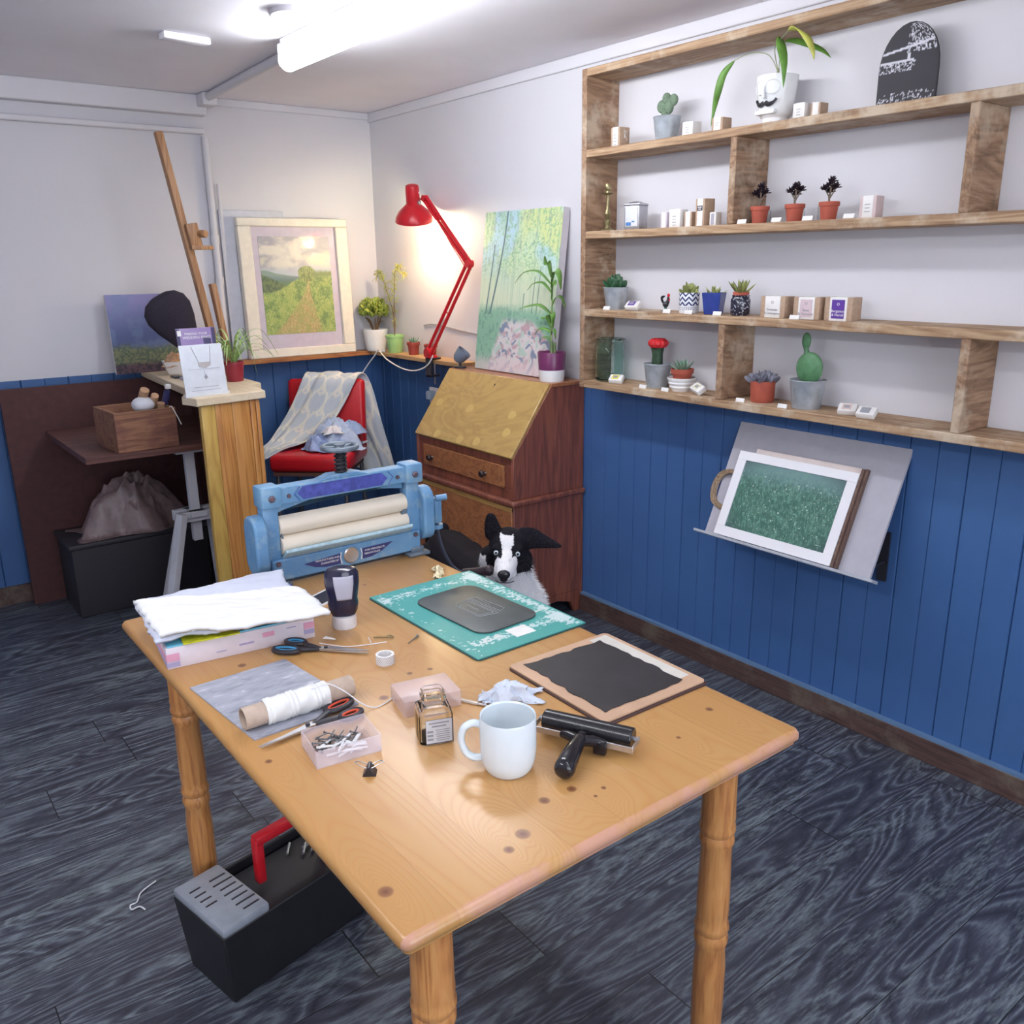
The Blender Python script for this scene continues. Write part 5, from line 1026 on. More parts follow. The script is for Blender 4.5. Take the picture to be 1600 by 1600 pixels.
for s_ in (-1, 1):
    x = s_ * 0.200
    b = MB(); b.box((x, -0.006, 0.228), (0.052, 0.056, 0.054), bev=0.006); b.box((x, 0, 0.118), (0.040, 0.036, 0.170), bev=0.004)
    b.build('side_post', M_bi, t)
    MB().lathe([(0, 0), (0.009, 0), (0.009, 0.004), (0.006, 0.007), (0, 0.007)], seg=6, M=TR(x, -0.034, 0.226) @ RX(90)).build('bolt', M_rivet, t)
    MB().lathe([(0, 0), (0.006, 0), (0.005, 0.004), (0, 0.004)], seg=8, M=TR(s_ * 0.152, -0.024, 0.224) @ RX(90)).build('bolt', M_rivet, t)
    # bulging end covers
    pts = rrect(0.078, 0.150, 0.036, 8); o = MB().prism([(px_ - 0.006, py_) for px_, py_ in pts], 0, 0.034, M=Matrix(((0, 0, s_, s_ * 0.219), (1, 0, 0, 0.0), (0, 1, 0, 0.110), (0, 0, 0, 1)))).build('end_cover', M_bi, t, bevel=0.006)
    MB().lathe([(0, 0), (0.007, 0), (0.006, 0.004), (0, 0.004)], seg=8, M=TR(s_ * 0.196, -0.031, 0.058) @ RX(90)).build('bolt', M_rivet, t)
# trough, base
b = MB(); b.box2((-0.212, -0.030, 0.012), (0.212, 0.018, 0.068)); b.build('base_beam', M_bi, t, bevel=0.004)
b = MB(); b.prism([(-0.050, 0.088), (-0.024, 0.066), (0.03, 0.062), (0.03, 0.070), (-0.020, 0.074), (-0.046, 0.096)], -0.180, 0.180, M=Matrix(((0, 0, 1, 0), (1, 0, 0, 0), (0, 1, 0, 0), (0, 0, 0, 1)))); b.build('drip_tray', plain('pale_chipped_blue', C(168, 196, 208), 0.5, var=0.08, scale=90), t, bevel=0.002)
for zz, yy in ((0.146, 0.0), (0.098, -0.006)): MB().tube([(-0.180, yy, zz), (0.180, yy, zz)], 0.0245, 36).build('roller', M_roll, t, bevel=0.002)
b = MB(); b.prism([(0.150, 0.10), (0.178, 0.07), (0.178, 0.15)], -0.012, 0.02, M=FACE_Y); b.prism([(-0.178, 0.055), (-0.178, 0.14), (-0.168, 0.10)], -0.012, 0.02, M=FACE_Y); b.build('roller_guard', M_bgrey, t)
# round boss and the two wing labels with lettering
b = MB(); b.lathe([(0, 0.0), (0.021, 0), (0.022, 0.004), (0.019, 0.007), (0, 0.005)], seg=32, M=TR(0.0, -0.030, 0.042) @ RX(90)); b.build('centre_boss', M_steel, t)
FM2 = TR(0, -0.0305, 0.040) @ FACE_Y
M_navy = plain('navy_label', C(52, 54, 108), 0.4); MB().prism([(-0.030, 0.012), (-0.030, -0.016), (-0.07, -0.016), (-0.10, -0.010), (-0.130, 0.004)], 0, 0.0008, M=FM2).build('wing_label', M_navy, t); b = MB(); b.prism([(0.034, 0.012), (0.034, -0.016), (0.06, -0.015), (0.09, -0.006), (0.125, 0.014), (0.07, 0.013)], 0, 0.0008, M=FM2)
b.build('wing_label', M_navy, t)
b = MB()
for s_ in (-1, 1): b.tube([(s_ * 0.027 + (0.002 if s_ > 0 else 0), 0.014, 0.001), (s_ * 0.030 + (0.002 if s_ > 0 else 0), 0, 0.001), (s_ * 0.027 + (0.002 if s_ > 0 else 0), -0.016, 0.001)], 0.0014, 5, M=FM2)
b.build('label_bar', M_card, t)
text('MANUFACTURED AND', 0.0072, M_card, t, FM2 @ TR(-0.066, 0.004, 0.0010), w=0.066); text('GUARANTEED BY', 0.0072, M_card, t, FM2 @ TR(-0.060, -0.005, 0.0010), w=0.050)
text('ACME WRINGERS LTD', 0.0072, M_card, t, FM2 @ TR(0.070, 0.005, 0.0010), w=0.060); text('MADE IN SCOTLAND', 0.0072, M_card, t, FM2 @ TR(0.062, -0.004, 0.0010), w=0.046)
# pressure screw and wheel
b = MB(); b.tube([(0.002, -0.002, 0.25), (0.002, -0.002, 0.315)], 0.0115, 14)
sp = [(0.002 + 0.0145 * math.cos(k * 0.55), -0.002 + 0.0145 * math.sin(k * 0.55), 0.254 + 0.0009 * k) for k in range(66)]
b.tube(sp, 0.0032, 6); b.build('pressure_screw', plain('black_iron', C(40, 38, 46), 0.45, 0.3), t)
b = MB(); ring = [(0.002 + 0.043 * math.cos(k * math.pi / 18), -0.002 + 0.043 * math.sin(k * math.pi / 18), 0.322) for k in range(36)]
b.tube(ring, 0.0065, 8, closed=True); b.lathe([(0, 0.312), (0.014, 0.312), (0.014, 0.33), (0, 0.33)], c=(0.002, -0.002, 0), seg=16)
for k in range(5): a = k * 2 * math.pi / 5 + 0.3; b.tube([(0.002, -0.002, 0.32), (0.002 + 0.042 * math.cos(a), -0.002 + 0.042 * math.sin(a), 0.322)], 0.0055, 6)
b.build('hand_wheel', M_bgrey, t)
# feet clamping the table
for s_ in (-1, 1):
    b = MB(); b.box2((s_ * 0.20 - 0.034, -0.050, 0.0), (s_ * 0.20 + 0.030, 0.030, 0.010)); b.box2((s_ * 0.20 - 0.02, -0.034, 0.008), (s_ * 0.20 + 0.02, 0.01, 0.022)); b.build('clamp_foot', M_bgrey, t, bevel=0.003)
# crank on the right
b = MB(); b.tube([(0.25, 0, 0.125), (0.285, 0, 0.125)], 0.011, 12); b.box((0.283, 0, 0.105), (0.026, 0.030, 0.075), bev=0.008); b.tube([(0.275, -0.012, 0.142), (0.305, -0.022, 0.144)], 0.009, 10); b.lathe([(0, 0), (0.017, 0), (0.017, 0.012), (0, 0.012)], seg=16, M=TR(0.284, 0, 0.052)); b.build('crank_hub', M_bi, t)
b = MB(); b.tube(spline([(0.284, 0, 0.07), (0.288, 0.0, 0.03), (0.305, 0.005, -0.02), (0.335, 0.015, -0.07), (0.365, 0.02, -0.10), (0.392, 0.02, -0.112)], 6), 0.0075, 10, flat=0.6); b.build('crank_arm', plain('bare_steel_arm', C(100, 104, 120), 0.4, 0.5), t)
b = MB(); b.tube([(0.385, 0.025, -0.112), (0.410, -0.010, -0.105), (0.428, -0.035, -0.098)], [0.012, 0.013, 0.015], 14); b.ball((0.431, -0.040, -0.097), 0.0165); b.build('crank_handle', plain('dark_handle', C(46, 34, 40), 0.35), t)

# ================================================================ pine table
KN = [(0.721, 0.872, 1.0), (0.611, 0.815, 0.9), (0.647, 0.830, 1.3), (0.772, 0.869, 0.9), (0.812, 0.841, 0.5), (0.788, 0.833, 0.4), (0.442, 1.231, 0.7), (0.438, 0.847, 1.2), (0.783, 1.358, 0.7), (0.824, 1.349, 0.7), (0.694, 1.302, 1.1), (0.95, 1.849, 0.6), (0.905, 1.19, 0.6), (1.01, 0.869, 0.5), (1.125, 0.90, 0.8), (0.905, 1.955, 0.8), (0.54, 1.60, 1.0)]
def table_mat():
    t = NT('knotty_pine_top'); p = t.co(); x = t.xyz(p)
    pl = t.ma('FLOOR', t.ma('DIVIDE', t.ma('SUBTRACT', x[0], 0.01), 0.096)); fx = t.ma('FRACT', t.ma('DIVIDE', t.ma('SUBTRACT', x[0], 0.01), 0.096))
    wn = t.n('ShaderNodeTexWhiteNoise', noise_dimensions='1D'); t.set(wn.inputs['W'], pl); r = wn.outputs['Value']
    c = t.cxyz(x[0], t.ma('MULTIPLY', x[1], 0.12), t.ma('MULTIPLY', r, 4)); n1 = t.noise(c, 7, 1, 0.4, 0.3); field = t.ma('MULTIPLY', n1, 0.9); core = 0.0
    for kx, ky, ks in KN:
        dx = t.ma('SUBTRACT', x[0], kx); dy = t.ma('MULTIPLY', t.ma('SUBTRACT', x[1], ky), 0.30); d = t.ma('SQRT', t.ma('ADD', t.ma('MULTIPLY', dx, dx), t.ma('MULTIPLY', dy, dy)))
        field = t.ma('ADD', field, t.ma('MULTIPLY', t.ma('EXPONENT', t.ma('MULTIPLY', d, -46 / ks)), 0.9))
        dy2 = t.ma('MULTIPLY', t.ma('SUBTRACT', x[1], ky), 0.95); d2 = t.ma('SQRT', t.ma('ADD', t.ma('MULTIPLY', dx, dx), t.ma('MULTIPLY', dy2, dy2)))
        core = t.ma('MAXIMUM', core, t.ma('SUBTRACT', 1.0, t.ma('DIVIDE', d2, 0.0098 * ks), clamp=True))
    ring = t.ma('FRACT', t.ma('MULTIPLY', t.ma('ADD', field, t.ma('MULTIPLY', x[0], 0.8)), 14)); ring = 0.0 if False else t.ma('POWER', t.ma('SUBTRACT', 1.0, t.ma('ABSOLUTE', t.ma('SUBTRACT', t.ma('MULTIPLY', ring, 2.0), 1.0))), 2.6)
    fine = t.noise(t.cxyz(x[0], t.ma('MULTIPLY', x[1], 0.03), r), 160, 2, 0.6)
    base = t.mix(r, C(180, 136, 80), C(192, 149, 94)); base = t.mix(t.ma('MULTIPLY', ring, 0.50), base, C(178, 122, 66)); base = t.mix(t.ma('MULTIPLY', fine, 0.22), base, C(188, 134, 76))
    base = t.mix(t.ramp(t.noise(p, 4.5, 3), [(0.4, 0.0), (0.8, 0.12)]), base, C(200, 140, 84))
    base = t.mix(t.ramp(core, [(0.02, 0.0), (0.30, 0.70), (0.9, 1.0)]), base, C(112, 66, 44))
    seam = t.ma('LESS_THAN', fx, 0.008); base = t.mix(t.ma('MULTIPLY', seam, 0.55), base, C(140, 92, 52))
    worn = t.ma('MULTIPLY', t.ma('LESS_THAN', x[1], 0.766), t.ramp(t.noise(p, 16, 4), [(0.35, 0.0), (0.6, 0.8)])); base = t.mix(worn, base, C(196, 146, 128))
    t.bump(ring, 0.03); m = t.out(base, 0.31); t.b.inputs['Coat Weight'].default_value = 0.15; t.b.inputs['Coat Roughness'].default_value = 0.25
    return m
M_pt = table_mat()
M_leg = wood('pine_leg', C(206, 152, 92), C(190, 130, 74), C(150, 92, 52), 'Z', 1.6, 0.32, coat=0.3)
t = thing('pine_table', 'large knotty pine table with turned legs in the foreground', 'table', (0, 0, 0))
TX0, TX1, TY0, TY1 = 0.410, 1.196, 0.756, 2.0
def rim(inset): return [(TX0 + TX1) / 2 + px_ for px_, _ in rrect(TX1 - TX0 - 2 * inset, TY1 - TY0 - 2 * inset, max(0.008, 0.016 - inset), 8)], [(TY0 + TY1) / 2 + py_ for _, py_ in rrect(TX1 - TX0 - 2 * inset, TY1 - TY0 - 2 * inset, max(0.008, 0.016 - inset), 8)]
b = MB(); prev = None
for inset, z_ in ((0.010, 0.750), (0.004, 0.7480), (0.000, 0.742), (0.000, 0.734), (0.004, 0.729), (0.007, 0.726), (0.007, 0.7225)):
    xs, ys = rim(inset); ringv = [b.bm.verts.new((x, y, z_)) for x, y in zip(xs, ys)]
    if prev is None: b.bm.faces.new(ringv)
    else:
        n = len(ringv)
        for k in range(n): b.bm.faces.new((prev[k], ringv[k], ringv[(k + 1) % n], prev[(k + 1) % n]))
    prev = ringv
b.bm.faces.new(list(reversed(prev))); b.build('table_top', M_pt, t, ang=50)
b = MB(); b.box2((TX0 + 0.030, TY0 + 0.022, 0.706), (TX1 - 0.030, TY0 + 0.042, 0.7225)); b.box2((TX0 + 0.030, TY1 - 0.042, 0.706), (TX1 - 0.030, TY1 - 0.022, 0.7225)); b.box2((TX0 + 0.022, TY0 + 0.042, 0.706), (TX0 + 0.042, TY1 - 0.042, 0.7225)); b.box2((TX1 - 0.042, TY0 + 0.042, 0.706), (TX1 - 0.022, TY1 - 0.042, 0.7225)); b.build('under_rail', M_leg, t, bevel=0.002)
LP = [(0, 0.7225), (0.028, 0.7225), (0.029, 0.62), (0.030, 0.605), (0.0285, 0.596), (0.031, 0.588), (0.031, 0.582), (0.0275, 0.574), (0.030, 0.566), (0.030, 0.558), (0.0265, 0.548), (0.0285, 0.45), (0.0285, 0.41), (0.027, 0.398), (0.030, 0.388), (0.031, 0.381), (0.027, 0.371), (0.030, 0.362), (0.030, 0.352), (0.026, 0.340), (0.0285, 0.30), (0.0285, 0.22), (0.027, 0.12), (0.022, 0.06), (0.024, 0.045), (0.020, 0.03), (0.018, 0.0), (0, 0.0)]
for lx, ly in ((0.478, 0.808), (1.062, 0.818), (0.478, 1.818), (1.130, 1.818)):
    o = MB().lathe([(r_, z_) for r_, z_ in reversed(LP)], c=(lx, ly, 0), seg=28).build('leg', M_leg, t)

# ================================================================ things on the table
TZ = 0.75
# cutting mat, lino plate
def mat_art(u, v):
    base = np.zeros((len(u), 3)) + np.array([64, 156, 150]); n = fbm(u * 12, v * 16, 51); n2 = fbm(u * 60, v * 70, 52, 3); n3 = fbm(u * 26, v * 90, 56, 3)
    edge = np.maximum(np.abs(u - 0.5) / 0.5, np.abs(v - 0.5) / 0.5); band = np.exp(-((u - 0.93) / 0.07) ** 2) + 0.8 * np.exp(-((v - 0.90) / 0.05) ** 2) + 0.9 * np.exp(-((v - 0.14) / 0.05) ** 2) * (u > 0.1) + 0.5 * np.exp(-((u - 0.06) / 0.05) ** 2)
    w = sstep(0.66, 0.74, 0.45 * n3 + 0.45 * n2 + 0.30 * band) * (edge < 0.97); base = mixc(base, [196, 214, 214], w)
    st = sstep(0.012, 0.006, np.abs(v - 0.24 - 0.10 * (u - 0.5) + 0.02 * n)) * (u > 0.45) * (u < 0.97); st2 = sstep(0.020, 0.012, np.abs(v - 0.15 - 0.05 * u + 0.05 * n)) * (u > 0.16) * (u < 0.36)
    return mixc(base, [206, 214, 212], np.maximum(st, st2) * (n2 > 0.38))
t = thing('cutting_mat', 'teal cutting mat with white scuffs holding a black lino plate', 'cutting mat', (1.062, 1.539, TZ), 0.6)
MB().prism(rrect(0.298, 0.446, 0.012), 0, 0.0024).build('mat_body', plain('dark_teal_edge', C(40, 78, 78), 0.6), t)
painting('printed_side', 0.292, 0.440, 170, 250, mat_art, t, TR(0, 0, 0.0040), attr_mat('mat_print', 0.45))
t = thing('lino_plate', 'rounded black lino plate with a white line drawing lying on the teal mat', 'lino plate', (1.068, 1.538, TZ + 0.0042), 3)
MB().prism(rrect(0.172, 0.262, 0.034, 8), 0, 0.004, bev=0.0006).build('plate', plain('lino_charcoal', C(72, 78, 78), 0.42, var=0.06, scale=18), t)
b = MB(); Z5 = 0.0046
def pline(pts, cl=False): b.tube([(x, y, Z5) for x, y in pts] + ([(pts[0][0], pts[0][1], Z5)] if cl else []), 0.0005, 4)
pline([(-0.030, -0.050), (-0.030, 0.035), (0.012, 0.050), (0.016, -0.062)], True); pline([(-0.025, -0.044), (-0.025, 0.030), (0.008, 0.043), (0.011, -0.052)], True); pline([(0.012, 0.050), (0.040, 0.045), (0.046, -0.048), (0.016, -0.062)]); pline([(0.018, 0.046), (0.022, -0.055)]); pline([(0.024, 0.045), (0.028, -0.055)]); pline([(0.040, 0.045), (0.036, 0.030), (0.034, -0.01)])
for k in range(7): pline([(-0.012 + 0.004 * (k % 3), -0.022 + k * 0.007), (-0.006 + 0.003 * (k % 2), -0.020 + k * 0.007), (-0.010, -0.017 + k * 0.007)])
b.build('line_drawing', plain('chalk_grey', C(176, 180, 184), 0.7), t)
tag(MB().box((1.071, 1.375, TZ + 0.0046), (0.052, 0.044, 0.0006), M=None).build('paper_scrap', M_card), 'white paper rectangle on the near right part of the teal mat', 'paper')
# inking board
t = thing('inking_board', 'hardboard with rolled black ink and a white strip at the near right of the mat', 'board', (1.070, 1.108, TZ), -1)
MB().prism(rrect(0.262, 0.285, 0.012), 0.0, 0.003).build('lower_board', plain('dark_board_edge', C(70, 46, 44), 0.6), t)
MB().prism([(x + 0.002, y + 0.004) for x, y in rrect(0.258, 0.280, 0.010)], 0.0034, 0.0062).build('board', plain('hardboard_tan', C(196, 160, 132), 0.55, var=0.05, scale=9), t)
MB().box((0.098, 0.016, 0.0066), (0.046, 0.235, 0.0008)).build('white_strip', plain('bare_white_sheet', C(212, 208, 200), 0.4), t)
q = random.Random(3); poly = []
for side, n_ in ((0, 14), (1, 12), (2, 14), (3, 12)):
    for k in range(n_):
        f_ = k / n_; j = q.uniform(-0.004, 0.004)
        if side == 0: poly.append((-0.102 + j, -0.112 + 0.232 * f_))
        elif side == 1: poly.append((-0.102 + 0.190 * f_, 0.120 + j + (0.006 if f_ < .1 else 0)))
        elif side == 2: poly.append((0.090 + j + 0.006 * f_, 0.120 - 0.232 * f_))
        else: poly.append((0.096 - 0.198 * f_, -0.112 + j))
MB().prism(poly, 0.0070, 0.0080).build('ink_layer', plain('wet_black_ink', C(40, 38, 44), 0.42, var=0.16, scale=14, bump=0.15), t)
# brayer
t = thing('ink_roller', 'black rubber ink roller with a black handle lying right of the mug', 'ink roller', (0.884, 0.955, TZ), -63)
RZ_ = 0.024
MB().tube([(-0.078, 0, RZ_), (0.078, 0, RZ_)], 0.0175, 32).build('rubber_roller', plain('black_rubber', C(32, 32, 36), 0.22, var=0.1), t, bevel=0.002)
b = MB(); b.box((0, -0.030, RZ_ - 0.004), (0.175, 0.0025, 0.011)); b.box((-0.0865, -0.012, RZ_ - 0.002), (0.002, 0.038, 0.011)); b.box((0.0865, -0.012, RZ_ - 0.002), (0.002, 0.038, 0.011)); b.tube([(-0.088, 0, RZ_), (0.088, 0, RZ_)], 0.004, 8); b.build('wire_frame', M_steel, t, bevel=0.0008)
b = MB(); b.tube(spline([(0, -0.028, RZ_), (0.002, -0.05, 0.026), (0.004, -0.078, 0.026), (0.006, -0.108, 0.022), (0.008, -0.132, 0.018)], 5), [0.010, 0.010, 0.010, 0.011, 0.012, 0.012, 0.012, 0.0125, 0.013, 0.0135, 0.014, 0.0145, 0.015, 0.0155, 0.016, 0.016, 0.0165, 0.017, 0.016, 0.014, 0.008], 16)
b.tube([(0, -0.042, RZ_), (0.022, -0.034, RZ_), (0.040, -0.030, RZ_ - 0.004)], [0.010, 0.010, 0.009], 10, flat=0.9); b.tube([(0, -0.042, RZ_), (-0.022, -0.034, RZ_), (-0.034, -0.030, RZ_ - 0.002)], [0.010, 0.009, 0.007], 10, flat=0.9); b.box((0.034, -0.036, RZ_ - 0.008), (0.022, 0.012, 0.022), bev=0.003); b.build('handle', plain('gloss_black_plastic', C(28, 26, 32), 0.14), t)
# mug
t = thing('white_mug', 'large white mug with its handle to the left in the middle of the table', 'mug', (0.732, 0.974, TZ), 142)
b = MB(); b.lathe([(0, 0.006), (0.028, 0.006), (0.030, 0), (0.034, 0.001), (0.039, 0.008), (0.043, 0.022), (0.0445, 0.04), (0.0445, 0.092), (0.0435, 0.0945), (0.0415, 0.092), (0.041, 0.03), (0.037, 0.014), (0.02, 0.010), (0, 0.010)], seg=56); b.build('mug_body', plain('mug_glaze', C(216, 226, 232), 0.12, var=0.01), t)
b = MB(); b.tube(spline([(0.041, 0, 0.077), (0.055, 0, 0.080), (0.069, 0, 0.071), (0.0735, 0, 0.052), (0.068, 0, 0.032), (0.056, 0, 0.021), (0.040, 0, 0.020)], 7), 0.0075, 14, flat=0.75); b.build('handle', plain('mug_glaze', C(216, 226, 232), 0.12, var=0.01), t)
MB().lathe([(0, 0.0145), (0.030, 0.0145), (0.0375, 0.017), (0.030, 0.0118), (0, 0.0118)], seg=40).build('tea_residue', plain('tea_stain', C(196, 182, 172), 0.4, var=0.05), t)
crumple('tissue', 'crumpled pale blue tissue behind the white mug', 'tissue', TR(0.872, 1.155, TZ) @ RZ(-35), 0.105, 0.052, 0.030, 17, plain('tissue_paper', C(208, 216, 230), 0.85), 34, 26)
# square jar
t = thing('square_jar', 'square clear glass jar with a printed label left of the mug', 'jar', (0.692, 1.128, TZ), -21)
b = MB(); pr = []
for w_, z_ in ((0.050, 0.0), (0.056, 0.003), (0.057, 0.05), (0.054, 0.058)): pr.append(([(x, y, z_) for x, y in rrect(w_, w_, 0.008, 6)]))
for r_, z_ in ((0.022, 0.064), (0.021, 0.070), (0.0245, 0.073), (0.0245, 0.078), (0.021, 0.081), (0.0225, 0.086), (0.0205, 0.088)): pr.append([(r_ * math.cos(math.pi / 4 * 0 + a_), r_ * math.sin(a_), z_) for a_ in [math.atan2(y, x) for x, y in rrect(0.05, 0.05, 0.008, 6)]])
inner = []
for r_, z_ in ((0.019, 0.086), (0.0185, 0.066)): inner.append([(r_ * math.cos(a_), r_ * math.sin(a_), z_) for a_ in [math.atan2(y, x) for x, y in rrect(0.05, 0.05, 0.008, 6)]])
for w_, z_ in ((0.049, 0.056), (0.051, 0.048), (0.050, 0.006)): inner.append([(x, y, z_) for x, y in rrect(w_, w_, 0.006, 6)])
rings_ = pr + inner; vv_ = [[b.bm.verts.new(p) for p in r_] for r_ in rings_]
for a_, c_ in zip(vv_, vv_[1:]):
    for k in range(len(a_)): b.bm.faces.new((a_[k], a_[(k + 1) % len(a_)], c_[(k + 1) % len(a_)], c_[k]))
b.bm.faces.new(list(reversed(vv_[0]))); b.bm.faces.new(vv_[-1]); b.build('jar_body', glass('jar_glass', (0.97, 1.0, 0.99, 1)), t)
JF = TR(0, -0.0292, 0.026) @ FACE_Y
MB().box((0.004, 0, 0), (0.046, 0.044, 0.0006), M=JF).build('label_border', M_ink, t); MB().box((0.003, 0.0006, 0.0005), (0.0435, 0.0415, 0.0006), M=JF).build('label_panel', plain('label_grey', C(208, 210, 216), 0.5), t)
b = MB()
for k in range(2): b.box((0.003, 0.016 - 0.006 * k, 0.0009), (0.034 - 0.010 * k, 0.0026, 0.0003), M=JF)
for k in range(6): b.box((0.009, 0.003 - 0.0038 * k, 0.0009), (0.024 - 0.003 * (k % 2), 0.0014, 0.0003), M=JF)
for k in range(3): b.box((-0.012, 0.001 - 0.007 * k, 0.0009), (0.010, 0.004, 0.0003), M=JF)
b.build('print_lines', M_gink, t)
# upturned pink box, clear box with nails
M_pinkp = clearplastic('pink_frosted_plastic', (0.90, 0.72, 0.72, 1), 0.45, 0.25)
t = thing('pink_plastic_box', 'frosted pink plastic box lid upside down behind the square jar', 'box', (0.745, 1.238, TZ), -12)
MB().box((0, 0, 0.016), (0.108, 0.082, 0.032), bev=0.004).build('shell', M_pinkp, t)
t = thing('pin_box', 'open frosted plastic box full of nails and pegs near the table front', 'box', (0.552, 1.192, TZ), -8)
b = MB(); W_, D_, H_, th = 0.108, 0.080, 0.030, 0.0018
b.box((0, 0, th / 2), (W_, D_, th)); b.box((0, D_ / 2, H_ / 2), (W_, th, H_)); b.box((0, -D_ / 2, H_ / 2), (W_, th, H_)); b.box((W_ / 2, 0, H_ / 2), (th, D_, H_)); b.box((-W_ / 2, 0, H_ / 2), (th, D_, H_)); b.build('shell', clearplastic('lilac_frosted_plastic', (0.86, 0.78, 0.86, 1), 0.26, 0.2), t)
q = random.Random(8); BM_ = TR(0.552, 1.192, TZ) @ RZ(-8)
nail = MB(); nail.tube([(-0.012, 0, 0), (0.010, 0, 0)], [0.0011, 0.0011], 6); nail.lathe([(0, 0), (0.0028, 0), (0.0028, 0.0008), (0, 0.0008)], seg=8, M=TR(-0.0125, 0, 0) @ RY(90)); nail = nail.build('nail', plain('nail_metal', C(118, 122, 124), 0.35, 0.7))
peg = MB().tube([(-0.014, 0, 0), (0.014, 0, 0)], 0.0020, 8).build('peg', clearplastic('clear_peg', (0.93, 0.94, 0.97, 1), 0.75, 0.15))
for k in range(34):
    o = nail if k == 0 else nail.copy()
    if k: COL.objects.link(o)
    o.matrix_world = BM_ @ TR(q.uniform(-0.034, 0.036), q.uniform(0.0, 0.028), 0.004 + 0.0028 * (k % 6)) @ RZ(q.uniform(-60, 60)) @ RY(q.uniform(-14, 14)); tag(o, 'loose grey nail in the heap at the back of the frosted box', 'nail', 'nails in the frosted box')
for k in range(22):
    o = peg if k == 0 else peg.copy()
    if k: COL.objects.link(o)
    o.matrix_world = BM_ @ TR(q.uniform(-0.032, 0.034), q.uniform(-0.026, 0.008), 0.0045 + 0.0042 * (k % 3)) @ RZ(q.uniform(-50, 60)) @ RY(q.uniform(-8, 8)); tag(o, 'clear white peg at the front of the frosted box', 'peg', 'pegs in the frosted box')
# bulldog clip
t = thing('binder_clip', 'small black binder clip on the table in front of the nail box', 'clip', (0.553, 1.098, TZ), -35)
MB().prism([(-0.011, 0.0), (0.011, 0.0), (0.002, 0.016), (-0.002, 0.016)], -0.010, 0.010, M=RX(90)).build('clip_body', M_black, t, bevel=0.001)
for s_ in (-1, 1): MB().tube(spline([(s_ * 0.004, -0.006, 0.013), (s_ * 0.016, -0.005, 0.019), (s_ * 0.022, 0, 0.021), (s_ * 0.016, 0.005, 0.019), (s_ * 0.004, 0.006, 0.013)], 4), 0.0008, 6).build('wire_loop', M_steel, t)
# tape
t = thing('tape_roll', 'small roll of patterned white tape near the middle of the table', 'tape', (0.770, 1.430, TZ), 0)
b = MB(); b.lathe([(0.0135, 0.0), (0.0185, 0.0), (0.0185, 0.019), (0.0135, 0.019), (0.0135, 0.0)], seg=36)
def tape_mat():
    tt = NT('dotted_tape'); x = tt.xyz(tt.co()); a = tt.ma('MULTIPLY', tt.ma('ARCTAN2', x[1], x[0]), 26 / 6.283); h = tt.ma('MULTIPLY', x[2], 330)
    d_ = tt.ma('MULTIPLY', tt.ma('GREATER_THAN', tt.ma('FRACT', tt.ma('ADD', a, tt.ma('MULTIPLY', tt.ma('FLOOR', h), 0.5))), 0.5), tt.ma('GREATER_THAN', tt.ma('FRACT', h), 0.4)); rr = tt.ma('GREATER_THAN', tt.ma('ADD', tt.ma('MULTIPLY', x[0], x[0]), tt.ma('MULTIPLY', x[1], x[1])), 0.00033)
    return tt.out(tt.mix(tt.ma('MULTIPLY', tt.ma('MULTIPLY', d_, rr), 0.6), C(228, 228, 230), C(120, 124, 134)), 0.5)
b.build('roll', tape_mat(), t)
# lino sheet, tube with bandage, scissors
def lino_mat():
    tt = NT('marbled_grey_lino'); v = tt.co(); x = tt.xyz(v); n = tt.noise(tt.cxyz(tt.ma('MULTIPLY', x[0], 0.35), x[1], x[2]), 60, 4, 0.6, 0.4); n2 = tt.noise(v, 14, 3)
    return tt.out(tt.ramp(n, [(0.30, C(130, 132, 144)), (0.44, C(154, 157, 169)), (0.60, C(166, 168, 180)), (0.70, C(198, 200, 206))]), 0.5)
t = thing('lino_sheet', 'marbled grey lino sheet lying under the cardboard tube', 'lino', (0.533, 1.436, TZ), 0)
MB().prism([(-0.108, 0.128), (-0.085, -0.130), (0.112, -0.129), (0.084, 0.132)], 0, 0.003).build('sheet', lino_mat(), t)
t = thing('cardboard_tube', 'cardboard tube wound with white scrim on the grey lino sheet', 'tube', (0.548, 1.345, TZ + 0.0235), -1)
b = MB(); b.lathe([(0.0195, -0.102), (0.0195, 0.102), (0.0165, 0.102), (0.0165, -0.102), (0.0195, -0.102)], seg=32, M=RY(90)); b.build('tube_body', plain('cardboard', C(184, 164, 148), 0.8, var=0.05, scale=60), t)
b = MB(); sc_ = [(-0.064 + 0.116 * k / 30) for k in range(31)]
b.lathe([(0.0205 + 0.0022 * abs(math.sin(k * 1.7)) + 0.0015 * abs(math.sin(k * 0.6)), sc_[k]) for k in range(31)], seg=40, wob=lambda u, z_: 1 + 0.05 * math.sin(u * 25 + z_ * 160) * math.sin(u * 6.3), M=RY(90)); b.build('scrim', plain('scrim_white', C(224, 224, 222), 0.9, var=0.02), t)
MB().tube(spline([(0.02, -0.01, 0.022), (0.05, -0.012, 0.024), (0.075, -0.030, 0.008), (0.095, -0.055, -0.012), (0.115, -0.066, -0.021), (0.14, -0.062, -0.0215), (0.175, -0.045, -0.0215)], 6), 0.0011, 6).build('thread', M_ragw, t)
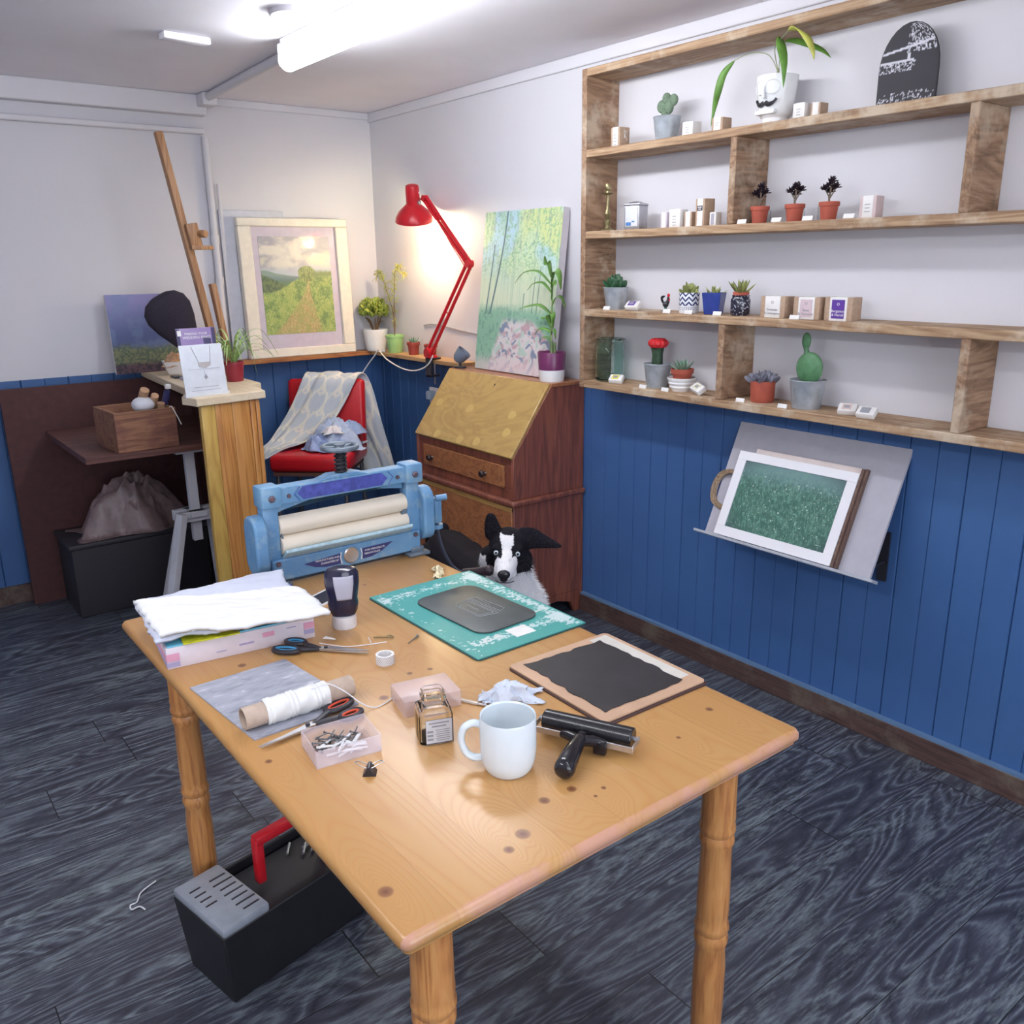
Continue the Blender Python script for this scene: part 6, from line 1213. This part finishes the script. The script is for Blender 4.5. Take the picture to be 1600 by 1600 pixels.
def scissors(name, label, x, y, rz, grip, L=0.105, op=7, z=TZ + 0.004):
    t = thing(name, label, 'scissors', (x, y, z), rz); MM = plain('dark_grip', C(46, 44, 52), 0.4)
    for s_ in (-1, 1):
        zz = 0.003 if s_ > 0 else 0.0; M = RZ(s_ * op * 0.5)
        b = MB(); b.prism([(-0.012, -0.006), (-0.012, 0.007), (0.01, 0.0075), (L, 0.0008), (L, -0.0008), (0.01, -0.005 * (1 if s_ > 0 else 1))], zz, zz + 0.0022, M=M); b.build('blade', M_steel, t)
        a = 0.026; cx, cy = -0.075 - (0.004 if s_ > 0 else 0), -s_ * 0.017; ex, ey = (0.027, 0.0125) if s_ > 0 else (0.021, 0.0115)
        rg = [(cx + ex * math.cos(k * math.pi / 12), cy + ey * math.sin(k * math.pi / 12), 0.004) for k in range(24)]
        b = MB(); b.tube(rg, 0.0052, 8, M=M, closed=True); b.tube([(cx + ex - 0.003, cy * 0.75, 0.004), (-0.030, -s_ * 0.005, 0.003), (-0.008, 0, 0.002)], [0.0062, 0.006, 0.004], 8, M=M, flat=0.8); b.build('handle', MM, t)
        rg2 = [(cx + (ex - 0.005) * math.cos(k * math.pi / 12), cy + (ey - 0.005) * math.sin(k * math.pi / 12), 0.0062) for k in range(24)]
        MB().tube(rg2, 0.0022, 6, M=M, closed=True).build('grip_lining', grip, t)
    MB().lathe([(0, 0.0), (0.0042, 0.0), (0.0038, 0.0085), (0, 0.009)], seg=14).build('pivot', MM, t)
scissors('scissors', 'large scissors with orange lined black handles in front of the tube', 0.535, 1.283, 188, plain('orange_grip', C(214, 84, 54), 0.45), 0.092, 6)
scissors('scissors', 'scissors with blue lined black handles beside the stack of papers', 0.700, 1.552, -48, plain('blue_grip', C(70, 148, 194), 0.45), 0.092, 4)
# ink bottle
t = thing('ink_bottle', 'dark squeezy ink bottle standing on its white cap', 'bottle', (0.793, 1.650, TZ), -25)
MB().lathe([(0, 0), (0.0265, 0), (0.027, 0.004), (0.026, 0.027), (0, 0.028)], seg=36).build('cap', plain('cap_white', C(222, 220, 222), 0.35), t)
MB().lathe([(0, 0.028), (0.024, 0.028), (0.029, 0.038), (0.0315, 0.055), (0.030, 0.066), (0.0325, 0.082), (0.0355, 0.104), (0.0345, 0.124), (0.029, 0.134), (0.018, 0.1375), (0, 0.136)], seg=44, sq=(1.06, 0.74)).build('bottle_body', plain('dark_ink_bottle', C(38, 36, 58), 0.16, var=0.04), t)
b = MB(); 
def lab(u, v):
    a = (u - 0.5) * 1.25; z_ = 0.068 + v * 0.055; r_ = np.interp(z_, [0.055, 0.066, 0.082, 0.104, 0.124], [0.0315, 0.030, 0.0325, 0.0355, 0.0345]) + 0.0006; k_ = 0.82 + 0.18 * v
    return (1.06 * r_ * math.sin(a * k_ + 0.10), -0.74 * r_ * math.cos(a * k_ + 0.10), z_)
b.grid(14, 12, lab); b.build('label_panel', plain('pale_label', C(178, 178, 194), 0.4), t, solid=0.0004)
t = thing('photo_card', 'dark card with a white border behind the ink bottle', 'card', (0.838, 1.835, TZ), 24)
MB().box((0, 0, 0.001), (0.10, 0.065, 0.002)).build('card', M_card, t); MB().box((0, 0, 0.0022), (0.086, 0.050, 0.0006)).build('dark_picture', plain('dark_photo', C(48, 46, 60), 0.4, var=0.2, scale=30), t)
tag(MB().tube(spline([(0.706, 1.595, 0.752), (0.74, 1.545, 0.7525), (0.78, 1.525, 0.752), (0.82, 1.512, 0.752)], 5), 0.0011, 6).build('string', M_ragw), 'white twine trailing from the blue scissors towards the metal hook', 'string')
tag(MB().tube([(0.79, 1.525, 0.754), (0.80, 1.555, 0.753)], 0.0009, 5).build('thread_end', M_ragw), 'short white thread beside the twine', 'thread')
hk = MB(); hk.tube(spline([(0.808, 1.548, 0.753), (0.820, 1.540, 0.753), (0.826, 1.531, 0.754), (0.832, 1.524, 0.754), (0.842, 1.524, 0.753), (0.842, 1.535, 0.753), (0.834, 1.538, 0.753)], 4), 0.0014, 6); tag(hk.build('metal_hook', M_brass), 'small brass screw hook lying behind the tape roll', 'hook')
nl = MB(); nl.tube([(0.852, 1.478, 0.7515), (0.882, 1.492, 0.7535)], [0.0008, 0.0016], 6); nl.ball((0.884, 1.493, 0.754), 0.003); tag(nl.build('tack', plain('nail_metal', C(118, 122, 124), 0.35, 0.7)), 'single grey tack between the brass hook and the teal mat', 'tack')
kn = thing('craft_knife', 'slim pale craft knife lying right of the square jar', 'knife', (0.800, 1.195, TZ + 0.003), -62); MB().box((0, 0, 0), (0.055, 0.006, 0.005), bev=0.0015).build('knife_handle', plain('pale_handle', C(210, 200, 190), 0.4), kn); MB().prism([(0.027, -0.003), (0.050, -0.002), (0.042, 0.003), (0.027, 0.003)], -0.0008, 0.0008).build('blade', M_steel, kn)
tag(MB().prism([(-0.006, 0), (0.006, 0), (0.0015, -0.028), (-0.0015, -0.028)], 0, 0.001, M=TR(0.722, 1.605, 0.757) @ RZ(30)).build('paper_funnel', M_card), 'tiny white paper triangle above the blue scissors', 'paper')
crumple('paper_twist', 'little crumpled cream paper near the right foot of the mangle', 'paper', TR(1.135, 1.80, TZ) @ RZ(60), 0.075, 0.022, 0.016, 27, plain('cream_scrap', C(232, 218, 180), 0.8), 20, 12)
# stack of box file, papers and cloths
t = thing('stationery_box', 'white and pink patterned flat box at the left edge of the table', 'box', (0.580, 1.765, TZ), -7)
MB().box((0, 0, 0.0225), (0.300, 0.225, 0.045), bev=0.001).build('box_body', plain('pale_pink_box', C(222, 212, 220), 0.6), t)
for c_, d_ in (((-0.1505, 0.0, 0.022), (0.001, 0.222, 0.012)), ((-0.138, -0.1130, 0.024), (0.024, 0.001, 0.016)), ((0.138, -0.1130, 0.030), (0.022, 0.001, 0.014)), ((0.052, -0.1130, 0.030), (0.024, 0.001, 0.010))):
    MB().box(c_, d_).build('pink_patch', plain('pink_patch', C(222, 160, 186), 0.6), t)
for c_, d_ in (((-0.138, -0.1130, 0.009), (0.024, 0.001, 0.010)), ((0.138, -0.1130, 0.016), (0.022, 0.001, 0.010)), ((0.006, -0.1130, 0.020), (0.03, 0.001, 0.004)), ((-0.045, -0.1130, 0.015), (0.02, 0.001, 0.002)), ((0.10, -0.1130, 0.034), (0.02, 0.001, 0.002)), ((-0.1505, 0, 0.008), (0.001, 0.222, 0.010))):
    MB().box(c_, d_).build('lilac_patch', plain('lilac_patch', C(172, 164, 200), 0.6), t)
SM_ = lambda z_, r_=0, dx=0, dy=0: TR(0.580 + dx, 1.765 + dy, z_) @ RZ(-7 + r_)
def sheet(name, label, w, d, h, z_, m, r_=0, dx=0, dy=0, cat='paper'):
    o = MB().box((0, 0, h / 2), (w, d, h)).build(name, m); o.matrix_world = SM_(z_, r_, dx, dy); tag(o, label, cat)
sheet('blue_folder', 'turquoise folder on top of the pink patterned box', 0.295, 0.222, 0.003, TZ + 0.0455, plain('turquoise_paper', C(112, 194, 222), 0.5), 0.5, cat='folder')
sheet('magazine', 'yellow green magazine sticking out under the white cloth', 0.11, 0.15, 0.003, TZ + 0.049, plain('yellow_green_print', C(196, 198, 44), 0.4, var=0.12, scale=50), -2, -0.065, -0.040, 'magazine')
sheet('magazine', 'dark edged magazine in the middle under the white cloth', 0.12, 0.16, 0.003, TZ + 0.0525, plain('dark_cover', C(58, 66, 66), 0.4, var=0.25, scale=30), 3, 0.035, -0.036, 'magazine')
sheet('magazine', 'deep blue magazine at the right under the white cloth', 0.11, 0.17, 0.004, TZ + 0.056, plain('deep_blue_cover', C(56, 74, 160), 0.4), 4, 0.105, -0.030, 'magazine')
def cloth(name, label, c4, z_, th, seed, m, amp=0.004, nx=50, ny=36):
    A, B_, C_, D_ = [Vector((p[0], p[1], 0)) for p in c4]; b = MB()
    uu, vv = np.meshgrid(np.arange(nx + 1) / nx, np.arange(ny + 1) / ny); nn = fbm(uu * 5, vv * 6, seed); n2 = fbm(uu * 14, vv * 12, seed + 3)
    def fn(u, v):
        i, j = int(round(u * nx)), int(round(v * ny)); p = A.lerp(B_, u).lerp(D_.lerp(C_, u), v); e = min(u, 1 - u, v, 1 - v)
        p = p + Vector(((n2[j, i] - .5) * 0.010, (nn[j, i] - .5) * 0.016, 0)); p.z = z_ + amp * (nn[j, i] - 0.3) * 3 + 0.002 * n2[j, i] - max(0, 0.035 - e) * 0.16; return p
    b.grid(nx, ny, fn); tag(b.build(name, m, None, ang=60, solid=th, soff=-1), label, 'cloth')
cloth('cloth', 'folded white cloth with a frayed lilac edge, lower of the two on the stack', [(0.400, 1.675), (0.690, 1.625), (0.765, 1.915), (0.425, 1.925)], TZ + 0.067, 0.007, 61, plain('lilac_white_cloth', C(206, 210, 226), 0.9, var=0.02))
cloth('cloth', 'plain white folded cloth, topmost on the stack of papers', [(0.405, 1.665), (0.722, 1.560), (0.735, 1.74), (0.42, 1.885)], TZ + 0.080, 0.010, 67, plain('plain_white_cloth', C(232, 232, 234), 0.9, var=0.01))
# ================================================================ toolbox under the table
t = thing('toolbox', 'black toolbox with a red handle and a clear slotted lid tray under the table', 'toolbox', (0.600, 1.690, 0), 12)
M_tb = plain('toolbox_black', C(30, 30, 34), 0.45, var=0.06)
b = MB(); fr = [(-0.20, -0.100), (0.20, -0.100), (0.20, 0.100), (-0.20, 0.100)]
vs0 = [b.bm.verts.new((x * 0.92, y * 0.86, 0.0)) for x, y in fr]; vs1 = [b.bm.verts.new((x, y, 0.185)) for x, y in fr]; vs2 = [b.bm.verts.new((x * 0.96, y * 0.92, 0.185)) for x, y in fr]; vs3 = [b.bm.verts.new((x * 0.90, y * 0.82, 0.02)) for x, y in fr]
for a_, c_ in ((vs0, vs1), (vs1, vs2), (vs2, vs3)):
    for k in range(4): b.bm.faces.new((a_[k], a_[(k + 1) % 4], c_[(k + 1) % 4], c_[k]))
b.bm.faces.new(list(reversed(vs0))); b.bm.faces.new(vs3); b.build('tub', M_tb, t, bevel=0.005)
MB().box((0.0, 0.0, 0.155), (0.36, 0.165, 0.02), bev=0.004).build('inner_tray', plain('tray_black', C(36, 36, 42), 0.5), t)
b = MB(); b.box((-0.145, -0.005, 0.198), (0.112, 0.200, 0.022), bev=0.006); b.build('organiser_lid', plain('smoky_clear_lid', C(150, 156, 166), 0.28, var=0.04), t)
b = MB()
for k in range(7):
    b.box((-0.118, -0.080 + 0.022 * k, 0.2095), (0.038 + 0.008 * (k % 2), 0.004, 0.001)); 
    if k > 2: b.box((-0.172, -0.080 + 0.022 * k, 0.2095), (0.026, 0.004, 0.001))
b.build('lid_slot', M_black, t)
b = MB(); b.box((0.05, 0.0, 0.288), (0.20, 0.026, 0.022), bev=0.004); b.box((-0.042, 0, 0.235), (0.020, 0.022, 0.110), bev=0.003); b.box((0.142, 0, 0.235), (0.020, 0.022, 0.110), bev=0.003); b.build('handle', M_red, t)
q = random.Random(2)
for k in range(6):
    o = MB().tube([(-0.02, 0, 0), (0.02, 0, 0)], 0.0035, 8).build('metal_bit', M_steel); o.matrix_world = TR(0.70 + q.uniform(-.05, .04), 1.745 + q.uniform(-.03, .02), 0.174) @ RZ(q.uniform(0, 80)); tag(o, 'shiny metal bit in the tray of the black toolbox', 'tool', 'metal bits in the toolbox')
tag(MB().tube(spline([(0.368, 1.98, 0.004), (0.36, 2.0, 0.004), (0.342, 2.0, 0.004), (0.344, 2.018, 0.004), (0.36, 2.02, 0.004), (0.378, 2.05, 0.004), (0.42, 2.07, 0.004)], 4), 0.002, 5).build('string', M_ragw), 'loop of white string on the floor behind the left table leg', 'string')
# ================================================================ the dog behind the table
def W3(x, y, z):
    """dog space: x = camera right, y = towards the camera, z up, origin between the eyes"""
    return Vector((1.475 + 0.792 * x - 0.610 * y, 1.955 - 0.610 * x - 0.792 * y, 0.692 + z))
dog_b = MB()
def ell(c, r, rx=0, rz=0):
    tmp = bmesh.new(); bmesh.ops.create_icosphere(tmp, subdivisions=4, radius=1.0)
    basis = Matrix(((0.792, -0.610, 0, 0), (-0.610, -0.792, 0, 0), (0, 0, 1, 0), (0, 0, 0, 1)))
    dog_b._merge(tmp, Matrix.Translation(W3(*c)) @ basis @ RX(rx) @ RZ(rz) @ Matrix.Diagonal((r[0], r[1], r[2], 1)))
def limb(pts, rs, seg=16):
    P = spline([W3(*p) for p in pts], 6); n = len(P); rr = [float(np.interp(i / (n - 1) * (len(rs) - 1), range(len(rs)), rs)) for i in range(n)]
    dog_b.tube(P, rr, seg)
    for p, r_ in ((P[0], rr[0]), (P[-1], rr[-1])):
        tmp = bmesh.new(); bmesh.ops.create_icosphere(tmp, subdivisions=3, radius=r_); dog_b._merge(tmp, Matrix.Translation(p))
ell((0.004, -0.070, 0.006), (0.058, 0.072, 0.050)); ell((-0.030, -0.050, -0.012), (0.026, 0.035, 0.026)); ell((0.034, -0.050, -0.014), (0.028, 0.035, 0.028))
ell((-0.031, -0.014, 0.012), (0.016, 0.015, 0.012)); ell((0.033, -0.014, 0.009), (0.016, 0.015, 0.012))
limb([(0.0, -0.045, -0.014), (-0.002, 0.000, -0.024), (-0.006, 0.036, -0.034), (-0.009, 0.062, -0.040)], [0.042, 0.036, 0.0315, 0.026])
limb([(0.0, -0.040, -0.045), (-0.004, 0.016, -0.058), (-0.008, 0.048, -0.060)], [0.036, 0.026, 0.018])
ell((-0.026, 0.034, -0.048), (0.017, 0.028, 0.018)); ell((0.012, 0.034, -0.048), (0.017, 0.028, 0.018))
limb([(0.0, -0.085, -0.045), (0.006, -0.120, -0.110), (0.014, -0.140, -0.190)], [0.062, 0.072, 0.085]); ell((-0.052, -0.070, -0.036), (0.032, 0.035, 0.038)); ell((0.046, -0.076, -0.050), (0.032, 0.035, 0.042))
limb([(0.020, -0.165, -0.235), (-0.03, -0.30, -0.265), (-0.13, -0.52, -0.255), (-0.23, -0.72, -0.250)], [0.105, 0.112, 0.098, 0.100])
ell((0.018, -0.135, -0.27), (0.075, 0.075, 0.11))
for sx_ in (-1, 1):
    limb([(0.02 + sx_ * 0.055, -0.16, -0.30), (0.02 + sx_ * 0.062, -0.17, -0.42), (0.02 + sx_ * 0.060, -0.150, -0.54), (0.02 + sx_ * 0.060, -0.155, -0.655)], [0.050, 0.036, 0.024, 0.020]); ell((0.02 + sx_ * 0.060, -0.138, -0.672), (0.026, 0.038, 0.019))
    limb([(-0.22 + sx_ * 0.06, -0.70, -0.26), (-0.20 + sx_ * 0.07, -0.62, -0.40), (-0.27 + sx_ * 0.07, -0.76, -0.52), (-0.25 + sx_ * 0.07, -0.73, -0.655)], [0.075, 0.052, 0.026, 0.020]); ell((-0.25 + sx_ * 0.07, -0.70, -0.672), (0.026, 0.040, 0.019))
limb([(-0.26, -0.80, -0.17), (-0.31, -0.90, -0.24), (-0.33, -0.95, -0.38)], [0.030, 0.026, 0.014])
# ears: left one upright, right one folded out sideways
def ear(pts, ws, side, th=0.007):
    P = spline([W3(*p) for p in pts], 5); n = len(P); S_ = (W3(*side) - W3(0, 0, 0)).normalized(); tmp = bmesh.new(); rings = []
    for i, p in enumerate(P):
        w_ = float(np.interp(i / (n - 1) * (len(ws) - 1), range(len(ws)), ws)); t_ = (P[min(i + 1, n - 1)] - P[max(i - 1, 0)]).normalized(); s2 = (S_ - t_ * S_.dot(t_)).normalized(); nn_ = t_.cross(s2)
        rings.append([tmp.verts.new(p + s2 * w_ * math.cos(k * math.pi / 7) + nn_ * th * math.sin(k * math.pi / 7)) for k in range(14)])
    for a_, c_ in zip(rings, rings[1:]):
        for k in range(14): tmp.faces.new((a_[k], a_[(k + 1) % 14], c_[(k + 1) % 14], c_[k]))
    tmp.faces.new(list(reversed(rings[0]))); tmp.faces.new(rings[-1]); dog_b._merge(tmp)
ear([(-0.036, -0.075, 0.026), (-0.044, -0.075, 0.060), (-0.046, -0.072, 0.088), (-0.043, -0.070, 0.102)], [0.032, 0.027, 0.019, 0.009], (1, 0.15, 0.1))
ear([(0.036, -0.070, 0.026), (0.075, -0.070, 0.022), (0.118, -0.070, 0.010), (0.165, -0.075, -0.006)], [0.034, 0.036, 0.020, 0.004], (0.1, 0.1, -1), 0.010)
me = bpy.data.meshes.new('dog_raw'); dog_b.bm.to_mesh(me); dog_b.bm.free(); tmpo = bpy.data.objects.new('dog_raw', me); COL.objects.link(tmpo)
m = tmpo.modifiers.new('r', 'REMESH'); m.mode = 'VOXEL'; m.voxel_size = 0.0042; m.use_smooth_shade = True
m = tmpo.modifiers.new('s', 'SMOOTH'); m.factor = 0.6; m.iterations = 5
me2 = bpy.data.meshes.new_from_object(tmpo.evaluated_get(bpy.context.evaluated_depsgraph_get())); bpy.data.objects.remove(tmpo); bpy.data.meshes.remove(me)
n = len(me2.vertices); co = np.empty(n * 3, 'f'); me2.vertices.foreach_get('co', co); co = co.reshape(-1, 3).astype(float)
rel = co - np.array([1.475, 1.955, 0.692]); lx = rel[:, 0] * 0.792 - rel[:, 1] * 0.610; ly = -rel[:, 0] * 0.610 - rel[:, 1] * 0.792; lz = rel[:, 2]
nz = fbm(co[:, 0] * 60 + 50, co[:, 2] * 60 + co[:, 1] * 33, 71); nf = fbm(co[:, 0] * 300, co[:, 2] * 120 + co[:, 1] * 200, 72, 2); jit = (nz - 0.5) * 0.010
blk = np.array([24, 22, 29.0]); wht = np.array([226, 224, 226.0]); col = np.tile(blk, (n, 1)) + (nf[:, None] - 0.5) * 14
# blaze: narrow on the forehead, spreading over the muzzle
hw = np.interp(lz, [-0.05, -0.028, -0.010, 0.012, 0.035, 0.05], [0.060, 0.032, 0.016, 0.0135, 0.021, 0.019]); cx = np.interp(lz, [-0.04, 0.0, 0.05], [-0.002, -0.001, 0.001])
head = (ly > -0.115) & (lz > -0.10)
bl = head & (np.abs(lx - cx + jit) < hw) & (lz < 0.047 + jit) & (ly > -0.085)
muz = head & (ly > 0.0 + jit * 1.5) & (lz < -0.004)
patchR = (lx > 0.022 + jit) & (lz > -0.078) & (ly < 0.012)   # black cheek patch on the right reaches low
patchR = patchR | ((lx < -0.024) & (lx > -0.062 + jit) & (lz > -0.068 + jit) & (ly < 0.020))
chk = (lx < -0.058 + jit) & (lz < -0.022) & (lz > -0.12); ruff = (lz < -0.085 + jit) & (ly > -0.20); low = (lz < -0.060 + jit * 2) & (ly > -0.17) & ~patchR
wm_ = (bl | muz | (chk & (ly > -0.12)) | ruff | low) & ~(patchR & (np.abs(lx - cx) > 0.019))
col[wm_] = wht + (nf[wm_][:, None] - 0.5) * 18
sp_ = (ly > 0.02) & wm_ & (vnoise(lx * 260 + 90, lz * 260 + ly * 180 + 90, 5) > 0.86) & (lz > -0.06); col[sp_] = np.array([166, 168, 176])
leg_w = (lz < -0.50); col[leg_w] = wht; col[(ly < -0.25) & (lz > -0.50)] = blk
at = me2.color_attributes.new('paint', 'FLOAT_COLOR', 'POINT'); c_ = np.clip(col, 0, 255) / 255; c_ = np.where(c_ <= 0.04045, c_ / 12.92, ((c_ + 0.055) / 1.055) ** 2.4); at.data.foreach_set('color', np.concatenate([c_, np.ones((n, 1))], 1).astype('f').ravel())
me2.materials.clear(); me2.materials.append(attr_mat('dog_coat', 0.8, bump=0.5, spec=0.15)); me2.shade_smooth(); me2.name = 'collie_dog'
dog = bpy.data.objects.new('collie_dog', me2); COL.objects.link(dog); tag(dog, 'black and white collie dog looking up over the table edge beside the bureau', 'dog')
b = MB(); b.ball((0, 0, 0), (0.0185, 0.010, 0.0145), M=Matrix.Translation(W3(-0.009, 0.086, -0.036)) @ RZ(-37.6)); b.ball((0, 0, 0), (0.012, 0.008, 0.011), M=Matrix.Translation(W3(-0.009, 0.083, -0.048)) @ RZ(-37.6)); b.build('nose', plain('wet_nose', C(36, 32, 38), 0.25, bump=0.2), dog)
M_iris = plain('pale_iris', C(206, 216, 222), 0.1); M_pup = plain('pupil', C(18, 16, 20), 0.05)
for ex, ez in ((-0.0320, 0.002), (0.0320, -0.003)):
    o_ = MB().ball(W3(ex, 0.0012, ez), 0.0074).build('eye', M_iris, dog); P_ = W3(ex, 0.0025, ez); cam_ = Vector((0, 0, 1.52)); dd = (cam_ - P_).normalized(); MB().lathe([(0, 0.0089), (0.0034, 0.0084), (0.0038, 0.0068), (0, 0.006)], seg=20, M=Matrix.Translation(P_) @ dd.to_track_quat('Z', 'Y').to_matrix().to_4x4()).build('pupil', M_pup, o_)
b = MB(); b.tube(spline([W3(-0.034, 0.050, -0.066), W3(-0.022, 0.070, -0.066), W3(-0.009, 0.079, -0.063), W3(0.006, 0.070, -0.067), W3(0.020, 0.052, -0.068)], 4), 0.0014, 6); b.build('mouth', M_pup, dog)
# fur: fine tapered tufts on ruff, cheeks, neck and ears
q = random.Random(77); tw, tb = MB(), MB(); idx = [i for i in range(0, n, 2) if ly[i] > -0.30 and (lz[i] < -0.02 or lx[i] > 0.07 or ly[i] < -0.06)]; q.shuffle(idx)
nrm = np.empty(n * 3, 'f'); me2.vertices.foreach_get('normal', nrm); nrm = nrm.reshape(-1, 3)
for i in idx[:9000]:
    if ly[i] > 0.0 or lz[i] < -0.45: continue
    p = Vector(co[i]); nn_ = Vector(nrm[i]); fl_ = (W3(lx[i] * 0.6, -0.35, -0.75) - W3(0, 0, 0)).normalized() if lx[i] < 0.07 else (W3(0.6, -0.3, -0.5) - W3(0, 0, 0)).normalized()
    L = 0.016 if lz[i] < -0.04 else 0.007; d = (nn_ * 0.55 + fl_ * 0.75 + Vector((q.uniform(-.25, .25), q.uniform(-.25, .25), q.uniform(-.25, .25)))).normalized(); s_ = d.cross(nn_)
    if s_.length < 1e-3: continue
    s_.normalize(); k = tw if wm_[i] and ly[i] > -0.25 else tb; s_ = s_ * 0.0008; L *= q.uniform(0.6, 1.3)
    v = [k.bm.verts.new(p - nn_ * 0.001 + s_), k.bm.verts.new(p - nn_ * 0.001 - s_), k.bm.verts.new(p + d * L)]; k.bm.faces.new(v)
M_fw = plain('white_fur', C(222, 222, 226), 0.9); M_fb = plain('black_fur', C(36, 34, 42), 0.7)
tag(tw.build('fur', M_fw, dog, ang=0), 'white fur of ruff and chest'); tag(tb.build('fur', M_fb, dog, ang=0), 'black fur of cheeks and neck')
